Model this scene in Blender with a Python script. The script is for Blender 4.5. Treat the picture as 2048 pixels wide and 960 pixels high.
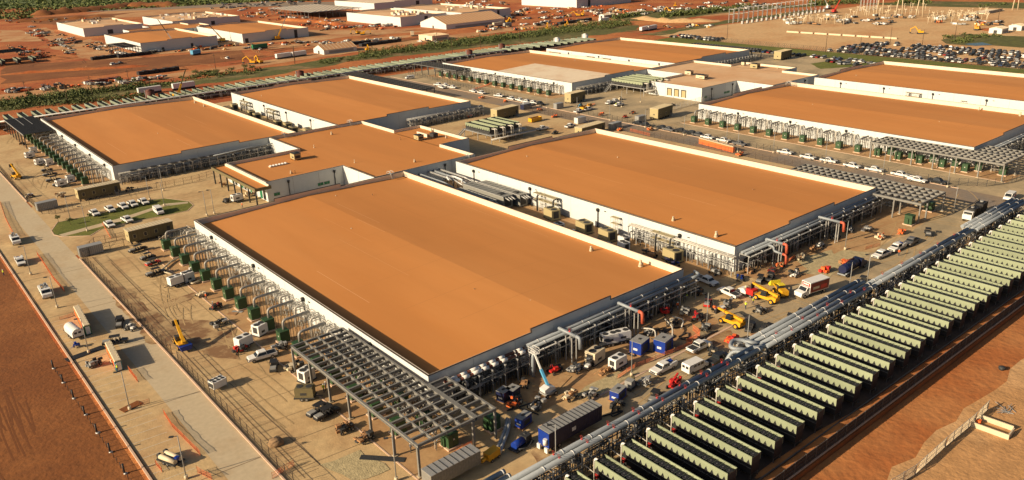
import bpy, bmesh, math, random
from mathutils import Vector, Matrix
R = math.radians
random.seed(11)
for o in list(bpy.data.objects): bpy.data.objects.remove(o)
C = bpy.context.scene.collection
SC = bpy.context.scene

# ---------------------------------------------------------------- camera
S = 0.72
H = 9.3 * S                                   # top of the parapets above ground (m)
CAM = (-92.1935 * S, -148.364 * S, 100 * S + H)
FPX = 1612.062
yaw, pitch, roll = R(51.00591), R(20.59326), R(-1.99596)
cyw, syw, cp, sp = math.cos(yaw), math.sin(yaw), math.cos(pitch), math.sin(pitch)
fwd = Vector((cyw * cp, syw * cp, -sp)); rgt = Vector((syw, -cyw, 0)); up = rgt.cross(fwd)
cr, sr = math.cos(roll), math.sin(roll)
rg2 = cr * rgt + sr * up; up2 = -sr * rgt + cr * up
camd = bpy.data.cameras.new('camera'); cam = bpy.data.objects.new('camera', camd); C.objects.link(cam)
m3 = Matrix((rg2, up2, -fwd)).transposed()
cam.matrix_world = Matrix.Translation(CAM) @ m3.to_4x4()
camd.sensor_width = 36; camd.lens = 36 * FPX / 2048
camd.clip_start = 1; camd.clip_end = 9000
SC.camera = cam

def gp(px, py, z=0.0):
    """surveyed point of the photograph -> place on the horizontal plane z"""
    d = rg2 * ((px - 1024) / FPX) - up2 * ((py - 480) / FPX) + fwd
    t = (z - CAM[2]) / d.z
    return Vector((CAM[0] + t * d.x, CAM[1] + t * d.y, z))

# ---------------------------------------------------------------- light
SUN_AZ, SUN_EL = R(168.0), R(22.0)
w = bpy.data.worlds.new('World'); SC.world = w; w.use_nodes = True
nt = w.node_tree; bg = nt.nodes['Background']
sky = nt.nodes.new('ShaderNodeTexSky'); sky.sky_type = 'NISHITA'; sky.sun_disc = False
sky.sun_elevation = SUN_EL
sky.sun_rotation = R(90) - SUN_AZ
sky.dust_density = 5.0; sky.air_density = 1.0; sky.altitude = 400
nt.links.new(sky.outputs[0], bg.inputs[0]); bg.inputs[1].default_value = 0.05
sl = bpy.data.lights.new('sun', 'SUN'); sl.energy = 5.0; sl.angle = R(0.55); sl.color = (1.0, 0.80, 0.54)
sun = bpy.data.objects.new('sun', sl); C.objects.link(sun)
sd = Vector((-math.cos(SUN_AZ) * math.cos(SUN_EL), -math.sin(SUN_AZ) * math.cos(SUN_EL), -math.sin(SUN_EL)))
sun.rotation_euler = sd.to_track_quat('-Z', 'Y').to_euler()
SC.view_settings.view_transform = 'Standard'; SC.view_settings.look = 'None'
SC.view_settings.exposure = 0.43; SC.view_settings.gamma = 1.0
SC.render.engine = 'CYCLES'
SC.cycles.diffuse_bounces = 1

# ---------------------------------------------------------------- materials
MATS = {}
def mat(name, col, rough=0.8, metal=0.0, var=0.0, vscale=0.3, col2=None, bump=0.0, bscale=4.0, mix=(0.42, 0.6), detail=5.0, coords='pos', spec=None, stretch=None, fine=0.0, fscale=3.0, rnd=0.0):
    """procedural material: base colour, a second colour in noise patches, fine grain, bump"""
    if name in MATS: return MATS[name]
    m = bpy.data.materials.new(name); m.use_nodes = True; n = m.node_tree; b = n.nodes['Principled BSDF']
    b.inputs['Roughness'].default_value = rough; b.inputs['Metallic'].default_value = metal
    if spec is not None: b.inputs['Specular IOR Level'].default_value = spec
    L = n.links.new
    geo = n.nodes.new('ShaderNodeNewGeometry'); vec = geo.outputs['Position']
    if stretch:
        mp = n.nodes.new('ShaderNodeMapping'); L(vec, mp.inputs[0]); mp.inputs['Scale'].default_value = stretch; vec = mp.outputs[0]
    cur = None
    c4 = (*col, 1)
    if col2 is not None:
        t = n.nodes.new('ShaderNodeTexNoise'); L(vec, t.inputs['Vector']); t.inputs['Scale'].default_value = vscale; t.inputs['Detail'].default_value = detail
        t.inputs['Roughness'].default_value = 0.62
        r = n.nodes.new('ShaderNodeMapRange'); L(t.outputs[0], r.inputs[0]); r.inputs[1].default_value = mix[0]; r.inputs[2].default_value = mix[1]
        x = n.nodes.new('ShaderNodeMix'); x.data_type = 'RGBA'; L(r.outputs[0], x.inputs[0]); x.inputs[6].default_value = c4; x.inputs[7].default_value = (*col2, 1)
        cur = x.outputs[2]
    if var or fine:
        t = n.nodes.new('ShaderNodeTexNoise'); L(vec, t.inputs['Vector']); t.inputs['Scale'].default_value = fscale if fine else vscale * 2.3; t.inputs['Detail'].default_value = 7
        amt = fine or var
        r = n.nodes.new('ShaderNodeMapRange'); L(t.outputs[0], r.inputs[0]); r.inputs[1].default_value = 0.3; r.inputs[2].default_value = 0.7
        r.inputs[3].default_value = 1 - amt; r.inputs[4].default_value = 1 + amt
        h = n.nodes.new('ShaderNodeVectorMath'); h.operation = 'SCALE'
        if cur: L(cur, h.inputs[0])
        else: h.inputs[0].default_value = col
        L(r.outputs[0], h.inputs['Scale']); cur = h.outputs[0]
    if rnd:
        oi = n.nodes.new('ShaderNodeObjectInfo'); r = n.nodes.new('ShaderNodeMapRange'); L(oi.outputs['Random'], r.inputs[0]); r.inputs[3].default_value = 1 - rnd; r.inputs[4].default_value = 1 + rnd
        h = n.nodes.new('ShaderNodeVectorMath'); h.operation = 'SCALE'
        if cur: L(cur, h.inputs[0])
        else: h.inputs[0].default_value = col
        L(r.outputs[0], h.inputs['Scale']); cur = h.outputs[0]
    if cur: L(cur, b.inputs['Base Color'])
    else: b.inputs['Base Color'].default_value = c4
    if bump:
        t = n.nodes.new('ShaderNodeTexNoise'); L(vec, t.inputs['Vector']); t.inputs['Scale'].default_value = bscale; t.inputs['Detail'].default_value = 4
        bp = n.nodes.new('ShaderNodeBump'); bp.inputs['Strength'].default_value = 1; bp.inputs['Distance'].default_value = bump
        L(t.outputs[0], bp.inputs['Height']); L(bp.outputs[0], b.inputs['Normal'])
    MATS[name] = m; return m

M = {}
def dm(key, *a, **k): M[key] = mat(key, *a, **k)
# ground kinds
dm('red_dirt', (0.36, 0.082, 0.014), 0.95, col2=(0.53, 0.205, 0.055), vscale=0.018, mix=(0.42, 0.68), fine=0.22, fscale=0.35, bump=0.25, bscale=1.2, detail=9)
dm('rut', (0.17, 0.053, 0.010), 0.95, var=0.2, vscale=1)
dm('rut_pale', (0.46, 0.20, 0.07), 0.95, var=0.2, vscale=1)
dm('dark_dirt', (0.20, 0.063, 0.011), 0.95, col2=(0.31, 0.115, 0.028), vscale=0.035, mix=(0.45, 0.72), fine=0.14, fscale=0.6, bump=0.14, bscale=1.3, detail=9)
dm('bank_dirt', (0.39, 0.125, 0.030), 0.95, col2=(0.45, 0.18, 0.055), vscale=0.05, fine=0.10, fscale=0.35, bump=0.22, bscale=0.8, detail=8)
dm('tan_dirt', (0.62, 0.395, 0.19), 0.95, col2=(0.52, 0.26, 0.10), vscale=0.03, mix=(0.45, 0.72), fine=0.14, fscale=0.4, bump=0.15, bscale=1.5, detail=8)
dm('yard', (0.56, 0.395, 0.20), 0.92, col2=(0.43, 0.26, 0.12), vscale=0.07, mix=(0.46, 0.70), fine=0.12, fscale=0.7, bump=0.04, bscale=3, detail=9)
dm('concrete', (0.53, 0.43, 0.285), 0.88, col2=(0.46, 0.33, 0.19), vscale=0.10, mix=(0.5, 0.8), fine=0.07, fscale=1.1, detail=8)
dm('pad', (0.47, 0.29, 0.135), 0.9, col2=(0.40, 0.225, 0.10), vscale=0.2, fine=0.1, fscale=1.5)
dm('grey_yard', (0.48, 0.365, 0.215), 0.9, col2=(0.33, 0.26, 0.16), vscale=0.08, fine=0.08, fscale=1.0)
dm('asphalt', (0.235, 0.19, 0.15), 0.9, col2=(0.30, 0.21, 0.13), vscale=0.06, fine=0.1, fscale=1.0)
dm('dust_road', (0.52, 0.30, 0.135), 0.95, col2=(0.44, 0.19, 0.07), vscale=0.04, fine=0.12, fscale=0.4)
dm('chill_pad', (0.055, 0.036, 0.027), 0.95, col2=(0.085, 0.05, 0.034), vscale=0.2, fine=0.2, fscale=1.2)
dm('grass', (0.105, 0.125, 0.012), 0.95, col2=(0.155, 0.155, 0.022), vscale=0.15, fine=0.3, fscale=1.8, bump=0.1, bscale=5)
dm('scrub_ground', (0.095, 0.098, 0.018), 0.95, col2=(0.22, 0.15, 0.06), vscale=0.03, mix=(0.5, 0.66), fine=0.35, fscale=0.25, bump=0.4, bscale=0.6)
dm('far_green', (0.085, 0.125, 0.032), 0.95, col2=(0.17, 0.165, 0.06), vscale=0.006, mix=(0.5, 0.75), fine=0.4, fscale=0.07, bump=1.5, bscale=0.12, detail=9)
dm('stain', (0.24, 0.13, 0.06), 0.75, col2=(0.47, 0.32, 0.16), vscale=0.22, mix=(0.44, 0.58), detail=8)
dm('sand', (0.44, 0.36, 0.20), 0.95, fine=0.2, fscale=1.0, bump=0.1)
dm('paint_line', (0.62, 0.55, 0.42), 0.8, var=0.2, vscale=2)
dm('joint', (0.20, 0.13, 0.075), 0.9)
dm('kerb', (0.60, 0.42, 0.30), 0.85, var=0.1, vscale=1)
dm('outer_soil', (0.50, 0.265, 0.105), 0.95, col2=(0.60, 0.36, 0.17), vscale=0.06, mix=(0.45, 0.7), fine=0.16, fscale=0.5, bump=0.15, bscale=1.2, detail=8)
# building
dm('white_wall', (0.60, 0.625, 0.62), 0.75, var=0.03, vscale=0.4)
dm('roof_orange', (0.565, 0.222, 0.052), 0.82, col2=(0.63, 0.265, 0.072), vscale=0.05, mix=(0.42, 0.75), fine=0.05, fscale=0.12, stretch=(1.0, 0.16, 1), detail=8)
dm('roof_pale', (0.72, 0.47, 0.265), 0.82, col2=(0.66, 0.38, 0.19), vscale=0.04, fine=0.04, fscale=0.3)
dm('roof_white', (0.78, 0.65, 0.48), 0.8, col2=(0.72, 0.55, 0.38), vscale=0.08, fine=0.04, fscale=0.5)
dm('coping', (0.055, 0.04, 0.035), 0.6)
dm('parapet_in', (0.74, 0.62, 0.48), 0.8, var=0.05, vscale=0.3)
dm('black', (0.018, 0.018, 0.02), 0.6)
dm('dark', (0.035, 0.036, 0.038), 0.65, var=0.3, vscale=2)
dm('glass', (0.02, 0.025, 0.03), 0.12, spec=0.6)
dm('steel', (0.22, 0.215, 0.20), 0.6, 0.2, var=0.12, vscale=1)
dm('steel_dark', (0.10, 0.10, 0.10), 0.6, 0.2, var=0.2, vscale=1)
dm('silver', (0.27, 0.30, 0.33), 0.6, 0.15, var=0.06, vscale=1)
dm('galv', (0.42, 0.42, 0.41), 0.5, 0.4, var=0.15, vscale=2)
dm('duct', (0.29, 0.28, 0.26), 0.55, 0.2, var=0.12, vscale=2)
dm('conduit_white', (0.52, 0.49, 0.43), 0.6, var=0.1, vscale=2)
dm('green_box', (0.026, 0.07, 0.026), 0.55, var=0.15, vscale=1.5)
dm('pale_green', (0.27, 0.31, 0.20), 0.6, fine=0.06, fscale=0.5, rnd=0.16)
dm('far_cooler', (0.20, 0.235, 0.175), 0.6, fine=0.1, fscale=0.3, rnd=0.3)
dm('elbow_red', (0.50, 0.10, 0.05), 0.55)
dm('roof_seam', (0.50, 0.20, 0.055), 0.85)
dm('roof_dust', (0.70, 0.36, 0.15), 0.9)
dm('track', (0.47, 0.32, 0.155), 0.95, var=0.15, vscale=1)
dm('leaf_d', (0.13, 0.145, 0.045), 0.8)
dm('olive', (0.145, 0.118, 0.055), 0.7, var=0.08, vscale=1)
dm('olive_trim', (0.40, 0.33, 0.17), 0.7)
dm('rust', (0.12, 0.035, 0.022), 0.7, var=0.2, vscale=0.6)
dm('white', (0.74, 0.73, 0.70), 0.45, var=0.03, vscale=1)
dm('cream', (0.62, 0.52, 0.36), 0.6, var=0.05)
dm('grey', (0.28, 0.28, 0.27), 0.6, var=0.1, vscale=1)
dm('blue_paint', (0.008, 0.036, 0.26), 0.4, var=0.1)
dm('navy', (0.006, 0.012, 0.055), 0.45, var=0.15, vscale=0.8)
dm('sky_blue', (0.10, 0.38, 0.62), 0.4)
dm('yellow', (0.72, 0.36, 0.015), 0.45, var=0.08)
dm('yellow_bright', (0.75, 0.60, 0.03), 0.5)
dm('orange', (0.80, 0.15, 0.03), 0.6)
dm('orange_net', (0.66, 0.16, 0.06), 0.8)
dm('red', (0.55, 0.025, 0.02), 0.45)
dm('red_dark', (0.22, 0.025, 0.018), 0.5)
dm('teal', (0.01, 0.17, 0.22), 0.5)
dm('green_door', (0.01, 0.16, 0.07), 0.5)
dm('tyre', (0.02, 0.02, 0.02), 0.85)
dm('rim', (0.32, 0.32, 0.32), 0.4, 0.5)
dm('car_dark', (0.022, 0.024, 0.028), 0.3, spec=0.5)
dm('car_grey', (0.13, 0.13, 0.135), 0.35)
dm('car_silver', (0.40, 0.40, 0.40), 0.32, 0.3)
dm('car_red', (0.25, 0.015, 0.015), 0.35)
dm('car_blue', (0.02, 0.05, 0.14), 0.35)
dm('wood', (0.34, 0.18, 0.08), 0.85, var=0.2, vscale=1)
dm('wire', (0.10, 0.075, 0.055), 0.7, 0.3)
dm('fence_black', (0.012, 0.012, 0.013), 0.6)
dm('soil_pile', (0.27, 0.17, 0.09), 0.95, var=0.25, vscale=1)
dm('leaf_a', (0.085, 0.108, 0.024), 0.8); dm('leaf_b', (0.12, 0.14, 0.035), 0.8); dm('leaf_c', (0.055, 0.080, 0.020), 0.8)
dm('plain_leaf', (0.10, 0.135, 0.035), 0.85); dm('plain_leaf_pale', (0.15, 0.175, 0.055), 0.85)
dm('bark', (0.10, 0.065, 0.04), 0.9)
dm('water', (0.05, 0.09, 0.10), 0.08)
dm('tent', (0.58, 0.31, 0.15), 0.7, var=0.05)
dm('hivis', (0.65, 0.78, 0.05), 0.7); dm('skin', (0.45, 0.26, 0.17), 0.6); dm('denim', (0.03, 0.045, 0.09), 0.8)
dm('grey_enclosure', (0.235, 0.235, 0.215), 0.6, var=0.1, vscale=0.7)

# ---------------------------------------------------------------- mesh builder
class MB:
    def __init__(s, *mats): s.v = []; s.f = []; s.mi = []; s.mats = []; s.m = 0; s.sm = []
    def use(s, key):
        if key not in s.mats: s.mats.append(key)
        s.m = s.mats.index(key); return s
    def face(s, idx, smooth=False): s.f.append(idx); s.mi.append(s.m); s.sm.append(smooth)
    def poly(s, pts):
        n = len(s.v); s.v += [tuple(p) for p in pts]; s.face(tuple(range(n, n + len(pts)))); return s
    def box(s, x0, y0, z0, x1, y1, z1, M4=None):
        p = [(x0,y0,z0),(x1,y0,z0),(x1,y1,z0),(x0,y1,z0),(x0,y0,z1),(x1,y0,z1),(x1,y1,z1),(x0,y1,z1)]
        if M4 is not None: p = [tuple(M4 @ Vector(q)) for q in p]
        n = len(s.v); s.v += p
        for q in ((0,3,2,1),(4,5,6,7),(0,1,5,4),(1,2,6,5),(2,3,7,6),(3,0,4,7)): s.face(tuple(n + i for i in q))
        return s
    def cbox(s, cx, cy, cz, sx, sy, sz, rz=0, M4=None):
        m = Matrix.Translation((cx, cy, cz)) @ Matrix.Rotation(rz, 4, 'Z')
        if M4 is not None: m = M4 @ m
        return s.box(-sx/2, -sy/2, -sz/2, sx/2, sy/2, sz/2, m)
    def bar(s, a, b, w, h=None):
        """square bar between two points"""
        h = h or w; a = Vector(a); b = Vector(b); d = b - a; L = d.length
        if L < 1e-6: return s
        q = d.to_track_quat('X', 'Z').to_matrix().to_4x4()
        return s.box(0, -w/2, -h/2, L, w/2, h/2, Matrix.Translation(a) @ q)
    def cyl(s, a, b, r, n=10, r2=None, cap=True):
        a = Vector(a); b = Vector(b); d = b - a
        if d.length < 1e-6: return s
        q = d.to_track_quat('Z', 'Y').to_matrix(); r2 = r if r2 is None else r2
        k = len(s.v)
        for p, rr in ((a, r), (b, r2)):
            for i in range(n):
                t = 2*math.pi*i/n; s.v.append(tuple(p + q @ Vector((rr*math.cos(t), rr*math.sin(t), 0))))
        for i in range(n):
            j = (i+1) % n; s.face((k+i, k+j, k+n+j, k+n+i), True)
        if cap: s.face(tuple(k+i for i in reversed(range(n)))); s.face(tuple(k+n+i for i in range(n)))
        return s
    def tube(s, pts, r, n=8, bend=0.0):
        """round pipe along a polyline, corners rounded by bend"""
        P = [Vector(p) for p in pts]
        if bend and len(P) > 2:
            Q = [P[0]]
            for i in range(1, len(P)-1):
                a = P[i-1]-P[i]; c = P[i+1]-P[i]; bb = min(bend, a.length*.45, c.length*.45)
                A = P[i]+a.normalized()*bb; B = P[i]+c.normalized()*bb
                for t in (0, .25, .5, .75, 1): Q.append((1-t)**2*A + 2*t*(1-t)*P[i] + t*t*B)
            Q.append(P[-1]); P = Q
        k = len(s.v); N = len(P); prev = None
        for i, p in enumerate(P):
            d = (P[min(i+1, N-1)] - P[max(i-1, 0)]).normalized()
            if prev is None:
                u = d.orthogonal().normalized()
            else:
                u = (prev - d*prev.dot(d)); u = u.normalized() if u.length > 1e-5 else d.orthogonal().normalized()
            prev = u; v = d.cross(u)
            for j in range(n):
                t = 2*math.pi*j/n; s.v.append(tuple(p + r*(math.cos(t)*u + math.sin(t)*v)))
        for i in range(N-1):
            for j in range(n):
                jj = (j+1) % n; s.face((k+i*n+j, k+i*n+jj, k+(i+1)*n+jj, k+(i+1)*n+j), True)
        s.face(tuple(k+j for j in reversed(range(n)))); s.face(tuple(k+(N-1)*n+j for j in range(n)))
        return s
    def prism(s, prof, y0, y1, axis='Y'):
        """profile in (x,z) extruded along y (axis Y) or (y,z) along x (axis X)"""
        k = len(s.v); n = len(prof)
        for yy in (y0, y1):
            for a, b in prof: s.v.append((a, yy, b) if axis == 'Y' else (yy, a, b))
        for i in range(n):
            j = (i+1) % n; s.face((k+i, k+j, k+n+j, k+n+i))
        s.face(tuple(k+i for i in reversed(range(n)))); s.face(tuple(k+n+i for i in range(n)))
        return s
    def slab(s, pts, z0, z1):
        k = len(s.v); n = len(pts)
        for z in (z0, z1):
            for p in pts: s.v.append((p[0], p[1], z))
        for i in range(n):
            j = (i+1) % n; s.face((k+i, k+j, k+n+j, k+n+i))
        s.face(tuple(k+i for i in reversed(range(n)))); s.face(tuple(k+n+i for i in range(n)))
        return s
    def ico(s, c, r, sub=1, sz=1.0, jit=0.0):
        bm = bmesh.new(); bmesh.ops.create_icosphere(bm, subdivisions=sub, radius=1)
        k = len(s.v)
        for v in bm.verts:
            q = 1 + random.uniform(-jit, jit); s.v.append((c[0]+v.co.x*r*q, c[1]+v.co.y*r*q, c[2]+v.co.z*r*sz*q))
        for f in bm.faces: s.face(tuple(k+v.index for v in f.verts), True)
        bm.free(); return s
    def mesh(s, name):
        me = bpy.data.meshes.new(name); me.from_pydata(s.v, [], s.f)
        for k in s.mats: me.materials.append(M[k])
        me.polygons.foreach_set('material_index', s.mi); me.polygons.foreach_set('use_smooth', s.sm)
        bm = bmesh.new(); bm.from_mesh(me); bmesh.ops.recalc_face_normals(bm, faces=bm.faces); bm.to_mesh(me); bm.free()
        return me
    def build(s, name, parent=None, loc=None, rz=0):
        o = bpy.data.objects.new(name, s.mesh(name)); C.objects.link(o)
        if parent: o.parent = parent
        if loc is not None: o.location = loc; o.rotation_euler.z = rz
        return o

def tag(o, label, cat, group=None, kind=None):
    o['label'] = label; o['category'] = cat
    if group: o['group'] = group
    if kind: o['kind'] = kind
    return o
def thing(name, label, cat, loc=(0,0,0), rz=0, group=None):
    o = bpy.data.objects.new(name, None); C.objects.link(o); o.location = loc; o.rotation_euler = (0,0,rz)
    o.empty_display_size = 0.1
    return tag(o, label, cat, group)
CHILD = {}
def kids(o):
    return [c for c in bpy.data.objects if c.parent == o]
class Proto:
    """a thing built once; place() gives the original first, then copies with copied parts"""
    def __init__(s, root):
        s.root = root; s.used = False; s.name = root.name.split('.')[0]
        s.tree = [(c, kids(c)) for c in kids(root)]
    def place(s, loc, rz=0, label=None, group=None, scale=None):
        if not s.used: r = s.root; s.used = True
        else:
            r = s.root.copy(); C.objects.link(r)
            for c, gs in s.tree:
                c2 = c.copy(); C.objects.link(c2); c2.parent = r
                for g_ in gs:
                    g2 = g_.copy(); C.objects.link(g2); g2.parent = c2
        r.location = loc; r.rotation_euler = (0, 0, rz)
        if scale: r.scale = scale
        if label: tag(r, label, r['category'])
        if group: r['group'] = group
        return r
ORD = 'first second third fourth fifth sixth seventh eighth ninth tenth eleventh twelfth thirteenth fourteenth fifteenth sixteenth seventeenth eighteenth nineteenth twentieth'.split()
TENS = {2: 'twenty', 3: 'thirty', 4: 'forty', 5: 'fifty', 6: 'sixty', 7: 'seventy'}
def nth(i):
    if i < 20: return ORD[i]
    n = i + 1; t, u = divmod(n, 10)
    return (TENS[t][:-1] + 'ieth') if u == 0 else TENS[t] + '-' + ORD[u-1]
# ================================================================ SETTING
def sheet(name, pts, key, z, jit=0.0, step=8.0, label=None):
    """flat ground sheet from an outline, its edge roughened by jit metres"""
    P = [Vector((p[0], p[1], 0)) for p in pts]
    if jit:
        rnd = random.Random(len(pts) * 7 + int(z * 1000) + int(P[0].x))
        Q = []
        for i in range(len(P)):
            a = P[i]; b = P[(i+1) % len(P)]; n = max(1, int((b-a).length / step)); nrm = Vector((-(b-a).y, (b-a).x, 0)).normalized()
            for k in range(n):
                Q.append(a + (b-a)*k/n + nrm*rnd.uniform(-jit, jit))
        P = Q
    bm = bmesh.new(); vs = [bm.verts.new((p.x, p.y, z)) for p in P]; f = bm.faces.new(vs)
    if f.normal.z < 0: f.normal_flip()
    bm.normal_update()
    if f.normal.z < 0: bmesh.ops.reverse_faces(bm, faces=[f])
    bmesh.ops.triangulate(bm, faces=bm.faces)
    me = bpy.data.meshes.new(name); bm.to_mesh(me); bm.free(); me.materials.append(M[key])
    o = bpy.data.objects.new(name, me); C.objects.link(o); o['kind'] = 'structure'
    return o
def rect(x0, y0, x1, y1): return [(x0, y0), (x1, y0), (x1, y1), (x0, y1)]
def pxs(*p): return [tuple(gp(*q)[:2]) for q in p]

ZL = -1.0      # the land beyond the steel fence lies lower
sheet('ground', [(-2500, -1200), (-12, -1200), (-12, -53.75), (5500, -53.75), (5500, 5500), (-2500, 5500)], 'red_dirt', 0.0)
sheet('lower_ground', [(-12, -1200), (5500, -1200), (5500, -53.75), (-12, -53.75)], 'red_dirt', ZL)
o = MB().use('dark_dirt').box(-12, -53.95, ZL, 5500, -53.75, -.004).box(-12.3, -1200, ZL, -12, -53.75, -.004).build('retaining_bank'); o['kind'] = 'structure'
sheet('far_plain', [(-2500, 5500), (-2500, 1500), (130, 1460), (260, 1270), (390, 1160), (520, 1010), (760, 740), (900, 420), (960, 120), (900, -200), (1500, -1000), (5500, -1000), (5500, 5500)], 'far_green', 0.04, 25, 60)
sheet('tan_ground', [(441, -300), (443, 300), (452, 345), (500, 360), (640, 350), (760, 330), (850, 240), (900, 60), (880, -300)], 'tan_dirt', 0.03, 6, 25)
sheet('dirt_field', rect(-260, -120, -45.4, 330), 'dark_dirt', 0.02)
sheet('yard_ground', rect(-28.4, -33, 183, 330), 'yard', 0.02)
sheet('campus_yard', rect(183, -33, 425, 335), 'grey_yard', 0.03)
sheet('asphalt_road', [(183, -26), (195, -26), (195, 330), (183, 330)], 'asphalt', 0.05)
sheet('service_road', [(20, -28.5), (188, -28.5), (188, -13), (170, -16), (100, -16), (85, -12), (60, -13), (30, -17)], 'grey_yard', 0.045, 0.8, 6)
sheet('parking_pad', [(-44.2, -40), (-35.3, -40), (-35.3, 250), (-44.2, 250)], 'yard', 0.03)
sheet('concrete_road', [(-35.3, -40), (-28.9, -40), (-28.9, 330), (-35.3, 330)], 'concrete', 0.035)
sheet('entry_road', [(-28.9, 132), (-22, 131), (3, 133), (22, 140), (26, 170), (14, 178), (-6, 180), (-20, 186), (-28.9, 192)], 'yard', 0.045)
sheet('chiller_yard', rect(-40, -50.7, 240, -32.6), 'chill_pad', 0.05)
sheet('dirt_bank', [(-60, -53.7), (300, -53.7), (300, -50.7), (-60, -50.7)], 'bank_dirt', 0.02)
sheet('dirt_slope', [(-11, -66), (300, -66), (300, -54.0), (-11, -54.0)], 'bank_dirt', ZL + 0.03)
sheet('outer_dirt', [(20, -140), (260, -140), (260, -63.5), (20, -62.5)], 'outer_soil', ZL + 0.045, 0.8, 5)
# drainage ditch shadowed below the fence: a lowered strip is built as a real kerb wall further on
sheet('north_dirt', [(-60, 384), (130, 386), (225, 384), (420, 350), (640, 330), (640, 352), (430, 380), (330, 396), (210, 412), (80, 404), (-60, 398)], 'red_dirt', 0.035)
sheet('scrub_strip', [(-160, 396), (80, 402), (130, 398), (210, 410), (330, 394), (470, 372), (500, 400), (470, 440), (400, 452), (300, 446), (200, 440), (120, 424), (60, 432), (-40, 440), (-160, 440)], 'scrub_ground', 0.05, 4, 12)
sheet('north_road', [(-200, 440), (-20, 443), (120, 440), (300, 462), (440, 466), (560, 420), (640, 380), (640, 402), (560, 445), (440, 490), (280, 486), (110, 462), (-200, 468)], 'dust_road', 0.06, 2, 15)
sheet('north_grass', [(405, -300), (442, -300), (445, 240), (450, 318), (420, 318), (421, 140), (405, 140)], 'grass', 0.06)
sheet('grass_field', [(445, 352), (560, 360), (700, 352), (700, 338), (560, 342), (452, 334)], 'scrub_ground', 0.055, 3, 15)
sheet('concrete_apron', [(150, 1060), (320, 1230), (470, 1060), (300, 960)], 'dust_road', 0.07, 6, 30)
sheet('far_asphalt', [(230, 1190), (420, 1120), (560, 880), (500, 860), (360, 1060), (215, 1170)], 'asphalt', 0.09, 3, 30)
sheet('pond', pxs((1925, 88), (1965, 85), (1985, 90), (1950, 92)), 'water', 0.12)
sheet('wet_grass', pxs((1880, 80), (1930, 68), (2100, 75), (2100, 97), (1990, 92), (1930, 92), (1895, 88)), 'scrub_ground', 0.09, 3, 14)
for k, poly in enumerate((((1236, 37), (1290, 22), (1480, 12), (1700, 8), (1480, 22), (1340, 40), (1250, 42)), ((1700, 8), (1850, 2), (2100, 6), (2100, 18), (1900, 14)))):
    sheet('scrub_patch', pxs(*poly), 'scrub_ground', 0.08, 3, 25)
# pale building plots and haul roads between the far halls
for k, poly in enumerate(((( 100, 95), (230, 135), (330, 130), (180, 78)), ((60, 60), (110, 85), (140, 80), (90, 55)), ((350, 60), (700, 60), (860, 62), (350, 98)), ((140, 118), (360, 98), (660, 84), (860, 66), (860, 70), (660, 92), (360, 106)),
                          ((500, 80), (760, 60), (860, 55), (600, 85)), ((0, 60), (40, 60), (90, 82), (0, 84)))):
    sheet('haul_road', pxs(*poly), 'dust_road', 0.065 + 0.004 * k, 2.5, 14)
for k, poly in enumerate((((0, 168), (200, 150), (480, 120), (480, 100), (260, 118), (0, 130)), ((0, 40), (110, 50), (270, 25), (90, 34)), ((480, 120), (700, 96), (860, 74), (700, 86)))):
    sheet('red_cut', pxs(*poly), 'dark_dirt', 0.095 + 0.004 * k, 4, 18)

# worn patches, pads and stains in the yards
sheet('pad_apron', rect(-12.9, -15.6, -0.2, 122), 'pad', 0.055)
sheet('pad_apron', rect(-12.9, 190, -0.2, 322), 'pad', 0.055)
sheet('pad_apron', rect(211.5, -15.6, 223.1, 116), 'pad', 0.055)
sheet('pad_apron', rect(212, 200, 224.8, 316), 'pad', 0.055)
sheet('pad_apron', rect(71, 0, 89.5, 116), 'pad', 0.055)
sheet('pad_apron', rect(14, -14, 66, -0.5), 'pad', 0.05)
sheet('pad_apron', rect(90, -14, 168, -0.5), 'pad', 0.05)
sheet('pad_apron', rect(154, -14.8, 170, 30), 'pad', 0.06)
for k, poly in enumerate((((205, 555), (260, 580), (300, 620), (345, 640), (420, 640), (470, 660), (480, 720), (420, 715), (380, 690), (300, 690), (262, 640), (235, 610)),
                          ((320, 610), (370, 590), (410, 578), (380, 600), (330, 618)), ((500, 660), (560, 650), (560, 690), (520, 700)),
                          ((1130, 870), (1240, 850), (1270, 870), (1180, 910), (1080, 930), (1060, 905)), ((1095, 900), (1230, 890), (1150, 925)),
                          ((35, 260), (140, 262), (135, 275), (30, 272)), ((1340, 690), (1460, 660), (1480, 690), (1380, 712)))):
    sheet('wet_patch', pxs(*poly), 'stain', 0.062 + 0.002 * k, 0.5, 1.6)
for k, poly in enumerate((((1170, 775), (1250, 735), (1280, 745), (1180, 800), (1150, 790)), ((1600, 545), (1690, 500), (1740, 505), (1660, 555)), ((640, 930), (720, 900), (780, 940), (700, 965)), ((1590, 520), (1660, 500), (1680, 520), (1620, 545)))):
    sheet('sand_patch', pxs(*poly), 'sand', 0.082 + 0.003 * k, 0.5, 2.0)

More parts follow.
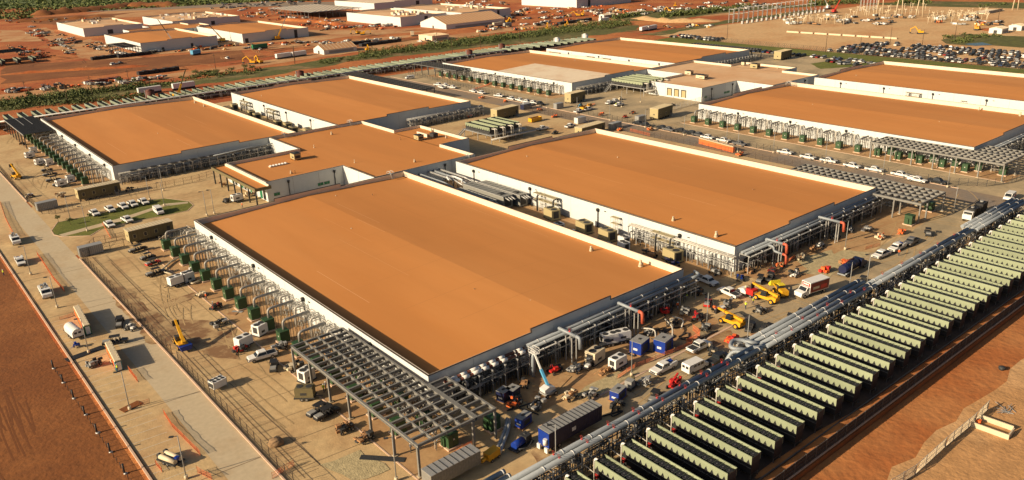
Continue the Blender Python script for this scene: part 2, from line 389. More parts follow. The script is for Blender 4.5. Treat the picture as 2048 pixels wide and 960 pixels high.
# kerbs: real steps
def strip_struct(name, a, b, wdt, h, key, z=0.0):
    mb = MB().use(key); a = Vector((*a, z + h/2)); b = Vector((*b, z + h/2)); mb.bar(a, b, wdt, h)
    o = mb.build(name); o['kind'] = 'structure'; return o
strip_struct('kerb', (-44.6, -40), (-44.6, 250), 0.35, 0.3, 'kerb')
strip_struct('kerb', (-28.7, -40), (-28.7, 128), 0.3, 0.28, 'kerb')
strip_struct('kerb', (-28.7, 200), (-28.7, 330), 0.3, 0.28, 'kerb')
strip_struct('kerb', (195.1, -8), (195.1, 330), 0.25, 0.2, 'kerb')
strip_struct('kerb', (-12.95, -15.6), (-12.95, 122), 0.25, 0.12, 'kerb')
strip_struct('kerb', (211.4, -15.6), (211.4, 116), 0.25, 0.12, 'kerb')
strip_struct('kerb', (10, -17.5), (72, -16.8), 0.5, 0.12, 'kerb')
strip_struct('retaining_kerb', (-40, -50.8), (240, -50.8), 0.2, 0.35, 'steel_dark')
# parking stall lines and joints
mb = MB().use('paint_line')
for i in range(34):
    y = -2 + i*2.75
    if i % 11 in (4,): continue
    mb.poly([(-43.8, y, .042), (-38.2, y - .35, .042), (-38.2, y - .23, .042), (-43.8, y + .12, .042)])
o = mb.build('stall_lines'); o['kind'] = 'structure'
mb = MB().use('joint')
def line(a, b, wd, z):
    a = Vector((*a, z)); b = Vector((*b, z)); n = Vector((-(b-a).y, (b-a).x, 0)).normalized()*wd/2
    mb.poly([a-n, b-n, b+n, a+n])
for y in (-20, 8, 36, 64, 92, 121): line((-44, y), (-29, y-1.0), .14, .05)
line((-26.2, 36), (-25.7, 127), .16, .066); line((-23.6, 36), (-23.0, 119), .16, .066)
line((-26.0, -3), (-26.2, 34), .12, .066); line((-22.6, -2), (-23.6, 34), .14, .066)
for y in range(0, 126, 8): line((-27.8, y), (-14.5, y-.9), .07, .067)
for i in range(14): line((-26.6, -2+i*2.6), (-23.2, -2.2+i*2.6), .06, .0675)
line((-14.9, 30), (-14.5, 122), .07, .067)
for y in range(-26, 330, 18): line((183.2, y), (194.8, y-.6), .12, .055)
for y in range(-10, 190, 14): line((195.5, y), (211, y-.8), .12, .036)
for x in range(30, 185, 15): line((x, -28), (x+.7, -17), .12, .05)
o = mb.build('pavement_joints'); o['kind'] = 'structure'
# oval lawn island
ov = pxs((103, 462), (115, 445), (200, 428), (270, 405), (330, 397), (378, 403), (387, 411), (375, 422), (330, 432), (250, 447), (200, 460), (180, 472), (125, 474), (108, 470))
sheet('lawn_island', ov, 'grass', 0.10, 0.15, 2)
mb = MB().use('kerb')
for i in range(len(ov)):
    a, b = ov[i], ov[(i+1) % len(ov)]; mb.bar((*a, .07), (*b, .07), .25, .14)
o = mb.build('kerb'); o['kind'] = 'structure'
sheet('lawn_path', pxs((118, 470), (240, 437), (330, 408), (375, 404), (377, 407), (330, 413), (240, 444), (126, 474)), 'concrete', 0.115)

# tyre tracks across the dusty yards
def ruts(name, regions, key, zb, seed, wd=.13, keydir=None):
    rt_ = random.Random(seed); mb = MB().use(key)
    for (x0, y0, x1, y1, n_) in regions:
        for i in range(n_):
            a = Vector((rt_.uniform(x0, x1), rt_.uniform(y0, y1), 0)); ang = rt_.choice((0, math.pi/2, math.pi/2) if (y1-y0) > (x1-x0) else (0, 0, math.pi/2)) + rt_.uniform(-.25, .25); cur = rt_.uniform(-.05, .05)
            if keydir: ang = math.pi/2 + rt_.uniform(-.1, .12); cur = rt_.uniform(-.008, .01)
            for off in (-.85, .85):
                p_ = a.copy(); an = ang; pts = []
                for k in range(rt_.randint(8, 18)):
                    pts.append((p_.copy(), Vector((-math.sin(an), math.cos(an), 0)))); p_ += Vector((math.cos(an), math.sin(an), 0))*1.6; an += cur
                for (q0, n0), (q1, n1) in zip(pts, pts[1:]):
                    Z = Vector((0, 0, zb + .0004*i)); mb.poly([tuple(q0+n0*(off-wd)+Z), tuple(q1+n1*(off-wd)+Z), tuple(q1+n1*(off+wd)+Z), tuple(q0+n0*(off+wd)+Z)])
    o = mb.build(name); o['kind'] = 'structure'
ruts('tyre_tracks', ((-22, -10, -15, 120, 16), (20, -27, 120, -18, 14), (186, 0, 192, 200, 8), (-20, 140, 20, 170, 9), (120, -27, 180, -6, 8), (-22, 210, -14, 320, 8), (196, 20, 208, 180, 6)), 'track', .0685, 91)
ruts('dirt_ruts', ((-72, -20, -53, 50, 16), (-90, 40, -54, 150, 14)), 'rut', .03, 92, .16, True)
ruts('haul_tracks', ((60, 470, 360, 560, 40), (20, 560, 120, 640, 14), (380, 500, 560, 560, 24)), 'rut', .12, 94, .45)
ruts('haul_tracks', ((60, 470, 360, 560, 30), (20, 700, 130, 900, 20), (300, 640, 350, 740, 16), (450, 345, 620, 380, 16)), 'rut_pale', .14, 95, .5)
sheet('lawn_patch', pxs((1622, 128), (1668, 120), (1712, 126), (1700, 134), (1640, 138)), 'grass', 0.09, .6, 5)
# ================================================================ HALLS
PAR = 1.6      # parapet above the roof edge
def hall(x0, y0, x1, y1, label, roofkey='roof_orange', h=H, raised=True, ridge=1.1, spouts=(), group=None, par=PAR, name='data_hall', joints=True, doors=(), parkey='parapet_in', backraise=True):
    root = thing(name, label, 'hall', (x0, y0, 0), group=group)
    W, L = x1 - x0, y1 - y0; t = 0.4
    jog = [(0, 0), (W*.345, 0), (W*.345, .85), (W*.66, .85), (W*.66, 0), (W, 0)] if raised else [(0, 0), (W, 0)]
    mb = MB().use('white_wall')
    # long sides
    mb.poly([(0, 0, 0), (0, 0, h), (0, L, h), (0, L, 0)]); mb.poly([(W, 0, 0), (W, L, 0), (W, L, h), (W, 0, h)])
    for yy, flip in ((0, 0), (L, 1)):
        jj = jog if (flip == 0 or backraise) else [(0, 0), (W, 0)]
        for (a, za), (b, zb) in zip(jj, jj[1:]):
            if b > a: mb.poly([(a, yy, 0), (b, yy, 0), (b, yy, h+za), (a, yy, h+za)])
    if joints:
        mb.use('grey')
        k = int(L // 11)
        for i in range(1, k): mb.box(-.012, i*L/k-.03, 0, 0.02, i*L/k+.03, h-.3)
        k = int(W // 9)
        for i in range(1, k): mb.box(i*W/k-.03, -.012, 0, i*W/k+.03, 0.02, h-.3)
        mb.use('grey').box(-.05, -.05, 0, W+.05, L+.05, .25)
    mb.use(parkey)
    mb.poly([(t, t, h-par-.2), (t, L-t, h-par-.2), (t, L-t, h), (t, t, h)]); mb.poly([(W-t, t, h-par-.2), (W-t, t, h), (W-t, L-t, h), (W-t, L-t, h-par-.2)])
    for yy, flip in ((t, 0), (L-t, 1)):
        jj = jog if (flip == 0 or backraise) else [(0, 0), (W, 0)]
        for (a, za), (b, zb) in zip(jj, jj[1:]):
            if b > a: mb.poly([(max(a, t), yy, h-par-.2), (min(b, W-t), yy, h-par-.2), (min(b, W-t), yy, h+za), (max(a, t), yy, h+za)])
    mb.build('wall', root)
    mb = MB().use(roofkey); zr = h - par; c = W*.5
    for i in range(6):
        for j in range(8):
            q = []
            for (u, v) in ((i, j), (i+1, j), (i+1, j+1), (i, j+1)):
                x = t + (W-2*t)*u/6; y = t + (L-2*t)*v/8
                z = zr + ridge*(1-abs(x-c)/c); q.append((x, y, z))
            mb.poly(q)
    r_s = random.Random(int(x0*7+y0))
    def zr_(x): return zr + ridge*(1-abs(x-c)/c) + .006
    if roofkey == 'roof_orange':
        for k in range(7):
            yy = L*(k+1)/8 + r_s.uniform(-2, 2)
            xa = r_s.uniform(t, W*.35); xb = r_s.uniform(W*.6, W-t)
            mb.use('roof_seam')
            for (a_, b_) in ((xa, c), (c, xb)): mb.poly([(a_, yy, zr_(a_)), (b_, yy, zr_(b_)), (b_, yy+.1, zr_(b_)), (a_, yy+.1, zr_(a_))])
        for k in range(11):
            xx = r_s.uniform(3, W-3); ya = r_s.uniform(2, L*.7); yb = ya + r_s.uniform(8, L*.3)
            mb.use('roof_dust' if k % 3 else 'roof_seam'); w2 = r_s.uniform(.05, .16); mb.poly([(xx, ya, zr_(xx)+.003), (xx+w2, ya, zr_(xx+w2)+.003), (xx+w2, yb, zr_(xx+w2)+.003), (xx, yb, zr_(xx)+.003)])
    roof = mb.build('roof', root)
    mb = MB().use('coping')
    ct = .16
    mb.box(-.06, -.06, h, .14, L+.06, h+ct); mb.box(W-.14, -.06, h, W+.06, L+.06, h+ct)
    for yy0, yy1, fl in ((-.06, .14, 0), (L-.14, L+.06, 1)):
        jj = jog if (fl == 0 or backraise) else [(0, 0), (W, 0)]
        for (a, za), (b, zb) in zip(jj, jj[1:]):
            if b > a: mb.box(a+(.14 if a == 0 else 0), yy0, h+za, b-(.14 if b == W else 0), yy1, h+za+ct)
            else: mb.box(a-.08, yy0-.01, h, a+.08, yy1+.01, h+.86)
    mb.use(parkey)
    mb.box(.14, .14, h-.02, t, L-.14, h+ct-.04); mb.box(W-t, .14, h-.02, W-.14, L-.14, h+ct-.04)
    mb.box(t, .14, h-.02, W-t, t, h+.02); mb.box(t, L-t, h-.02, W-t, L-.14, h+.02)
    mb.build('coping', root)
    for sy in spouts:
        d = MB().use('black'); d.cyl((-.25, sy-y0, .2), (-.25, sy-y0, h-1.5), .13, 8); 
        hd = MB().use('black'); hd.cyl((-.3, sy-y0, h-1.75), (-.3, sy-y0, h-1.05), .42, 10, .5); hd.cyl((-.3, sy-y0, h-1.05), (-.3, sy-y0, h-.9), .5, 10, .2)
        dd = d.build('downspout', root); hd.build('collector_head', dd)
        MB().use('dark').box(-.16, sy-y0-3.1, h-1.35, -.0, sy-y0-2.4, h-1.15).build('scupper', root)
    for (dx, dw, dh, key) in doors:
        MB().use(key).box(dx, -.08, 0.02, dx+dw, .05, dh).build('door', root)
    return root, zr

def u(*v): return [a*S for a in v]
A_, zrA = hall(*u(0, 0, 97.2, 163.4), 'largest nearest white hall with an orange flat roof, beside the foreground steel lattice', ridge=1.15,
     spouts=(104, 76, 49, 20), doors=((43, 2.4, 3.0, 'dark'), (63.5, 2.6, 3.2, 'grey'), (10, 2, 2.6, 'grey')))
B_, zrB = hall(*u(124.6, 0.4, 219.2, 160.2), 'white hall with orange roof right of the nearest hall, scaffold towers along its wall',
     spouts=(105, 76, 46.5, 17), doors=((4, 2.2, 2.6, 'dark'), (30, 3, 3.4, 'dark')))
C_, zrC = hall(*u(0, 279.0, 98.9, 446.6), 'white hall with orange roof at left, behind the oval lawn', spouts=(300, 278, 255, 232, 211), doors=((43, 1.5, 2.2, 'dark'), (61, 2, 1.7, 'dark')))
D_, zrD = hall(*u(124.2, 277.2, 221.4, 440.0), 'white hall with orange roof behind the cross shaped link building', spouts=(300, 275, 250, 225))
E_, zrE = hall(*u(311.5, 275.5, 411, 437.5), 'white hall whose roof is half pale membrane and half orange', roofkey='roof_orange', spouts=(290, 262, 236, 212))
F_, zrF = hall(*u(310.2, 0, 409.9, 161.0), 'white hall with orange roof right of centre, green cabinets along its left wall', spouts=(95, 70, 46, 22))
G_, zrG = hall(*u(437.4, 0, 535, 159.0), 'far right white hall with orange roof, cut by the right picture edge', spouts=(100, 78, 55, 32, 10))
H_, zrH = hall(*u(429.0, 278.1, 530.4, 433.5), 'farthest white hall of the two nearer campuses, green lawn behind it', spouts=(290, 262, 236, 212))
# pale membrane laid over part of the roof of the half finished hall
pm = MB().use('roof_white')
W_, L_ = (411-311.5)*S, (437.5-275.5)*S; c = W_/2
def zz(x): return zrE + 1.1*(1-abs(x-c)/c) + .02
for i in range(6):
    for j in range(3):
        xa, xb = .5 + j*13.2, .5 + (j+1)*13.2; ya, yb = .5 + i*11.6, .5 + (i+1)*11.6
        xa = min(xa, c); xb = min(xb, c)
        if xb > xa: pm.poly([(xa, ya, zz(xa)), (xb, ya, zz(xb)), (xb, yb, zz(xb)), (xa, yb, zz(xa))])
pm.build('roof_membrane', E_)

def link(ox, oy, label, roofkey, parkey='parapet_in', north=200.2, docks=False):
    """cross shaped link building between four halls"""
    root = thing('link_building', label, 'building', (ox, oy, 0))
    P = [(31, 139.5), (59, 139.5), (59, 118.3), (100.3, 118.3), (100.3, 139.5), (113.5, 139.5), (113.5, 173.6), (101, 173.6), (101, north), (59, north), (59, 173.6), (31, 173.6)]
    h = H + .05; t = .4; n = len(P)
    def inset(i, d):
        p = Vector(P[i]); a = (Vector(P[i]) - Vector(P[i-1])).normalized(); b = (Vector(P[(i+1) % n]) - Vector(P[i])).normalized()
        na = Vector((-a.y, a.x)); nb = Vector((-b.y, b.x)); return p + (na + nb)*d
    I = [inset(i, t) for i in range(n)]; K = [inset(i, .16) for i in range(n)]; O = [inset(i, -.06) for i in range(n)]
    mb = MB().use('white_wall')
    for i in range(n):
        a, b = P[i], P[(i+1) % n]; mb.poly([(*a, 0), (*b, 0), (*b, h), (*a, h)])
    mb.use('grey')
    for i in range(n):
        a, b = Vector(P[i]), Vector(P[(i+1) % n]); k = int((b-a).length // 9)
        for j in range(1, k):
            q = a + (b-a)*j/k; mb.cbox(q.x, q.y, h/2, .06, .06, h-.5)
    mb.use(parkey)
    for i in range(n):
        a, b = I[i], I[(i+1) % n]; mb.poly([(*a, h-1.2), (*b, h-1.2), (*b, h), (*a, h)])
    mb.build('wall', root)
    r = MB().use(roofkey); z = h - 1.05
    for (a, b, c_, d) in ((31, 139.5, 59, 173.6), (59, 118.3, 100.3, north), (100.3, 139.5, 113.5, 173.6)):
        e = lambda v, s: v + s*t
        r.poly([(a+.3, b+.3, z), (c_+(.3 if c_ < 60 else -.3 if a > 100 else -.0), b+.3, z), (c_+(.3 if c_ < 60 else -.3 if a > 100 else 0), d-.3, z), (a+.3, d-.3, z)] if a != 59 else
               [(59.35, b+.3, z+.004), (c_-.05, b+.3, z+.004), (c_-.05, d-.3, z+.004), (59.35, d-.3, z+.004)])
    r.build('roof', root)
    cp_ = MB().use('coping')
    for i in range(n):
        j = (i+1) % n
        cp_.poly([(*O[i], h+.1), (*O[j], h+.1), (*K[j], h+.1), (*K[i], h+.1)]); cp_.poly([(*O[i], h), (*O[j], h), (*O[j], h+.1), (*O[i], h+.1)])
    cp_.use(parkey)
    for i in range(n):
        j = (i+1) % n; cp_.poly([(*K[i], h+.06), (*K[j], h+.06), (*I[j], h+.06), (*I[i], h+.06)])
    cp_.build('coping', root)
    # downspouts and low windows on the wall that faces the camera
    for x, y in ((38.6, 139.3), (55.5, 139.3), (87.0, 118.1)):
        d = MB().use('black').cyl((x, y, .2), (x, y, h-1.5), .13, 8).build('downspout', root)
        MB().use('black').cyl((x, y-.1, h-1.7), (x, y-.1, h-.9), .35, 10, .45).build('collector_head', d)
    for x in (34.2, 50.0, 52.4):
        w_ = MB().use('green_door').box(x-1, 139.38, 1.6, x+1, 139.52, 2.5).build('window', root)
        fr = MB().use('grey'); fr.box(x-1.05, 139.34, 2.5, x+1.05, 139.48, 2.58); fr.box(x-1.05, 139.34, 1.52, x+1.05, 139.48, 1.6); fr.box(x-.04, 139.34, 1.6, x+.04, 139.46, 2.5); fr.build('window_frame', w_)
    if docks:
        for y in (150.5, 155.0, 159.5):
            dk = MB().use('olive_trim').box(30.93, y-1.25, 0.9, 31.02, y+1.25, 4.2).build('dock_door', root)
            f = MB().use('dark'); f.box(30.75, y-1.55, .8, 31.0, y-1.27, 4.5); f.box(30.75, y+1.27, .8, 31.0, y+1.55, 4.5); f.box(30.7, y-1.55, 4.22, 31.0, y+1.55, 4.6); f.build('dock_seal', dk)
    else:
        # entrance canopy on the west end
        cb = MB().use('olive'); cb.box(25.9, 136.6, 5.15, 26.2, 174.5, 6.15); cb.box(26.2, 136.6, 5.15, 31, 136.9, 6.15); cb.box(26.2, 174.2, 5.15, 31, 174.5, 6.15); cb.box(31.0, 136.6, 5.15, 31.5, 139.4, 6.15)
        cb.use('parapet_in').box(30.7, 137, 5.6, 30.98, 174, 6.5)
        cb.use(roofkey).box(26.2, 136.9, 5.5, 30.7, 174.2, 5.7)
        can = cb.build('entrance_canopy', root)
        for i in range(7):
            y = 137.2 + i*6.1
            MB().use('dark').box(26.1, y-.18, 0, 26.5, y+.18, 5.15).build('column', can)
        for i in range(12):
            y = 141 + i*2.7
            key = 'green_door' if i % 3 == 1 else 'glass'
            if i % 3 != 2: MB().use(key).box(30.9, y, .3, 31.0, y+1.9, 3.6).build('window', root)
    return root
LK1 = link(0, 0, 'cross shaped orange roofed link building with an entrance canopy, in the middle of four halls', 'roof_orange')
LK2 = link(310.2*S, -1.2, 'cross shaped link building with pale roof and three loading docks, far campus', 'roof_pale', docks=True)

# ---------------------------------------------------------------- roof objects
def roof_vent(x, y, z, sc, label, group):
    mb = MB().use('cream'); mb.cyl((0,0,0), (0,0,.25), .45, 10, .42); mb.cyl((0,0,.25), (0,0,1.0), .42, 10, .22); mb.cyl((0,0,1.0), (0,0,1.3), .3, 10, .25)
    mb.cyl((.7,.1,0), (.7,.1,.55), .16, 8, .12)
    o = mb.build('roof_vent', None, (x, y, z)); o.scale = (sc,)*3; tag(o, label, 'vent', group); return o
def at_roof(px, py, zr): return gp(px, py, zr + .4)
for (px, py, zr, sc, lb) in ((1182, 502, zrA, 1.0, 'smaller conical vent near the right edge of the nearest roof'), (1281, 533, zrA, 1.25, 'larger conical vent at the front right of the nearest roof'),
      (1346, 442, zrB, 1.0, 'conical vent near the front left of the second big roof'), (1432, 474, zrB, 1.2, 'conical vent by the front corner of the second big roof'),
      (663, 269, H-1, .9, 'pale vent on the link roof near the back parapet'), (829, 324, H-1, .8, 'pale vent on the link roof nearest the second hall'), (582, 347, H-1, .8, 'pale vent near the front edge of the link roof'),
      (863, 263, H-1, .9, 'pale vent at the east end of the link roof'), (892, 276, H-1, .8, 'pale vent behind the roof units of the link'),
      (390, 206, zrC, 1.1, 'pale vent at the far corner of the left hall roof'), (408, 213, zrC, .9, 'second pale vent near the far corner of the left hall roof'),
      (1958, 220, zrG, 1.0, 'pale vent near the front edge of the far right roof'), (2040, 232, zrF, 1.2, 'pale vent at the right end of the long right roof'), (1555, 137, H-1, .8, 'pale vent on the pale link roof')):
    p = gp(px, py, zr + .15); roof_vent(p.x, p.y, p.z, sc, lb, None)
VL = ('left of the middle of the nearest roof', 'far left part of the nearest roof', 'on the front ridge of the nearest roof', 'left one of a pair behind the nearest ridge', 'leftmost near the back of the nearest roof', 'near the back left of the second roof', 'at the middle right of the second roof', 'in the long right roof near its right end', 'in the long right roof near its back',
      'beside the skylight of the link', 'left of the middle of the link', 'at the centre of the link roof', 'near the back of the link roof', 'in the middle of the left hall', 'in the hall at left centre', 'in the middle of the far right hall', 'in the left part of the far right hall', 'in the left part of the second roof')
for i, (px, py, zr) in enumerate(((949, 584, zrA), (703, 462, zrA), (1061, 607, zrA), (745, 393, zrA), (672, 396, zrA), (1235, 318, zrB), (1505, 383, zrB), (1878, 247, zrF), (1625, 212, zrF), (590, 345, H-1), (628, 294, H-1), (709, 324, H-1), (800, 278, H-1), (316, 270, zrC), (523, 193, zrD), (1843, 152, zrG), (1712, 153, zrG), (1054, 316, zrB))):
    p = gp(px, py, zr+.3)
    mb = MB().use('cream' if i % 3 else 'wood'); mb.cyl((0,0,-.2), (0,0,.75), .10, 8); mb.cyl((0,0,.7), (0,0,.95), .16, 8); mb.cyl((0,0,-.2), (0,0,.08), .3, 10, .15)
    o = mb.build('vent_pipe', None, (p.x, p.y, p.z-.1))
    tag(o, 'short vent pipe on a flat roof, ' + VL[i], 'vent', 'small vent pipes scattered over the orange roofs')
def crossover(px, py, rz, label):
    p = gp(px, py, H); rt = thing('roof_ladder', label, 'ladder', (p.x, p.y, H-1.0), rz)
    for s in (-.55, .55):
        mb = MB().use('conduit_white')
        for d in (-.35, .35):
            mb.tube([(-1.9, s+d*.4, 0), (-1.0, s+d*.4, 2.3), (1.0, s+d*.4, 2.3), (1.9, s+d*.4, 0)], .05, 6, .6)
        mb.build('handrail', rt)
    mb = MB().use('galv')
    for i in range(6):
        q = i/5; mb.box(-1.7+q*.9, -.5, .25+i*.24, -1.45+q*.9, .5, .3+i*.24); mb.box(1.45-q*.9, -.5, .25+i*.24, 1.7-q*.9, .5, .3+i*.24)
    mb.box(-.9, -.5, 1.5, .9, .5, 1.56); mb.build('steps', rt)
crossover(781, 350, R(90), 'white hooped roof ladder between the link and the nearest hall')
crossover(937, 314, R(90), 'white hooped roof ladder between the link and the hall with scaffolds')
crossover(569, 270, R(90), 'white hooped roof ladder at the corner of the left hall')
crossover(700, 246, R(90), 'white hooped roof ladder between the link and the hall behind it')
crossover(1578, 168, R(90), 'white hooped roof ladder by the pale link roof')

def rooftop_unit(px, py, z, sx, sy, sz, label, rz=0, key='olive_trim'):
    p = gp(px, py, z); rt = thing('rooftop_unit', label, 'air handler', (p.x, p.y, z), rz)
    MB().use(key).box(-sx/2, -sy/2, .45, sx/2, sy/2, .45+sz).build('casing', rt)
    mb = MB().use('dark'); mb.box(-sx/2-.03, -sy*.3, .9, -sx/2, sy*.1, sz*.7); mb.box(-sx*.35, -sy/2-.03, .8, sx*.35, -sy/2, .2+sz*.8); mb.build('louvre', rt)
    mb = MB().use('dark').box(-sx/2-.15, -sy/2-.15, .45+sz, sx/2+.15, sy/2+.15, .55+sz)
    mb.cyl((0, 0, .55+sz), (0, 0, .75+sz), min(sx, sy)*.35, 12); mb.build('top_hood', rt)
    mb = MB().use('steel_dark')
    for a in (-1, 1):
        for b in (-1, 1): mb.box(a*sx*.42-.08, b*sy*.42-.08, 0, a*sx*.42+.08, b*sy*.42+.08, .45)
    mb.build('base_frame', rt)
zl = H - 1.0
rooftop_unit(592, 319, zl, 2.6, 3.4, 2.0, 'boxy olive rooftop air unit with a long shadow on the link roof')
rooftop_unit(838, 280, zl, 2.6, 3.2, 1.6, 'olive air unit at the east end of the link roof, nearer one')
rooftop_unit(868, 275, zl, 2.2, 2.6, 1.3, 'small dark air unit beyond the olive one on the link roof', key='dark')
rooftop_unit(1404, 158, zl, 3.5, 5.5, 1.7, 'largest cream air unit on the pale link roof', key='cream')
rooftop_unit(1378, 150, zl, 2.5, 4.0, 1.8, 'small round topped air unit left of the largest on the pale link roof', key='cream')
rooftop_unit(1510, 137, zl, 3.2, 4.5, 2.2, 'stepped cream air unit at the back of the pale link roof', key='olive_trim')
rooftop_unit(1487, 131, zl, 1.8, 2.0, 1.6, 'small cream cabinet left of the stepped unit on the pale link roof', key='cream')
p = gp(557, 331, zl); rt = thing('skylight', 'low ribbed white skylight on the link roof left of the air unit', 'skylight', (p.x, p.y, zl), R(0))
MB().use('cream').box(-3.4, -.8, 0, 3.4, .8, .35).build('curb', rt)
for i in range(6): MB().use('white').prism([(-3.3+i*1.12, .35), (-3.3+i*1.12+.5, .6), (-3.3+i*1.12+1.0, .35)], -.7, .7).build('skylight_panel', rt)
p = gp(845, 272, zl); tag(MB().use('parapet_in').box(-.25, -3.6, 0, .25, 3.6, 1.3).build('screen_wall', None, tuple(p)), 'low cream screen wall beside the air units on the link roof', 'screen wall')
# ================================================================ DRY COOLERS
def make_cooler(name, paint, label, N=14, L=15.3, top=4.15, w=1.15, raised=0.0, headers=True):
    rt = thing(name, label, 'dry cooler', (0, 0, 0))
    z1 = top; z0 = top - 1.35
    for s, nm in ((-1, 'side_panel'), (1, 'side_panel')):
        mb = MB().use(paint); pitch_ = L / N
        xo, xi = s*w, s*(w-.09)
        for i in range(N):           # panel with a notch at each bay
            a = -i*pitch_; b = -(i+1)*pitch_; m_ = a - pitch_*.5 + .0; q = .33
            prof = [(a, z0), (a, z1), (b, z1), (b, z0), (m_-q, z0), (m_, z0+.72), (m_+q, z0)]
            mb.prism(prof[::-1], min(xo, xi), max(xo, xi), axis='X')
        mb.box(min(xo, xi)-.02, -L-.02, z1, max(xo, xi)+.02, .02, z1+.07)
        mb.build(nm, rt)
    mb = MB().use('black'); mb.box(-w+.12, -L+.06, .9, w-.12, -.06, z1-.42)  # black box carried below the coils to paint in the shade underneath
    mb.use('dark'); mb.box(-w+.1, -L-.0, z0-.1, w-.1, -L+.05, z1-.05); mb.box(-w+.1, -.05, z0-.1, w-.1, 0, z1-.05)
    mb.build('coil_bank_and_shade', rt)
    fm = MB().use('black'); fm.cyl((0,0,0), (0,0,.3), .50, 12); fm.use('steel_dark').cyl((0,0,.3), (0,0,.34), .14, 8); fm.use('far_cooler'); fm.box(-1.0, -.56, .22, 1.0, -.53, .30)
    fme = fm.mesh('fan')
    for i in range(N):
        f = bpy.data.objects.new('fan', fme); C.objects.link(f); f.parent = rt; f.location = (0, -(i+.5)*L/N, z1-.42)
    mb = MB().use('steel_dark')
    for i in range(0, N+1, 2):
        y = -min(max(i*L/N, .12), L-.12)
        for s in (-1, 1): mb.box(s*(w-.25)-.07, y-.07, -raised, s*(w-.25)+.07, y+.07, .95)
        mb.box(-w+.2, y-.06, .8, w-.2, y+.06, .95)
    mb.use('steel_dark').box(-w-.06, -L, z0-.75, -w+.05, 0, z0-.62)
    mb.build('frame', rt)
    if headers:
        mb = MB().use('white'); mb.tube([(-w*.2, .1, z1-.5), (-w*.2, .75, z1-.45), (-w*.2, .95, z1-1.2)], .22, 8, .4)
        mb.use('conduit_white'); mb.tube([(-w-.05, .1, z1-.1), (-w-.05, .1, .3)], .11, 6); mb.tube([(-w, .1, 1.9), (-w, 1.8, 2.1), (-w, 2.4, 2.1)], .09, 6, .2); mb.build('header_pipe', rt)
        mb = MB().use('red'); mb.cyl((-w-.12, -.55, 1.6), (-w-.12, -.55, 2.0), .34, 10); mb.cyl((-w-.12, -.55, 1.35), (-w-.12, -.55, 1.6), .16, 8); mb.build('valve', rt)
    return Proto(rt)
cool = make_cooler('dry_cooler', 'pale_green', 'pale green dry cooler')
nc = 29
for k in range(nc):
    lab = 'pale green dry cooler, %s from the near end of the long foreground row' % nth(k)
    cool.place((1.95 + 6.0*k, -34.5, 0), 0, lab, 'pale green dry coolers in the long foreground row')
cool2 = make_cooler('dry_cooler', 'far_cooler', 'pale grey green dry cooler far', headers=False, N=7, L=18, top=3.9, w=1.3)
for k in range(66):
    x = -27 + 6.3*k; y0 = 366 - max(0, x-300)*.10
    if k < 40: col = 'left half'
    lab = 'distant dry cooler, %s from the left in the row along the scrub' % nth(k)
    cool2.place((x, y0 - 1, 0), 0, lab, 'dry coolers in the row behind the far halls')

def raised_group(x0, y0, n, pitch_, label, grp, place, zt, L, rz=0, N=11, stair=True):
    """dry coolers standing on a raised steel platform"""
    rt = thing('steel_platform', label, 'platform', (x0, y0, 0), rz)
    mb = MB().use('galv'); mb.box(-2, -L-1, zt-.35, n*pitch_, 1.5, zt-.1); mb.build('deck', rt)
    for i in range(n+1):
        for yy in (-L-.6, -L*.5, .9):
            MB().use('galv').box(i*pitch_-1.7, yy-.12, 0, i*pitch_-1.45, yy+.12, zt-.35).build('column', rt)
    mb = MB().use('steel')
    for yy in (-L-.9, 1.4):
        mb.bar((-2, yy, zt+.95), (n*pitch_, yy, zt+.95), .05); mb.bar((-2, yy, zt+.45), (n*pitch_, yy, zt+.45), .04)
        for i in range(int(n*pitch_/2)): mb.bar((-2+i*2, yy, zt-.1), (-2+i*2, yy, zt+.95), .05)
    mb.build('railing', rt)
    if stair:
        mb = MB().use('galv'); mb.bar((-2, -.5, zt-.2), (-6.5, -.5, .2), .2, .35); mb.bar((-2, .8, zt-.2), (-6.5, .8, .2), .2, .35)
        for i in range(10): mb.box(-2.2-i*.45, -.5, zt-.5-i*(zt-.4)/10, -1.9-i*.45, .8, zt-.42-i*(zt-.4)/10)
        mb.bar((-2, .8, zt+.9), (-6.5, .8, 1.2), .05); mb.build('stair', rt)
    mb = MB().use('conduit_white')
    for i in range(n):
        x = i*pitch_
        for d in (-.5, .5): mb.tube([(x+d, -L+.3, zt+2.4), (x+d, -L-1.8, zt+2.4), (x+d, -L-1.8, 1.2)], .2, 6, .5)
    for d in (0, .7): mb.tube([(-3, -L-2.4-d, zt-1.2), (n*pitch_+3, -L-2.4-d, zt-1.2)], .28, 8)
    mb.build('pipework', rt)
    pr = make_cooler('dry_cooler', 'pale_green', label, N=N, L=L-.5, top=3.4, w=1.55, headers=False)
    for i in range(n):
        pr.place((x0 + (i*pitch_)*math.cos(rz), y0 + (i*pitch_)*math.sin(rz), zt - .55), rz, 'pale green dry cooler, %s from the left on the %s steel platform' % (nth(i), place), grp)
raised_group(132.5, 165.5, 4, 4.3, 'raised steel platform behind the link building carrying four dry coolers', 'dry coolers on the nearer steel platform', 'nearer', 3.4, 17)
raised_group(249, 192, 4, 5.2, 'raised steel platform with stair and pipes beside the far link building docks', 'dry coolers on the farther steel platform', 'farther', 4.0, 22)

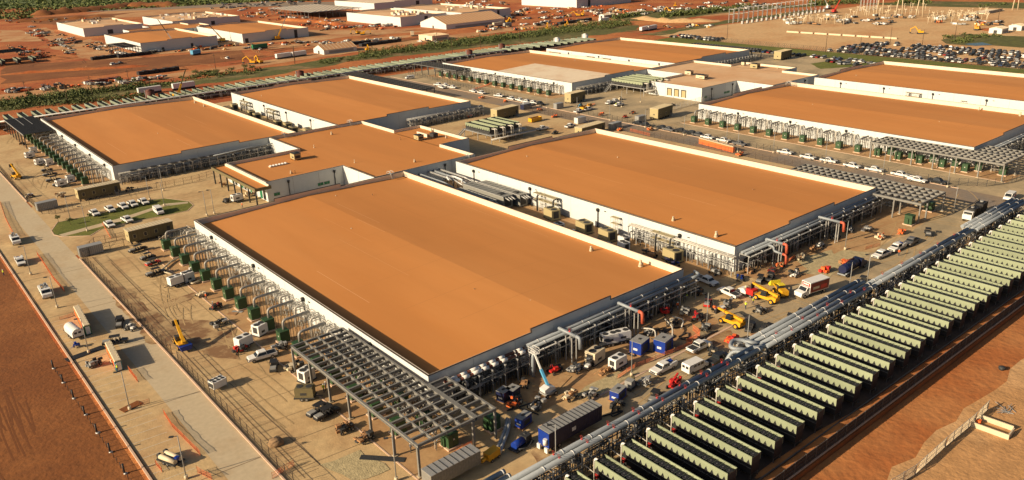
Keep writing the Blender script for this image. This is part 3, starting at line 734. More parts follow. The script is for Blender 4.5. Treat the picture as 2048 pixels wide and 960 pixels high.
# ================================================================ STEEL CANOPIES
def canopy(name, label, x0, x1, ys, z, cols_x=None, nlong=4, ntrans=20, dark=False, ext=None, roofkey=None, deep=.62, colw=.38):
    rt = thing(name, label, 'canopy', (0, 0, 0))
    key = 'steel_dark' if dark else 'steel'
    y0, y1 = ys[0], ys[-1]
    for y in ys:
        for x in (cols_x or (x0, x1)):
            mb = MB().use(key); mb.box(x-colw/2, y-colw/2, .2, x+colw/2, y+colw/2, z-deep); mb.use('concrete').box(x-.4, y-.4, 0, x+.4, y+.4, .22); mb.build('column', rt)
    def grid(xa, xb, ya, yb, nl, ntr):
        for i in range(nl+1):
            x = xa + (xb-xa)*i/nl; e = .2 if i in (0, nl) else .13
            mb = MB().use(key); mb.box(x-e, ya-.15, z-deep, x+e, yb+.15, z-deep+.06); mb.box(x-.03, ya-.15, z-deep+.06, x+.03, yb+.15, z-.06); mb.box(x-e, ya-.15, z-.06, x+e, yb+.15, z); mb.build('main_beam', rt)
        for j in range(ntr+1):
            y = ya + (yb-ya)*j/ntr
            mb = MB().use(key)
            for i in range(nl):
                a = xa + (xb-xa)*i/nl + .1; b = xa + (xb-xa)*(i+1)/nl - .1
                mb.box(a, y-.05, z-deep+.02, b, y+.04, z-.07); mb.box(a, y-.17, z-.07, b, y+.17, z-.02)
            mb.build('cross_beam', rt)
    if roofkey is None: grid(x0, x1, y0, y1, nlong, ntrans)
    else:
        for i in range(nlong+1):
            x = x0 + (x1-x0)*i/nlong; MB().use('steel').box(x-.12, y0, z-deep, x+.12, y1, z-.02).build('main_beam', rt)
        mb = MB().use(roofkey); mb.box(x0-.2, y0-.2, z, x1+.2, y1+.2, z+.08)
        mb.use('black')
        k = int((y1-y0)/1.1)
        for j in range(k): mb.box(x0, y0+j*1.1, z+.08, x1, y0+j*1.1+.14, z+.16)
        mb.build('roof_sheet', rt)
        mb = MB().use('galv'); mb.box(x0-.35, y0-.3, z-.1, x0-.2, y1+.3, z+.12); mb.box(x0+4.0, y0+22, z+.17, x0+4.25, y1, z+.22); mb.box(x0+7.5, y0+22, z+.17, x0+7.75, y1, z+.22); mb.build('gutter', rt)
    if ext: grid(*ext)
    return rt
yA = [-15.1 + 7.35*i for i in range(7)]
cA = canopy('steel_canopy', 'open grey steel lattice canopy at the front corner of the nearest hall', -12.3, -1.2, yA, 6.0, (-12.3, -1.6), 4, 22, ext=(-0.75, 3.0, -15.1, -1.2, 1, 7))
for (x, y) in ((2.9, -15.1), (2.9, -1.3)): MB().use('steel').box(x-.17, y-.17, .0, x+.17, y+.17, 5.58).build('column', cA)
cB = canopy('steel_canopy', 'open grey steel lattice canopy at the right corner of the second hall', 158.6, 169.6, [-14.2, -6.8, .6, 8, 15.4, 22.8, 30.2], 6.0, (159.0, 169.6), 4, 22, ext=(154.6, 158.15, -14.2, -.6, 1, 7))
for (x, y) in ((154.7, -14.2), (154.7, -6.8)): MB().use('steel').box(x-.17, y-.17, .0, x+.17, y+.17, 5.58).build('column', cB)
cF = canopy('steel_canopy', 'open grey steel lattice canopy over green cabinets at the front of the long right hall', 211.2, 222.4, [-14.2, -6.9, .4, 7.7, 15, 22.3, 29.7], 6.0, (211.4, 222.0), 4, 22, ext=(222.85, 232, -14.2, -1.2, 3, 7))
cC = canopy('steel_canopy', 'dark sheeted canopy at the left end of the left hall', -12.6, -1.0, [290.5, 298, 305.5, 313, 320.5, 328, 335.5], 6.0, (-12.6, -1.4), 3, 4, dark=True, roofkey='dark')
cE = canopy('steel_canopy', 'dark steel lattice canopy at the far left corner of the half pale hall', 213.6, 224.0, [286, 293.4, 300.8, 308.2, 315.6, 323, 331], 6.0, (213.7, 223.4), 4, 24, dark=True)
cD = canopy('steel_canopy', 'long dark steel lattice canopy behind the hall at the left centre', 161.5, 171.5, [247+i*7.5 for i in range(12)], 6.2, (161.8, 171.2), 4, 44, dark=True)
cH = canopy('steel_canopy', 'small dark steel lattice canopy right of the farthest hall', 384, 395, [200+i*7.5 for i in range(8)], 6.0, (384.3, 394.7), 3, 24, dark=True)

# ================================================================ GREEN CABINETS AND OVERHEAD DUCTS ALONG THE HALLS
def make_cabinet():
    rt = thing('green_cabinet', 'dark green electrical cabinet on concrete base', 'cabinet')
    MB().use('kerb').box(-1.35, -1.3, 0, 1.35, 1.3, .28).build('base', rt)
    mb = MB().use('green_box'); mb.box(-1.05, -1.0, .28, 1.05, 1.0, 2.75); mb.box(-1.12, -1.07, 2.75, 1.12, 1.07, 2.85); mb.box(-.2, 1.0, .3, .8, 1.35, 2.0); mb.build('housing', rt)
    MB().use('conduit_white').box(-1.075, -.25, 1.55, -1.055, .05, 1.85).build('warning_plate', rt)
    d = MB().use('black'); d.box(-1.07, -.02, .35, -1.055, .02, 2.65); d.box(1.055, -.95, .4, 1.075, .95, 2.6); d.build('door_seam', rt)
    return Proto(rt)
cab = make_cabinet()
def make_ductset():
    rt = thing('overhead_duct', 'grey elbow duct on posts', 'duct')
    mb = MB().use('duct'); mb.tube([(.35, 0, 2.75), (.35, 0, 5.0), (6.4, 0, 5.0)], .30, 8, .9); mb.build('duct', rt)
    mb = MB().use('steel_dark')
    for i in range(7):
        x = 1.6 + i*.75
        for y in ((-.33, .33) if i % 2 == 0 else (.0,)): mb.cyl((x, y, .05), (x, y, 4.8), .055, 5, cap=False)
    mb.build('post', rt)
    rr = random.Random(5)
    mb = MB().use('conduit_white')
    for k in range(6):
        y = -2.4 + k*.85; z = 4.0 + rr.uniform(-.3, .7)
        mb.tube([(5.0 + rr.uniform(-.8, .3), y, z - rr.uniform(1.5, 3)), (5.4, y, z), (8.0, y + rr.uniform(-.2, .2), z)], .075, 5, .3)
    mb.tube([(5.2, -2.9, .2), (5.2, -2.9, 4.6), (7.8, -2.9, 4.6)], .24, 7, .6)
    for k in range(3): mb.tube([(5.8 + k*.7, -3.2, 4.0+.25*k), (5.8 + k*.7, 3.2, 4.0+.25*k)], .07, 5)
    mb.build('conduit', rt)
    mb = MB().use('galv')
    for k in range(14):
        x = 4.6 + rr.random()*3.2; y = rr.uniform(-3, 3); z = rr.uniform(2.2, 4.6)
        mb.cbox(x, y, z, rr.uniform(.1, .5), rr.uniform(.1, .45), rr.uniform(.1, .35))
    for k in range(4): 
        for y in (-2.2, 1.9): mb.cyl((5.1 + k*.85, y, .05), (5.1 + k*.85, y, 4.3), .045, 4, cap=False)
    mb.box(4.8, -2.25, 3.55, 8.1, -2.15, 3.68); mb.box(4.8, 1.85, 3.55, 8.1, 1.95, 3.68)
    mb.build('tray_rack', rt)
    return Proto(rt)
duct = make_ductset()
rows = (('nearest hall', -8.3, 118.3, 7.55, 17, -15, -.5, 'overhead ducts and cabinets along the nearest hall'),
        ('left hall', -8.3, 314.0, 7.55, 15, 200, -.5, 'overhead ducts and cabinets along the left hall'),
        ('long right hall', 215.6, 112.0, 7.55, 16, -15, 222.8, 'overhead ducts and cabinets along the long right hall'),
        ('half pale hall', 216.6, 306.0, 7.55, 14, 200, 224, 'overhead ducts and cabinets along the half pale hall'))
for (nm, x, y, pit, n, ymin, xw, grp) in rows:
    for k in range(n):
        yy = y - pit*k; place = 'along the %s' % nm
        cab.place((x, yy, 0.06), 0, 'dark green cabinet, %s from the far end %s' % (nth(k), place), 'green cabinets along the ' + nm)
        if yy > 27 or nm in ('left hall', 'half pale hall'):
            duct.place((x, yy, 0.0), 0, 'elbow duct on posts, %s from the far end %s' % (nth(k), place), 'overhead ducts along the ' + nm)
# second line of cabinets beneath the lattices
for nm, x in (('nearest hall', -3.9), ('long right hall', 219.6)):
    for k in range(6):
        cab.place((x, 26 - 7.5*k, .06), R(90), 'inner green cabinet under the lattice of the %s, %s toward the camera' % (nm, nth(k)), 'inner green cabinets under the lattice')
for (px, py, lb) in ((1118+700, 449, 'lone green cabinet on a concrete base in front of the right lattice'), (1858, 422, 'green cabinet under the outer edge of the right lattice'), (985, 858, 'green cabinet by the right post of the foreground lattice')):
    p = gp(px, py); cab.place((p.x, p.y, .06), R(90), lb, 'lone green cabinets')
# conduit and hoses filling the space below the foreground lattices
def clutter(name, label, cat, x0, x1, y0, y1, z0, z1, n, seed, keys=('conduit_white', 'galv', 'steel_dark')):
    rr = random.Random(seed); rt = thing(name, label, cat, (x0, y0, 0))
    parts = {k: MB().use(k) for k in keys}
    W, L = x1-x0, y1-y0
    for i in range(n):
        mb = parts[rr.choice(keys)]; x = rr.uniform(0, W); y = rr.uniform(0, L); z = rr.uniform(z0, z1); t = rr.random()
        if t < .4:
            l = rr.uniform(1.2, 4); mb.tube([(x, y, z - rr.uniform(.8, 2.2)), (x, y, z), (min(W, x+l), y, z)], rr.uniform(.05, .12), 5, .35)
        elif t < .6:
            l = rr.uniform(1.5, 5); mb.tube([(x, y, z), (x, min(L, y+l), z), (x, min(L, y+l), max(.1, z-1.6))], rr.uniform(.05, .13), 5, .3)
        elif t < .8: mb.cyl((x, y, .05), (x, y, z), .06, 5, cap=False)
        else: mb.cbox(x, y, z, rr.uniform(.2, .9), rr.uniform(.2, .8), rr.uniform(.2, .6))
    for k, mb in parts.items():
        if mb.v: mb.build({'conduit_white': 'white_conduit', 'galv': 'grey_conduit', 'steel_dark': 'support', 'dark': 'hose', 'red': 'red_valve'}[k], rt)
    return rt
clutter('pipework', 'tangle of white and grey conduits beneath the foreground steel lattice', 'pipework', -7.5, -.6, -12, 28, 1.5, 4.6, 260, 3)
clutter('pipework', 'tangle of conduits beneath the lattice of the long right hall', 'pipework', 216.5, 222.5, -12, 28, 1.5, 4.6, 140, 4)
clutter('pipework', 'dark conduits beneath the lattice at the corner of the second hall', 'pipework', 158, 169, -5, 28, 1, 4.6, 150, 5)
clutter('pipework', 'dark equipment under the sheeted canopy at the left hall', 'pipework', -9, -2, 292, 336, 1, 4.5, 120, 6)

# ================================================================ PIPE RACKS
def rack(name, label, x0, x1, yc, z, pipes, step=6.0, width=2.6, seed=1, low=True, dens=1.0, legs=(-1, 1), key='galv', clut=('galv', 'steel_dark', 'dark')):
    """run of large pipes along x on trestles, small pipework below"""
    rr = random.Random(seed); rt = thing(name, label, 'pipe rack', (x0, yc, 0)); L = x1-x0
    for i, (dy, dz, r, key_) in enumerate(pipes):
        mb = MB().use(key_); mb.cyl((0, dy, z+dz+r), (L, dy, z+dz+r), r, 12); mb.use('white')
        x = rr.uniform(2, 5)
        while x < L: mb.cyl((x, dy, z+dz+r), (x+.22, dy, z+dz+r), r+.035, 12); x += rr.choice((6.0, 6.0, 12.0))
        mb.build('pipe', rt)
    n = int(L/step)
    for k in range(n+1):
        x = min(k*step + .3, L-.2); mb = MB().use(key)
        for s in legs: mb.box(x-.09, s*width/2-.09, 0.05, x+.09, s*width/2+.09, z-.12)
        mb.box(x-.1, -width/2-.3, z-.2, x+.1, width/2+.3, z); mb.box(x-.07, -width/2, z*.55, x+.07, width/2, z*.55+.14); mb.build('trestle', rt)
    mb = MB().use('galv')
    for s in (-1, 1): mb.box(0, s*width/2-.06, z*.55+.16, L, s*width/2+.06, z*.55+.3)
    mb.build('rail', rt)
    if low:
        for kk in clut:
            mb = MB().use(kk)
            for i in range(int(L*dens*.9)):
                x = rr.uniform(.3, L-.5); y = rr.uniform(-width/2-.2, width/2+.5); zt_ = rr.uniform(1.4, z-.5); t = rr.random()
                if t < .5: 
                    dx = rr.uniform(.3, .9); mb.tube([(x, y, .3), (x, y, zt_), (x+dx, y - .2, zt_), (x+dx, y-.2, .3)], rr.uniform(.05, .13), 5, .3)
                elif t < .75: mb.tube([(x, y, zt_), (min(L, x+rr.uniform(2, 7)), y, zt_)], rr.uniform(.05, .12), 5)
                elif t < .9: mb.cyl((x, y, zt_), (x, y+rr.uniform(.3, 1), zt_), rr.uniform(.12, .25), 7)
                else: mb.cbox(x, y, zt_, rr.uniform(.2, .6), rr.uniform(.2, .6), rr.uniform(.2, .8))
            mb.build({'galv': 'small_pipework', 'steel_dark': 'dark_pipework', 'dark': 'valve_group', 'conduit_white': 'white_pipework'}[kk], rt)
    return rt
def valve(rt, x, y, z, flip=1):
    mb = MB().use('red'); mb.cyl((x, y, z-.1), (x, y, z+.35), .08, 7); mb.cyl((x-.12, y, z-.05), (x+.12, y, z-.05), .24, 8)
    v = mb.build('valve', rt)
    w_ = MB().use('red_dark'); 
    pts = [(x, y+.30*math.cos(t*math.pi/6), z+.55+.30*math.sin(t*math.pi/6)) for t in range(13)]
    w_.tube(pts, .03, 5); w_.box(x-.02, y-.3, z+.53, x+.02, y+.3, z+.57); w_.build('handwheel', v)
r1 = rack('pipe_rack', 'twin silver pipes on trestles in the foreground beside the dry coolers', -12, 54, -30.9, 4.35, ((-.62, 0, .45, 'silver'), (.62, 0, .45, 'silver')), seed=2, dens=2.6)
for i in range(8): valve(r1, 14.2 + i*5.9, .62, 5.1); valve(r1, 14.2 + i*5.9, -.62, 5.05)
r2 = rack('pipe_rack', 'four silver pipes side by side on the middle of the cooler rack', 55.2, 96, -29.9, 4.35, ((-1.9, 0, .45, 'silver'), (-.65, 0, .45, 'silver'), (.65, 0, .45, 'silver'), (1.9, 0, .45, 'silver')), seed=3, dens=2.8, width=3.6)
for i in range(4): valve(r2, 5 + i*9.2, -.65, 5.05); valve(r2, 8.4 + i*9.2, -1.9, 5.0)
r3 = rack('pipe_rack', 'twin silver pipes on the far stretch of the cooler rack', 96, 146, -30.9, 4.35, ((-.62, 0, .45, 'silver'), (.62, 0, .45, 'silver')), seed=4, dens=2.6)
for i in range(5): valve(r3, 6 + i*9, .62, 5.05)
r4 = rack('pipe_rack', 'four silver pipes at the far end of the cooler rack by the road', 147, 180, -30.3, 4.35, ((-1.7, 0, .45, 'silver'), (-.55, 0, .45, 'silver'), (.6, 0, .45, 'silver'), (1.75, 0, .45, 'silver')), seed=5, dens=2.4, width=3.4)
r0 = rack('pipe_rack', 'pair of capped silver pipes at the bottom edge beside the foreground rack', -16, -5.2, -28.2, 3.9, ((-.65, 0, .45, 'silver'), (.65, 0, .45, 'silver')), seed=6, low=False)
# expansion loops where the twin and quadruple runs meet
lp = thing('expansion_loop', 'U shaped bends of silver pipe linking the twin and quadruple runs', 'pipe loop', (54, -30, 0))
zc = 4.8
MB().use('silver').tube([(-2.2, -.4, zc), (-2.2, -.4, zc), (-4.5, 2.4, zc), (-1.0, 4.2, zc), (.8, 1.6, zc), (1.6, -1.6, zc)], .40, 10, 1.6).build('pipe_bend', lp)
MB().use('silver').tube([(1.4, 1.0, zc+.05), (-1.2, 1.2, zc+.05), (-1.0, -.9, zc+.05), (1.4, -1.4, zc+.05)], .40, 10, 1.2).build('pipe_bend', lp)
MB().use('silver').tube([(1.4, 2.2, zc), (-.2, 2.3, zc), (-.3, .6, zc+.5), (1.4, -.3, zc)], .40, 10, 1.2).build('pipe_bend', lp)
MB().use('silver').tube([(-3.4, -1.3, zc), (-4.6, 1.6, zc-.1), (-5.6, 2.2, 2.6), (-5.6, 2.4, .6)], .38, 10, 1.4).build('pipe_bend', lp)
mb = MB().use('galv')
for (x, y) in ((-4.2, 2.4), (-1.2, 3.8), (.9, 2.2)): mb.box(x-.1, y-.1, 0, x+.1, y+.1, 4.35)
mb.build('support', lp)

# racks in front of the halls
def front_rack(label, x0, x1, yw, zz, tees, seed, key='silver', dens=1.5, third=True):
    rt = rack('pipe_rack', label, x0, x1, yw - 1.7, zz, ((-.55, 0, .34, key), (.55, .1, .34, key)) + (((-1.5, -.5, .16, 'galv'),) if third else ()), step=5.4, width=2.6, seed=seed, dens=dens)
    for (x, ln, dropkey) in tees:
        xx = x - x0; zt_ = zz + 1.15
        MB().use(key).tube([(xx, .55, zz+.3), (xx, .9, zt_), (xx, -ln, zt_)], .36, 10, .5).build('branch_pipe', rt)
        MB().use(dropkey).tube([(xx, -ln, zt_), (xx, -ln-1.0, zt_), (xx, -ln-1.1, zt_-2.3)], .36, 10, .8).build('elbow', rt)
        mb = MB().use('galv')
        for (dx, dy) in ((-.6, -ln+.6), (.6, -ln+.6), (-.6, -1.9), (.6, -1.9)): mb.box(xx+dx-.1, dy-.1, 0, xx+dx+.1, dy+.1, zt_-.4)
        mb.box(xx-.8, -ln+.5, zt_-.5, xx+.8, -ln+.7, zt_-.38); mb.box(xx-.8, -2.0, zt_-.5, xx+.8, -1.8, zt_-.38); mb.build('portal_frame', rt)
        valve(rt, xx, -ln*.55, zt_+.3)
    return rt
fa = front_rack('silver pipes on posts along the shaded front of the nearest hall', 22, 72, 0, 4.75, ((30.5, 4.2, 'silver'), (47.5, 5.0, 'elbow_red')), 11, dens=1.6)
MB().use('silver').tube([(48, -.55, 5.1), (51.2, -.55, 5.1), (51.8, 1.6, 5.1)], .36, 10, 1.0).build('elbow', fa)
MB().use('silver').tube([(0, -2.2, 5.1), (-1.2, -2.6, 5.1), (-1.5, -2.8, 3.5), (-1.5, -2.8, .5)], .34, 10, .6).build('elbow', fa)
# unfinished, banded stretch
fb = rack('pipe_rack', 'dark twin pipes with white insulation sleeves beside the foreground lattice', 2.5, 21, -1.9, 4.75, ((-.55, 0, .28, 'rust'), (.55, .1, .28, 'rust')), step=3, width=2.6, seed=12, dens=3.4)
for k in range(8):
    for dy in (-.55, .55):
        if k == 6: continue
        MB().use('white').cyl((1.2+k*2.2+dy*.2, dy, 5.08), (2.5+k*2.2+dy*.2 + (.6 if k == 2 else 0), dy, 5.08), .38, 10).build('insulation_sleeve', fb)
fbn = front_rack('silver pipes on posts along the shaded front of the second hall', 91, 158, 0.3, 4.75, ((101.5, 4.0, 'elbow_red'), (125.5, 5.5, 'elbow_red')), 13, dens=2.0)
MB().use('silver').tube([(9, -.55, 5.1), (9, -2.4, 5.1), (9, -2.6, 4.0), (9, -5.0, 3.9)], .3, 10, .6).build('branch_pipe', fbn)
MB().use('elbow_red').tube([(9, -5.0, 3.9), (9, -6.0, 3.8), (9, -6.1, 1.6)], .3, 10, .6).build('elbow', fbn)
bw = rack('pipe_rack', 'twin pale pipes turning the front left corner of the second hall', 0, 34, 0, 4.55, ((-.4, 0, .26, 'conduit_white'), (.35, 0, .26, 'conduit_white')), step=3.4, width=1.6, seed=14, dens=.9, clut=('steel_dark', 'galv'))
bw.location = (88.0, -1.2, 0); bw.rotation_euler = (0, 0, R(90))
rc = rack('pipe_rack', 'dark low pipework along the shaded front of the left hall', 1, 66, 198.6, 3.9, ((-.5, 0, .18, 'steel'), (.5, 0, .18, 'steel')), step=3.2, width=2.0, seed=15, dens=1.4)
for k in range(12): MB().use('black').box(4+k*3.6, -1.0, 4.3, 6.2+k*3.6, .9, 4.42).build('cable_tray_lid', rc)
MB().use('silver').tube([(34, -1.2, 4.4), (48, -1.2, 4.9), (62, -1.0, 4.9)], .22, 8).build('pipe', rc)
rd = rack('pipe_rack', 'pale pipework along the shaded front of the hall behind the link', 122, 164, 196.6, 4.0, ((-.5, 0, .22, 'galv'), (.5, .2, .22, 'galv')), step=3, width=2.2, seed=16, dens=2.0, clut=('galv', 'steel_dark', 'conduit_white'))
re_ = rack('pipe_rack', 'grey pipework along the shaded front of the half pale hall', 226, 282, 195.8, 4.0, ((-.5, 0, .22, 'steel'), (.5, .2, .22, 'steel')), step=3, width=2.2, seed=17, dens=1.8)
rf_ = rack('pipe_rack', 'grey pipes along the shaded front of the long right hall', 226, 296, -2.4, 4.6, ((-.5, 0, .3, 'silver'), (.5, .1, .3, 'silver')), step=5, width=2.4, seed=18, dens=1.8, clut=('galv', 'steel_dark', 'conduit_white'))
rh_ = rack('pipe_rack', 'dark pipework along the shaded front of the farthest hall', 330, 384, 197.2, 3.6, ((0, 0, .2, 'steel'),), step=3, width=2, seed=19, dens=1.2, clut=('steel_dark', 'galv'))
nr = rack('pipe_rack', 'long grey pipe rack in front of the distant dry cooler row', -20, 300, 344.2, 3.6, ((-.6, 0, .35, 'galv'), (.6, 0, .35, 'galv')), step=12.6, width=2.6, seed=21, dens=.5, clut=('galv', 'dark'))
# ================================================================ VEHICLES (front towards +x)
def wheels(rt, xs, half, r=.38, wd=.26, key='tyre', rim='rim'):
    for x in xs:
        for s in (-1, 1):
            mb = MB().use(key); mb.cyl((x, s*half-wd/2, r), (x, s*half+wd/2, r), r, 12); 
            w_ = mb.build('wheel', rt)
            MB().use(rim).cyl((x, s*(half+wd/2)-.01, r), (x, s*(half+wd/2)+.02, r), r*.55, 8).build('rim', w_)
def frustum(mb, x0, x1, y, z0, tx0, tx1, ty, z1):
    p = [(x0, -y, z0), (x1, -y, z0), (x1, y, z0), (x0, y, z0), (tx0, -ty, z1), (tx1, -ty, z1), (tx1, ty, z1), (tx0, ty, z1)]
    n = len(mb.v); mb.v += p
    for q in ((0,3,2,1),(4,5,6,7),(0,1,5,4),(1,2,6,5),(2,3,7,6),(3,0,4,7)): mb.face(tuple(n+i for i in q))
def make_pickup(paint, label, service=False, small=False):
    rt = thing('pickup_truck', label, 'pickup')
    mb = MB().use(paint)
    mb.prism([(-2.9, .5), (-2.95, 1.05), (-2.9, 1.12), (-.95, 1.12), (-.95, .5)], -.98, .98)
    mb.prism([(-.95, .5), (-.95, 1.12), (1.35, 1.12), (2.72, 1.02), (2.92, .85), (2.95, .5)], -.98, .98)
    frustum(mb, -.95, 1.45, .93, 1.12, -.8, .75, .74, 1.80); mb.box(-.78, -.73, 1.80, .72, .73, 1.86)
    b = mb.build('body', rt)
    g = MB().use('glass')
    frustum(g, -.975, 1.475, .86, 1.2, -.845, .80, .72, 1.72); frustum(g, -.83, 1.16, .95, 1.2, -.72, .66, .765, 1.72)
    g.build('windows', rt)
    if service:
        k = MB().use(paint); k.box(-2.95, -1.05, .75, -1.0, -.6, 1.5); k.box(-2.95, .6, .75, -1.0, 1.05, 1.5); k.use('dark').box(-2.9, -.6, .9, -1.05, .6, 1.0)
        k.use('blue_paint').box(-2.6, -.5, 1.0, -1.9, .2, 1.45); k.use('steel_dark').bar((-2.9, -.9, 1.75), (-1.0, -.9, 1.75), .06); k.bar((-2.9, .9, 1.75), (-1.0, .9, 1.75), .06); k.bar((-2.8,-.9,1.5), (-2.8,-.9,1.75), .06); k.bar((-2.8,.9,1.5), (-2.8,.9,1.75), .06); k.build('service_box', rt)
    else:
        MB().use('dark').box(-2.82, -.82, 1.1, -1.02, .82, 1.135).build('bed_floor', rt)
    k = MB().use('dark'); k.box(2.9, -.6, .62, 2.97, .6, .88); k.box(-3.0, -.9, .45, -2.93, .9, .58); k.box(2.93, -.95, .42, 3.0, .95, .56); k.build('bumper', rt)
    for s in (-1, 1): MB().use('cream').box(2.82, s*.78-.16, .78, 2.95, s*.78+.16, .95).build('headlight', rt)
    for s in (-1, 1): MB().use('red_dark').box(-2.985, s*.86-.08, .75, -2.93, s*.86+.08, 1.0).build('tail_light', rt)
    wheels(rt, (-1.85, 1.85), .86, .40)
    return Proto(rt)
def make_van(label, paint='white', stripe=False):
    rt = thing('cargo_van', label, 'van')
    mb = MB().use(paint)
    mb.prism([(-2.75, .45), (-2.8, 1.9), (-2.6, 2.15), (1.2, 2.15), (1.9, 1.35), (2.65, 1.15), (2.8, .85), (2.8, .45)], -.98, .98); mb.build('body', rt)
    g = MB().use('glass'); frustum(g, 1.2, 1.96, .88, 1.38, 1.0, 1.3, .80, 2.08)
    for s in (-1, 1): g.box(.45, s*.97-.02, 1.35, 1.25, s*.97+.02, 1.9)
    for s in (-1, 1):
        g.box(-.5, s*.97-.02, 1.4, .25, s*.97+.02, 1.85); g.box(-1.5, s*.97-.02, 1.4, -.75, s*.97+.02, 1.85)
    for s in (-.45, .45): g.box(-2.83, s-.3, 1.35, -2.76, s+.3, 1.85)
    g.build('windows', rt)
    if stripe:
        MB().use('red').prism([(-2.7, .7), (-2.7, 1.5), (-.5, .7)], -1.0, 1.0).build('painted_stripe', rt)
    MB().use('dark').box(2.78, -.9, .4, 2.88, .9, .6).build('bumper', rt)
    wheels(rt, (-1.8, 1.75), .86, .36); return Proto(rt)
def make_buggy(label, seats=2, key='dark', roof='black'):
    rt = thing('utility_buggy', label, 'buggy')
    L = .9 + seats*.55
    mb = MB().use(key); mb.prism([(-L, .4), (-L, .85), (-L*.3, .85), (-L*.3, .45), (L*.45, .45), (L*.5, .95), (L*.95, .8), (L, .45)], -.68, .68); mb.build('body', rt)
    f = MB().use('black')
    for x in (-L*.35, L*.42):
        for s in (-.62, .62): f.bar((x, s, .8), (x*.8, s, 1.85), .07)
    f.build('roll_cage', rt)
    MB().use(roof).box(-L*.42, -.68, 1.83, L*.42, .68, 1.9).build('roof', rt)
    s_ = MB().use('black')
    for i in range(seats): s_.box(-L*.25+i*.75, -.6, .5, -L*.25+i*.75+.45, .6, .78); s_.box(-L*.25+i*.75, -.6, .78, -L*.25+i*.75+.12, .6, 1.2)
    s_.build('seat', rt)
    c = MB().use('grey'); c.box(-L*.95, -.55, .85, -L*.4, .55, 1.15); c.build('cargo_bed', rt)
    wheels(rt, (-L*.68, L*.68), .64, .33, .24); return Proto(rt)
white_pick = make_pickup('white', 'white pickup truck'); dark_pick = make_pickup('car_dark', 'black pickup truck')
serv_pick = make_pickup('white', 'white service pickup with tool boxes', service=True); grey_pick = make_pickup('car_grey', 'grey pickup truck')
vanp = make_van('white cargo van'); vans = make_van('white van with red tail', stripe=True)
def putp(proto, px, py, hd, label, group=None):
    p = gp(px, py); return proto.place((p.x, p.y, .06), R(hd), label, group)
# row along the fence of the middle road, from the far end to the near end
G1 = 'pickups parked along the road between the two campuses'
for k, (px, py) in enumerate(((1570, 308), (1616, 318), (1657, 325), (1704, 335.5), (1748, 343), (1800, 353))):
    putp(white_pick, px, py, -94 if k % 2 else -87, 'white pickup on the fence road, %s of six going nearer' % nth(k), G1)
putp(serv_pick, 1834, 364, -92, 'white utility pickup just before the black one on the fence road', G1)
putp(dark_pick, 1874, 367, -95, 'black pickup, last of the row on the fence road', G1)
putp(white_pick, 1415, 278, -92, 'white pickup on the road opposite the orange toilets, farther one', G1)
putp(white_pick, 1447, 284, -92, 'white pickup on the road opposite the orange toilets, nearer one', G1)
putp(grey_pick, 1479, 291, -92, 'grey pickup on the road beyond the two white ones', G1)
for k, (px, py, pr, w_) in enumerate(((1277, 250, dark_pick, 'black'), (1291, 253, dark_pick, 'black'), (1325, 259, dark_pick, 'black'), (1337, 262, grey_pick, 'grey'), (1362, 265, dark_pick, 'black'), (1384, 270, dark_pick, 'black'), (1397, 273, grey_pick, 'grey'))):
    putp(pr, px, py, -92, '%s pickup, %s from the far end of the dark row on the road' % (w_, nth(k)), G1)
for k, (px, py) in enumerate(((877, 172), (884, 177), (891, 173), (905, 177), (947, 185), (963, 188), (998, 194), (1023, 200), (1040, 203), (1053, 206), (1055, 211), (1080, 210), (1066, 208))):
    putp(white_pick if k not in (11,) else dark_pick, px, py, -90 + (12 if k % 3 == 0 else -6), '%s pickup, %s from the left on the back stretch of the middle road' % ('white' if k != 11 else 'black', nth(k)), 'pickups on the back stretch of the middle road')
for (px, py, pr, h_, lb) in ((1218, 208, white_pick, 20, 'white pickup left of the steel platform by the docks'), (1229, 205, white_pick, 15, 'white pickup behind another near the dock platform'), (1238, 212, white_pick, 5, 'white pickup with bright bonnet in front of the dock platform'),
        (1157, 225, white_pick, 10, 'white pickup left of the junction near the yellow truck'), (1176, 221, white_pick, 5, 'white pickup at the junction right beside the yellow truck'),
        (1085, 260, white_pick, -10, 'white pickup parked between the cooler platform and tan portable'), (1140, 255, white_pick, 10, 'white pickup behind the parapet of the second hall'),
        (190, 430, white_pick, -88, 'white pickup, leftmost of five above the oval lawn'), (221, 422.5, white_pick, -88, 'white pickup, second of five above the oval lawn'), (247, 416.5, white_pick, -88, 'white pickup, third of five above the oval lawn'), (266, 412, white_pick, -88, 'white pickup, fourth of five above the oval lawn'), (288, 407.5, white_pick, -88, 'white pickup, rightmost of five above the oval lawn'),
        (220, 453, white_pick, -90, 'white pickup, left one of two below the oval lawn'), (255, 443.5, white_pick, -86, 'white pickup, right one of two below the oval lawn'),
        (525, 718, white_pick, 172, 'white pickup left of the foreground steel lattice'), (1326, 742, serv_pick, 179, 'white service pickup beside the white van in the front yard'), (1398, 699, white_pick, -2, 'white pickup with black bed behind the white van'),
        (1414, 567, white_pick, -95, 'white pickup in shade at the corner of the nearest hall'), (1458, 591, white_pick, 82, 'white pickup in front of the long yellow telehandler'),
        (1762, 514, white_pick, 176, 'white pickup behind the blue tank truck'), (1793, 500, serv_pick, 178, 'white work truck behind the white pickup in the right yard'), (1822, 488, grey_pick, 182, 'grey truck last in the queue in the right yard'),
        (42, 528, serv_pick, -92, 'white service truck at the left roadside, farther one'), (1436, 724, dark_pick, 2, 'dark vehicle half hidden behind the silver pipes in the front yard')):
    putp(pr, px, py, h_, lb)
putp(vanp, 1390, 740, -3, 'white cargo van beside the silver pipes in the front yard'); putp(vanp, 318, 427, -92, 'white delivery van on the lower edge of the oval lawn')
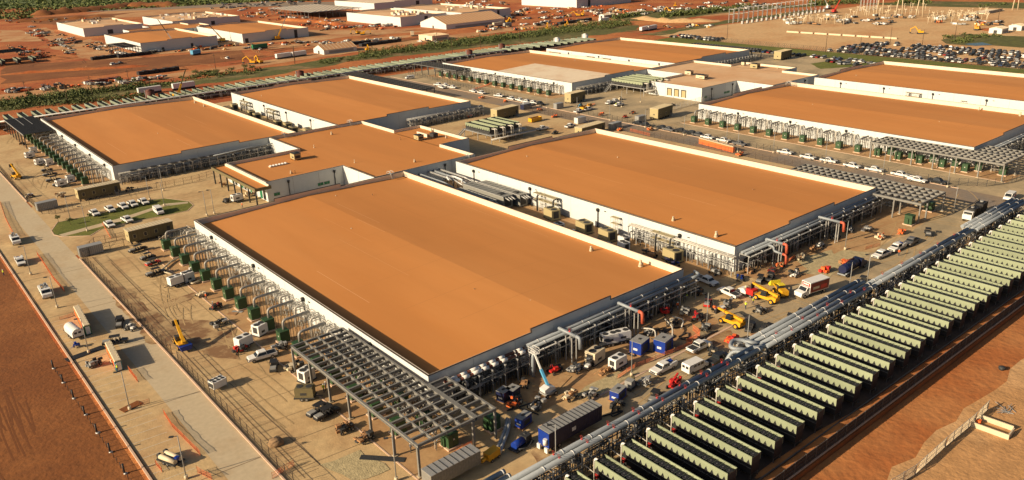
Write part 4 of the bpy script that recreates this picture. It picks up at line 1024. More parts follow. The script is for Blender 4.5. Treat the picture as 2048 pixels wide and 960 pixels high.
putp(vans, 2018, 399, 185, 'white van with a red tail panel at the right edge of the road'); putp(vanp, 820, 158, 170, 'white van on the far yard beside the long lattice')
b2 = make_buggy('black utility buggy'); b4 = make_buggy('black four seat utility buggy', 3, 'car_dark'); br = make_buggy('red utility buggy', 2, 'red', 'black'); bo = make_buggy('orange roofless buggy', 2, 'olive', 'dark')
for (px, py, pr, h_, lb) in ((241, 650, b4, 70, 'black buggy towing a white tank near the toilets on the left road'), (232, 688, b4, -20, 'black four seat buggy between the two toilet rows'), (549, 738, b2, 60, 'black buggy right of the white pickup by the lattice'),
        (640, 826, b4, 12, 'black four seat buggy near the lattice, farther one'), (655, 833, b4, 8, 'black four seat buggy near the lattice, nearer one'),
        (277, 503, b4, 10, 'black buggy, first of the cluster below the tan portable building'), (297, 519, b2, 8, 'black buggy, second of the cluster below the tan portable building'), (307, 530, br, 12, 'reddish buggy in the cluster below the tan portable building'), (313, 550, b4, 6, 'black buggy, nearest of the cluster below the tan portable building'),
        (95, 343, b2, 0, 'black buggy, farthest of four beside the left hall cabinets'), (101, 352, b4, 5, 'black buggy, second of four beside the left hall cabinets'), (108, 363, b4, 0, 'black buggy, third of four beside the left hall cabinets'), (118, 372, b2, 5, 'black buggy, nearest of four beside the left hall cabinets'),
        (1415, 610, br, 30, 'buggy with a red frame in the shade by the pickup'), (1500, 660, b2, 200, 'dark buggy right of the short yellow telehandler'), (1520, 565, b2, 20, 'dark buggy behind the red and white machine'), (1540, 560, b2, 200, 'dark buggy near the timber crates in the centre yard'),
        (1580, 645, bo, 20, 'buggy with flat dark roof beside the quadruple pipes, left one'), (1602, 635, bo, 15, 'buggy with flat dark roof beside the quadruple pipes, right one'), (1540, 665, b2, 100, 'dark buggy parked on the timber mat'), (1725, 568, bo, 15, 'olive buggy in the road behind the box truck'), (1855, 470, b2, 30, 'small dark buggy on the sand near the right canopy'),
        (20, 262, b4, 0, 'black buggy under the left edge of the sheeted canopy'), (1395, 772, b2, 20, 'dark buggy beside the front silver pipes'), (1310, 800, b2, 20, 'blue grey buggy half hidden by the front silver pipes')):
    putp(pr, px, py, h_, lb)

# box truck
p = gp(1622, 588); rt = thing('box_truck', 'white cab box truck with dark red sides in the centre yard', 'truck', (p.x, p.y, .06), R(170))
mb = MB().use('white'); mb.prism([(2.0, .6), (2.0, 2.5), (2.6, 2.5), (3.1, 1.7), (4.3, 1.45), (4.5, 1.0), (4.5, .6)], -1.1, 1.1); mb.build('cab', rt)
g = MB().use('glass'); frustum(g, 2.3, 3.2, .98, 1.7, 2.3, 2.72, .9, 2.42); g.box(2.3, -1.12, 1.7, 2.75, 1.12, 2.3); g.build('windows', rt)
mb = MB().use('white').box(-4.3, -1.25, .95, 1.95, 1.25, 3.5); mb.use('red_dark'); mb.box(-4.1, -1.27, 1.1, 1.8, -1.25, 3.3); mb.box(-4.1, 1.25, 1.1, 1.8, 1.27, 3.3); mb.use('red').box(1.95, -1.1, 2.55, 1.97, 1.1, 3.3); mb.use('white').box(1.97, -.8, 2.8, 1.98, .8, 3.1); mb.use('red'); mb.box(-3.4, 1.27, 1.5, -1.5, 1.28, 2.4); mb.use('cream').box(-1.0, 1.27, 1.7, 1.0, 1.28, 2.3); mb.build('cargo_box', rt)
MB().use('dark').box(-4.3, -.5, .55, 4.3, .5, .9).build('chassis', rt); wheels(rt, (-3.0, 3.3), 1.0, .48, .3)
# blue tank truck
p = gp(1703, 543); rt = thing('tank_truck', 'dark blue vacuum tank truck on the yard road', 'truck', (p.x, p.y, .06), R(2))
mb = MB().use('navy'); mb.cyl((-5.0, 0, 2.0), (1.6, 0, 2.0), 1.0, 16); mb.cyl((1.6, 0, 2.0), (1.9, 0, 2.0), 1.0, 16, .6); 
for x in (-3.8, -2.2, -.6, 1.0): mb.cyl((x, 0, 2.0), (x+.12, 0, 2.0), 1.06, 16)
mb.build('tank', rt)
k = MB().use('navy'); k.prism([(2.3, .7), (2.3, 2.7), (3.5, 2.7), (3.8, 1.8), (5.4, 1.6), (5.5, .7)], -1.15, 1.15); k.build('cab', rt); g = MB().use('glass'); frustum(g, 2.6, 3.9, 1.02, 1.85, 2.6, 3.55, .95, 2.6); g.build('windows', rt)
k = MB().use('silver'); k.cyl((-4.8, -.9, .9), (-2, -.9, .9), .2, 8); k.box(5.48, -.7, .8, 5.55, .7, 1.5); k.box(-5.2, -1, .6, -5.0, 1, .9); k.build('chrome_fittings', rt)
MB().use('dark').box(-5, -.45, .6, 5.2, .45, 1.0).build('chassis', rt); wheels(rt, (-4.2, -2.9, 4.2), 1.0, .5, .35)
MB().use('elbow_red').tube([(-3, .4, 3.1), (-1, .5, 3.2), (1, .3, 3.1)], .14, 6).build('hose', rt)
# blue curtain trailer
def trailer(px, py, hd, L, W, Ht, side, top, label, ends=True, ribs=14, z0=1.0, plate=None):
    p = gp(px, py); rt = thing('trailer', label, 'trailer', (p.x, p.y, .06), R(hd))
    mb = MB().use(side).box(-L/2, -W/2, z0, L/2, W/2, z0+Ht)
    for i in range(ribs*2):
        x = -L/2 + (i+.5)*L/(ribs*2); mb.box(x-.04, -W/2-.04, z0+.1, x+.04, -W/2, z0+Ht-.05); mb.box(x-.04, W/2, z0+.1, x+.04, W/2+.04, z0+Ht-.05)
    mb.build('body', rt)
    mb = MB().use(top).box(-L/2-.02, -W/2-.02, z0+Ht, L/2+.02, W/2+.02, z0+Ht+.08); mb.use('dark')
    for i in range(1, ribs): mb.box(-L/2+i*L/ribs-.06, -W/2, z0+Ht+.08, -L/2+i*L/ribs+.06, W/2, z0+Ht+.13)
    mb.build('roof', rt)
    MB().use('dark').box(-L/2+.1, -.5, .6, L/2-.1, .5, z0).build('chassis', rt)
    if plate: MB().use('white').box(plate-.45, -W/2-.06, z0+1.0, plate+.45, -W/2-.045, z0+1.7).build('sign_plate', rt)
    wheels(rt, (-L/2+1.2, -L/2+2.4), 1.0, .48, .35); return rt
bt = trailer(1142, 872, 1, 12.3, 2.6, 2.8, 'navy', 'grey', 'long navy trailer with ribbed grey roof behind the front silver pipes', plate=-.6)
MB().use('blue_paint').box(-6.22, -1.25, .9, -6.17, 1.25, 3.7).build('rear_door', bt)
for y in (-.9, .9): MB().use('white').box(-6.6, y-.35, .2, -6.3, y+.35, 1.1).build('tank_box', bt)
MB().use('white').cyl((-6.5, -.7, 1.7), (-6.5, -.7, 2.7), .38, 12).build('white_drum', bt)
trailer(905, 956, 1, 9.5, 2.6, 2.3, 'steel', 'galv', 'grey corrugated trailer cut by the bottom edge under the lattice', ribs=9)
# semi truck with dark load at right
p = gp(1950, 432); rt = thing('crane_truck', 'dark truck with a white cab and skid machinery near the right pipe end', 'truck', (p.x, p.y, .06), R(184))
k = MB().use('white'); k.box(5.4, -1.2, .8, 7.2, 1.2, 2.2); k.box(5.4, -1.2, 2.2, 6.6, 1.2, 2.9); k.build('cab', rt); MB().use('glass').box(6.55, -1.05, 2.2, 6.75, 1.05, 2.8).build('windows', rt)
k = MB().use('black'); k.box(-6, -1.2, 1.0, 5.2, 1.2, 1.3); k.box(-5.5, -1.1, 1.3, -1.8, 1.1, 3.2); k.box(-1.4, -1.0, 1.3, 1.6, 1.0, 2.7); k.box(2.0, -1.0, 1.3, 4.8, 1.0, 3.3)
for i in range(8): k.bar((-5.5+i*1.4, -1.15, 1.3), (-5.5+i*1.4, -1.15, 3.5), .08); k.bar((-5.5+i*1.4, 1.15, 1.3), (-5.5+i*1.4, 1.15, 3.5), .08)
k.bar((-5.5, -1.15, 3.5), (4.3, -1.15, 3.5), .08); k.build('skid_load', rt); k = MB().use('grey'); k.cyl((-4, 0, 3.2), (-4, 0, 3.6), .5, 10); k.cyl((3.4, 0, 3.3), (3.4, 0, 3.6), .45, 10); k.build('exhaust_fan', rt); wheels(rt, (-4.8, -3.5, 4.0, 6.2), 1.0, .5, .35)

# telehandlers
def telehandler(px, py, hd, label, boom=True, up_=8, key='yellow'):
    p = gp(px, py); rt = thing('telehandler', label, 'telehandler', (p.x, p.y, .06), R(hd))
    mb = MB().use(key); mb.prism([(-2.9, .75), (-3.0, 1.7), (-2.2, 1.9), (-1.2, 1.5), (2.2, 1.3), (2.4, .75)], -.95, .95); mb.build('chassis', rt)
    mb = MB().use('glass'); frustum(mb, -.6, 1.0, .42, 1.3, -.4, .7, .4, 2.35)
    mb.use('dark').box(-.45, -.44, 2.35, .75, .44, 2.45); c = mb.build('cab', rt); c.location = (0, .52, 0)
    a = R(up_); L = 6.4
    mb = MB().use(key); q = Matrix.Translation((-2.6, -.2, 1.95)) @ Matrix.Rotation(-a, 4, 'Y'); mb.box(0, -.28, -.26, L*.72, .28, .26, q); mb.box(-.3, -.36, -.5, .7, .36, .36, q); mb.box(L*.7, -.2, -.2, L, .2, .2, q); b = mb.build('boom', rt)
    tip = q @ Vector((L, 0, 0))
    mb = MB().use('dark'); mb.box(tip.x-.1, -.9, tip.z-1.3, tip.x+.1, .5, tip.z-.1); mb.box(tip.x+.1, -.7, tip.z-1.3, tip.x+1.3, -.55, tip.z-1.22); mb.box(tip.x+.1, .15, tip.z-1.3, tip.x+1.3, .3, tip.z-1.22); mb.build('fork', rt)
    MB().use('dark').box(-1.9, -1.1, .8, .6, -.5, 1.5).build('engine_cover', rt)
    wheels(rt, (-1.9, 1.9), .95, .62, .42, rim='yellow'); return rt
telehandler(1531, 602, 92, 'long yellow telehandler with raised boom in the centre yard', up_=12)
telehandler(1462, 650, 88, 'yellow telehandler beside the orange netting in the front yard', up_=6)
telehandler(33, 357, 100, 'small yellow telehandler on the yard near the left road', up_=30)
telehandler(363, 692, 84, 'yellow telehandler carrying a blue bin inside the left fence', up_=26)
p = gp(372, 702); tag(MB().use('blue_paint').prism([(-1, 0), (-1.3, 1.0), (1.3, 1.0), (1, 0)], -.9, .9).build('waste_bin', None, (p.x, p.y, .5)), 'blue tipping bin held in front of the yellow telehandler', 'bin')
p = gp(1560, 590); rt = thing('wheel_loader', 'yellow loader facing away between telehandler and box truck', 'loader', (p.x, p.y, .06), R(60))
MB().use('yellow').prism([(-2.4, .7), (-2.4, 1.9), (-.6, 1.9), (-.4, 1.1), (1.6, 1.1), (1.6, .7)], -.8, .8).build('chassis', rt)
MB().use('glass').box(-.6, -.6, 1.2, .5, .6, 2.6).build('cab', rt); MB().use('yellow_bright').box(-.7, -.7, 2.6, .6, .7, 2.75).build('cab_roof', rt)
mb = MB().use('yellow'); mb.bar((.6, -.5, 1.3), (2.6, -.5, 1.8), .2); mb.bar((.6, .5, 1.3), (2.6, .5, 1.8), .2); mb.build('arm', rt)
MB().use('yellow_bright').prism([(2.5, 1.2), (2.4, 2.6), (2.6, 2.6), (3.6, 1.5), (3.5, 1.2)], -1.2, 1.2).build('bucket', rt); wheels(rt, (-1.5, 1.3), .85, .6, .4, rim='yellow')
# red and white service cart, white forklift
p = gp(1494, 590); rt = thing('service_cart', 'white cart loaded with a bright red tank, left of the telehandler boom', 'cart', (p.x, p.y, .06), R(86))
MB().use('white').prism([(-.3, .5), (-.3, 1.0), (.3, 1.7), (1.9, 1.3), (2.3, .8), (2.3, .5)], -.95, .95).build('body', rt); MB().use('red').box(-2.2, -.9, .7, -.3, .9, 2.0).build('red_tank', rt)
MB().use('white').box(-2.23, -.6, 1.1, -2.2, .6, 1.5).build('tank_label', rt); MB().use('cream').cyl((.3, .2, 1.7), (.3, .2, 2.3), .3, 8).build('beacon', rt); wheels(rt, (-1.6, 1.6), .8, .4)
p = gp(1436, 622); rt = thing('trencher', 'small white and orange wheeled machine on the yard in front of the pickup', 'machine', (p.x, p.y, .06), R(-20))
MB().use('white').prism([(-.8, .5), (-.8, .8), (1.6, .9), (1.9, .5)], -.5, .5).build('body', rt); MB().use('steel_dark').bar((-.8, 0, .8), (-1.3, 0, 2.4), .15).build('mast', rt); MB().use('orange').cyl((-.9, -.3, 1.1), (-.9, .3, 1.1), .35, 8).build('motor', rt); wheels(rt, (-1.0, 1.3), .6, .4, .3, rim='orange')
# boom lift
p = gp(1096, 790); rt = thing('boom_lift', 'blue and white boom lift raised to the dark pipes at the wall', 'boom lift', (p.x, p.y, .06), R(0))
MB().use('grey').box(-1.3, -1.0, .5, 1.3, 1.0, .9).build('chassis', rt); mb = MB().use('white'); mb.cyl((0,0,.9), (0,0,1.05), .9, 14); mb.prism([(-1.3, 1.05), (-1.4, 1.7), (-.2, 2.0), (1.1, 1.6), (1.2, 1.05)], -.75, .75); mb.build('turret', rt)
wheels(rt, (-1.0, 1.0), .95, .42, .3)
tip = gp(1068, 705, 6.0) - Vector((p.x, p.y, 0)); mid = Vector((0, 0, 1.6)).lerp(tip, .5)
MB().use('sky_blue').bar((.2, 0, 1.5), mid, .42, .5).build('lower_boom', rt); MB().use('white').bar(mid, tip, .28, .34).build('upper_boom', rt)
bk = MB().use('white'); bk.cbox(tip.x, tip.y, tip.z-.1, 1.1, 1.9, .12)
for z in (.5, 1.0): 
    for (a, b) in (((-.55,-.95), (.55,-.95)), ((.55,-.95), (.55,.95)), ((.55,.95), (-.55,.95)), ((-.55,.95), (-.55,-.95))): bk.bar((tip.x+a[0], tip.y+a[1], tip.z+z), (tip.x+b[0], tip.y+b[1], tip.z+z), .07)
for a in (-.55, .55):
    for b in (-.95, 0, .95): bk.bar((tip.x+a, tip.y+b, tip.z-.1), (tip.x+a, tip.y+b, tip.z+1.0), .07)
bk.build('basket', rt)

# trailers with white packaged units
def make_unit(label, key='white', trl=True, fans=2, L=3.4, W=1.9, Ht=1.9):
    rt = thing('generator_trailer' if trl else 'packaged_unit', label, 'generator' if trl else 'chiller unit')
    z = .75 if trl else .15
    mb = MB().use(key); mb.prism([(-L/2, z), (-L/2, z+Ht-.15), (-L/2+.15, z+Ht), (L/2-.15, z+Ht), (L/2, z+Ht-.15), (L/2, z)], -W/2, W/2); mb.build('casing', rt)
    d = MB().use('dark')
    for i in range(fans): MB().use('dark').cyl((-L/4+i*L/2 if fans > 1 else 0, 0, z+Ht), (-L/4+i*L/2 if fans > 1 else 0, 0, z+Ht+.05), W*.32, 12).build('fan', rt)
    d.box(-L/2-.02, -W*.3, z+.5, -L/2, W*.3, z+Ht-.4); d.box(-L*.2, -W/2-.02, z+.5, L*.15, -W/2, z+1.0); d.build('grille', rt)
    mb = MB().use('dark'); mb.box(-L/2-.2, -W/2-.15, z-.22, L/2+.2, W/2+.15, z)
    if trl: mb.bar((L/2, 0, z-.1), (L/2+1.5, 0, z-.2), .12)
    mb.build('skid', rt)
    if trl: wheels(rt, (-.5, .4), W/2, .36, .22)
    return Proto(rt)
gen = make_unit('white generator trailer'); gend = make_unit('dark generator trailer', 'olive'); pk = make_unit('white packaged cooling unit', trl=False, fans=2, L=2.6, W=2.2, Ht=2.3)
for (px, py, pr, h_, lb) in ((353, 572, gen, 190, 'white trailer unit, left one of two below the ducts of the nearest hall'), (377, 562, pk, 10, 'white packaged unit, right one of two below the ducts of the nearest hall'),
       (489, 695, gen, 195, 'white trailer unit behind the pickup near the lattice'), (521, 668, pk, 20, 'white unit with thick looping hoses near the cabinets'), (614, 760, pk, 15, 'white unit standing under the outer lattice column'), (612, 798, gend, -40, 'dark generator trailer with tow bar beside the lattice'),
       (68, 306, pk, 5, 'white packaged unit, farthest beside the sheeted canopy'), (61, 317, gen, 10, 'white trailer unit just below the farthest packaged one'), (81, 331, gen, 12, 'white trailer unit in the middle of the left hall yard'), (99, 330, pk, 8, 'white packaged unit next to the middle trailer at the left hall'),
       (142, 364, pk, 5, 'white packaged unit near the left end of the tan portable'), (124, 374, gen, 10, 'white trailer tank left of the tan portable building'),
       (1235, 737, gen, 4, 'white generator trailer beside the lamp post in the front yard'), (1190, 722, make_unit('tan unit', 'cream', False, 4, 3.6, 2.4, 2.4), 10, 'tan square cooling unit with four fans near the front rack'), (1218, 690, gen, -20, 'silver white trailer in shade below the front rack, left one'), (1243, 684, gen, -20, 'silver white trailer in shade below the front rack, right one'),
       (475, 404, gen, 5, 'white van like trailer unit under the entrance canopy')):
    putp(pr, px, py, h_, lb, 'packaged units and trailers in the yards')
# big looping hoses at the cabinets
for k, pts in enumerate((((521, 665), (500, 672), (508, 650), (540, 648), (552, 655)), ((377, 562), (385, 572), (410, 560)), ((345, 552), (322, 545), (345, 525), (366, 515)), ((700, 700), (690, 715), (720, 720)))):
    P = [gp(*q) + Vector((0, 0, .5)) for q in pts]
    tag(MB().use('cream').tube(P, .24, 8, 1.2).build('air_hose'), ['thick cream hoses curling around the white unit by the cabinets', 'short cream hose between the two white units', 'fat grey hose snaking over the pad near the buggies', 'cream hose under the foreground lattice'][k], 'hose')
# blue cabinets
def blue_box(px, py, hd, L, W, Ht, label, key='blue_paint'):
    p = gp(px, py); rt = thing('blue_enclosure', label, 'generator', (p.x, p.y, .06), R(hd))
    MB().use('wood').box(-L/2-.2, -W/2-.2, 0, L/2+.2, W/2+.2, .15).build('base', rt)
    MB().use(key).box(-L/2, -W/2, .15, L/2, W/2, Ht).build('casing', rt)
    mb = MB().use('grey'); mb.box(-L/2-.03, -W/2-.03, Ht, L/2+.03, W/2+.03, Ht+.08); mb.use('dark').box(-.35, -.2, Ht+.08, .25, .2, Ht+.22); mb.build('top', rt)
    MB().use('white').box(-L/2-.015, -.45, Ht*.35, -L/2, .45, Ht*.52).build('name_plate', rt); 
    MB().use('dark').box(-L*.3, -W/2-.015, .5, L*.3, -W/2, Ht-.5).build('louvre', rt); return rt
blue_box(1279, 703, 12, 3.4, 2.6, 2.7, 'bright blue box generator, left one of two in the front yard'); blue_box(1326, 700, 12, 3.4, 2.6, 2.7, 'bright blue box generator, right one of two in the front yard')
blue_box(1236, 797, 14, 3.0, 1.8, 2.0, 'low blue skid unit on the road between the blue trailer and the van'); blue_box(1047, 850, 14, 2.8, 1.6, 1.9, 'dark blue box left of the navy trailer')
blue_box(1008, 800, 14, 2.2, 1.8, 2.1, 'navy box in shade beside the lattice, left one', 'navy'); blue_box(1026, 796, 14, 2.2, 1.8, 2.1, 'navy box in shade beside the lattice, right one', 'navy')
p = gp(1042, 893); rt = thing('pump_skid', 'dark blue pump skid with hoses at the rear of the navy trailer', 'pump', (p.x, p.y, .06), R(10))
MB().use('dark').box(-2.2, -1.0, .2, 2.2, 1.0, .4).build('skid', rt); MB().use('blue_paint').cyl((-1.8, 0, 1.0), (.4, 0, 1.0), .65, 12).build('tank', rt); mb = MB().use('dark'); mb.box(.5, -.7, .4, 2.0, .7, 1.7); mb.tube([(-1.5, -.8, .6), (0, -1.6, .4), (1.8, -1.1, .8), (1, .3, 1.9)], .1, 6, .5); mb.build('engine', rt)
p = gp(1262, 775); rt = thing('pump_skid', 'grey machinery skid with long shadow behind the low blue unit', 'pump', (p.x, p.y, .06), R(14))
MB().use('dark').box(-1.6, -.9, .2, 1.6, .9, .5).build('skid', rt); MB().use('grey').box(-1.2, -.7, .5, .2, .7, 1.8).build('casing', rt); MB().use('olive').cyl((.7, 0, .5), (.7, 0, 1.9), .4, 8).build('tank', rt)
p = gp(985, 918); rt = thing('air_mover', 'bright yellow blower with corrugated grey duct under the lattice corner', 'machine', (p.x, p.y, .06), R(10))
MB().use('yellow').box(-1.4, -.7, .5, 1.2, .7, 1.7).build('casing', rt); MB().use('yellow').cyl((-2.6, 0, 1.0), (-1.4, 0, 1.0), .35, 10).build('nozzle', rt); wheels(rt, (-.8, .8), .65, .3)
for i in range(2): MB().use('galv').tube([(1.2, -.6+.7*i, .9), (3.5, .8+.7*i, .5), (7, 2.6+.7*i, .5), (9.5, 4.5+.5*i, .6)], .32, 8, 1.5).build('flexible_duct', rt)
p = gp(1352, 780); rt = thing('red_machine', 'bright red hydraulic machine behind the front silver pipes', 'machine', (p.x+.5, p.y+1.0, .06), R(15))
rr = random.Random(9); mb = MB().use('red')
for i in range(14): mb.cbox(rr.uniform(-2.2, 2.2), rr.uniform(-.6, .6), rr.uniform(.5, 1.6), rr.uniform(.4, 1.1), rr.uniform(.3, .7), rr.uniform(.3, .6))
mb.bar((-2, 0, 1), (2.2, .2, 1.7), .3); mb.build('frame', rt); MB().use('dark').box(-1, -.6, .3, 1, .6, .6).build('engine', rt); wheels(rt, (-1.3, 1.3), .7, .35)
# ================================================================ PORTABLE BUILDINGS, CONTAINERS, TOILETS
def portable(px, py, hd, L, W, Ht, label, wins=3, steps=True, name='portable_building'):
    p = gp(px, py); rt = thing(name, label, 'portable building', (p.x, p.y, .06), R(hd)); z = .75
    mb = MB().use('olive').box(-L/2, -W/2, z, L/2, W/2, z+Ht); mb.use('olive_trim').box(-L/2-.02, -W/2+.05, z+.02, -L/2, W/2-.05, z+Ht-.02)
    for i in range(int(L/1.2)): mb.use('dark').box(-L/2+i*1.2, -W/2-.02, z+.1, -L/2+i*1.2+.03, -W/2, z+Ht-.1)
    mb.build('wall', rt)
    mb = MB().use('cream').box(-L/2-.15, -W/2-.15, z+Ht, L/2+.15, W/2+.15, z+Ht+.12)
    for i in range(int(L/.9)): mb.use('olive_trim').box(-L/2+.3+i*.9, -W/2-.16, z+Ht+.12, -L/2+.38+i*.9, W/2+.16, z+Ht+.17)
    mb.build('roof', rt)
    for i in range(wins):
        x = -L/2 + (i+.5)*L*.72/max(wins, 1)
        w_ = MB().use('olive_trim').box(x-.5, -W/2-.05, z+.9, x+.5, -W/2-.02, z+2.1).build('window', rt); MB().use('dark').box(x-.38, -W/2-.07, z+1.0, x+.38, -W/2-.055, z+2.0).build('pane', w_)
    MB().use('dark').box(L/2-1.9, -W/2-.06, z+.05, L/2-1.0, -W/2-.02, z+2.1).build('door', rt)
    MB().use('dark').box(-L/2-.05, -.4, z+1.3, -L/2-.02, .2, z+1.9).build('vent', rt)
    mb = MB().use('dark')
    for i in range(6):
        for s in (-1, 1): x = -L/2+.5+i*(L-1)/5; mb.box(x-.2, s*(W/2-.4)-.2, 0, x+.2, s*(W/2-.4)+.2, z)
    mb.build('pier', rt)
    if steps:
        mb = MB().use('galv')
        for i in range(4): mb.box(L/2-2.1, -W/2-.4-i*.35, z-.12-i*.18, L/2-.9, -W/2-.08-i*.35, z-.06-i*.18)
        for x in (L/2-2.1, L/2-.9): mb.bar((x, -W/2-.1, z+.9), (x, -W/2-1.6, .9), .06); mb.bar((x, -W/2-1.6, .9), (x, -W/2-1.6, 0), .06); mb.bar((x, -W/2-.1, z+.9), (x, -W/2-.1, z), .06)
        mb.build('steps', rt)
    return rt
portable(199, 393, 2, 13.5, 3.6, 3.2, 'long olive portable building with ribbed roof by the left hall')
portable(302, 476, 2, 12.5, 3.6, 3.2, 'long olive portable building beside the nearest hall left corner')
portable(1010, 235, 5, 14, 4.2, 4.0, 'tall olive portable building behind the nearer cooler platform', 1)
portable(1150, 204, 5, 11, 4.2, 4.2, 'olive portable building at the corner of the half pale hall', 2)
portable(1322, 235, 8, 12, 4.4, 4.2, 'olive portable building at the left end of the long right hall', 2)
portable(1180, 268, 5, 15, 4, 3.2, 'low tan portable building behind the far parapet of the second hall', 2, False)
portable(1565, 118, 5, 14, 5, 4.5, 'olive portable building behind the pale link roof', 2, False)
def container(px, py, hd, L, label, key='grey', Ht=2.6, W=2.5):
    p = gp(px, py); rt = thing('shipping_container', label, 'container', (p.x, p.y, .06), R(hd))
    mb = MB().use(key).box(-L/2, -W/2, .1, L/2, W/2, Ht); mb.build('shell', rt)
    mb = MB().use('galv')
    for i in range(int(L/.5)): mb.box(-L/2+.1+i*.5, -W/2-.04, .2, -L/2+.25+i*.5, -W/2, Ht-.1)
    mb.build('corrugation', rt)
    mb = MB().use('galv').box(-L/2-.03, -W/2-.03, Ht, L/2+.03, W/2+.03, Ht+.07); mb.build('roof', rt)
    d = MB().use('dark'); d.box(-L/2-.04, -.03, .2, -L/2, .03, Ht-.1); d.box(-L/2-.06, -W/2+.2, .2, -L/2-.02, -W/2+.28, Ht-.1); d.box(-L/2-.06, W/2-.28, .2, -L/2-.02, W/2-.2, Ht-.1); d.build('door_bar', rt); return rt
container(183, 508, 0, 6, 'grey container at the corner of the left fence'); container(95, 418, 4, 6.1, 'grey container beside the left road near the oval lawn')
container(1230, 257, 5, 6, 'grey container right of the second hall far corner'); container(1052, 218, 5, 5.5, 'dark blue container on the back stretch of the middle road', 'navy')
container(1117, 217, 0, 4.5, 'grey box container left of the far olive portable'); container(1281, 243, 0, 5, 'grey box container below the right olive portable'); container(1160, 246, 0, 5, 'white container near the junction behind the second hall', 'white')
def dumpster(px, py, hd, L, label, key='yellow'):
    p = gp(px, py); rt = thing('roll_off_bin', label, 'bin', (p.x, p.y, .06), R(hd)); W, Ht = 2.4, 1.9
    mb = MB().use(key); mb.box(-L/2, -W/2, .2, L/2, -W/2+.08, Ht); mb.box(-L/2, W/2-.08, .2, L/2, W/2, Ht); mb.box(-L/2, -W/2, .2, -L/2+.08, W/2, Ht); mb.box(L/2-.08, -W/2, .2, L/2, W/2, Ht); mb.box(-L/2, -W/2, .2, L/2, W/2, .3)
    for i in range(int(L)): mb.box(-L/2+.4+i, -W/2-.08, .2, -L/2+.5+i, -W/2, Ht)
    mb.build('shell', rt); MB().use('wood').box(-L/2+.1, -W/2+.1, .3, L/2-.1, W/2-.1, 1.4).build('debris', rt); return rt
dumpster(1070, 243, 3, 6.5, 'open yellow roll off bin behind the nearer cooler platform', 'yellow'); dumpster(1375, 192, 20, 6, 'tan open bin in front of the loading docks', 'olive_trim'); dumpster(1170, 221, 5, 5, 'yellow bin truck body at the road junction', 'yellow')
def make_toilet(key, label):
    rt = thing('portable_toilet', label, 'toilet')
    MB().use(key).box(-.55, -.55, .12, .55, .55, 2.1).build('cabin', rt); MB().use('dark').box(-.6, -.6, 0, .6, .6, .12).build('base', rt)
    mb = MB().use('cream'); mb.prism([(-.6, 2.1), (-.5, 2.3), (.5, 2.3), (.6, 2.1)], -.6, .6); mb.cyl((.3, .3, 2.3), (.3, .3, 2.55), .06, 6); mb.build('roof', rt)
    MB().use(key).box(-.58, -.4, .2, -.55, .4, 1.95).build('door', rt); MB().use('white').box(-.4, -.58, .2, .4, -.55, 1.9).build('side_panel', rt); return Proto(rt)
t_or = make_toilet('orange', 'orange toilet'); t_gr = make_toilet('green_door', 'green toilet'); t_te = make_toilet('teal', 'teal toilet')
a = gp(158, 632); b = gp(177, 668)
for k in range(10):
    q = a.lerp(b, k/9); (t_gr if k == 9 else t_or).place((q.x, q.y, .06), R(-2), '%s portable toilet, %s from the far end of the far roadside row' % ('green' if k == 9 else 'orange', nth(k)), 'toilets in the far roadside row', (1.1, 1.1, 1.05))
a = gp(222, 706); b = gp(239, 740)
for k in range(8):
    q = a.lerp(b, k/7); (t_te if k == 7 else t_or).place((q.x, q.y, .06), R(-2), '%s portable toilet, %s from the far end of the near roadside row' % ('teal' if k == 7 else 'orange', nth(k)), 'toilets in the near roadside row', (1.1, 1.1, 1.05))
a = gp(1402, 288); b = gp(1465, 305)
for k in range(15):
    q = a.lerp(b, k/14); t_or.place((q.x, q.y, .06), R(90), 'orange portable toilet, %s from the far end of the long row by the fence' % nth(k), 'orange toilets in the long row by the fence')
# water trailer with rounded cover
p = gp(150, 672); rt = thing('covered_trailer', 'trailer with a rounded white cover beside the roadside toilets', 'trailer', (p.x, p.y, .06), R(96))
mb = MB().use('white'); pr = [(1.1*math.cos(t), 1.6 + .9*math.sin(t)) for t in [math.pi*i/10 for i in range(11)]] + [(-1.1, .7), (1.1, .7)]
mb.prism(pr, -2.6, 2.6, axis='X'); mb.build('cover', rt); mb = MB().use('dark'); mb.box(-2.64, -.7, 1.4, -2.6, -.15, 1.8); mb.box(-2.64, .15, 1.4, -2.6, .7, 1.8); mb.build('vent', rt); MB().use('dark').box(-2.7, -1.1, .5, 3.6, 1.1, .7).build('chassis', rt); wheels(rt, (-.6, .6), 1.05, .36)
# roadside machines on the left
def truckish(px, py, hd, label, kind):
    p = gp(px, py); rt = thing('service_truck', label, 'truck', (p.x, p.y, .06), R(hd)); rr = random.Random(int(px))
    MB().use('white').prism([(1.2, .6), (1.2, 2.2), (2.2, 2.2), (2.7, 1.5), (3.5, 1.3), (3.6, .6)], -1.05, 1.05).build('cab', rt); g = MB().use('glass'); frustum(g, 1.4, 2.8, .93, 1.5, 1.4, 2.3, .85, 2.1); g.build('windows', rt)
    mb = MB().use('white'); mb.box(-3.6, -1.05, .7, 1.1, -.6, 1.6); mb.box(-3.6, .6, .7, 1.1, 1.05, 1.6); mb.build('tool_box', rt)
    mb = MB().use('galv')
    for i in range(10): mb.cbox(rr.uniform(-3.2, .8), rr.uniform(-.5, .5), rr.uniform(1.0, 2.2), rr.uniform(.3, .9), rr.uniform(.3, .6), rr.uniform(.3, .7))
    mb.bar((-3, 0, 1.2), (-.2, .2, 2.7), .2); mb.build('crane_and_load', rt); MB().use('dark').box(-3.6, -.5, .5, 3.4, .5, .8).build('chassis', rt); wheels(rt, (-2.5, 2.4), .95, .45)
    return rt
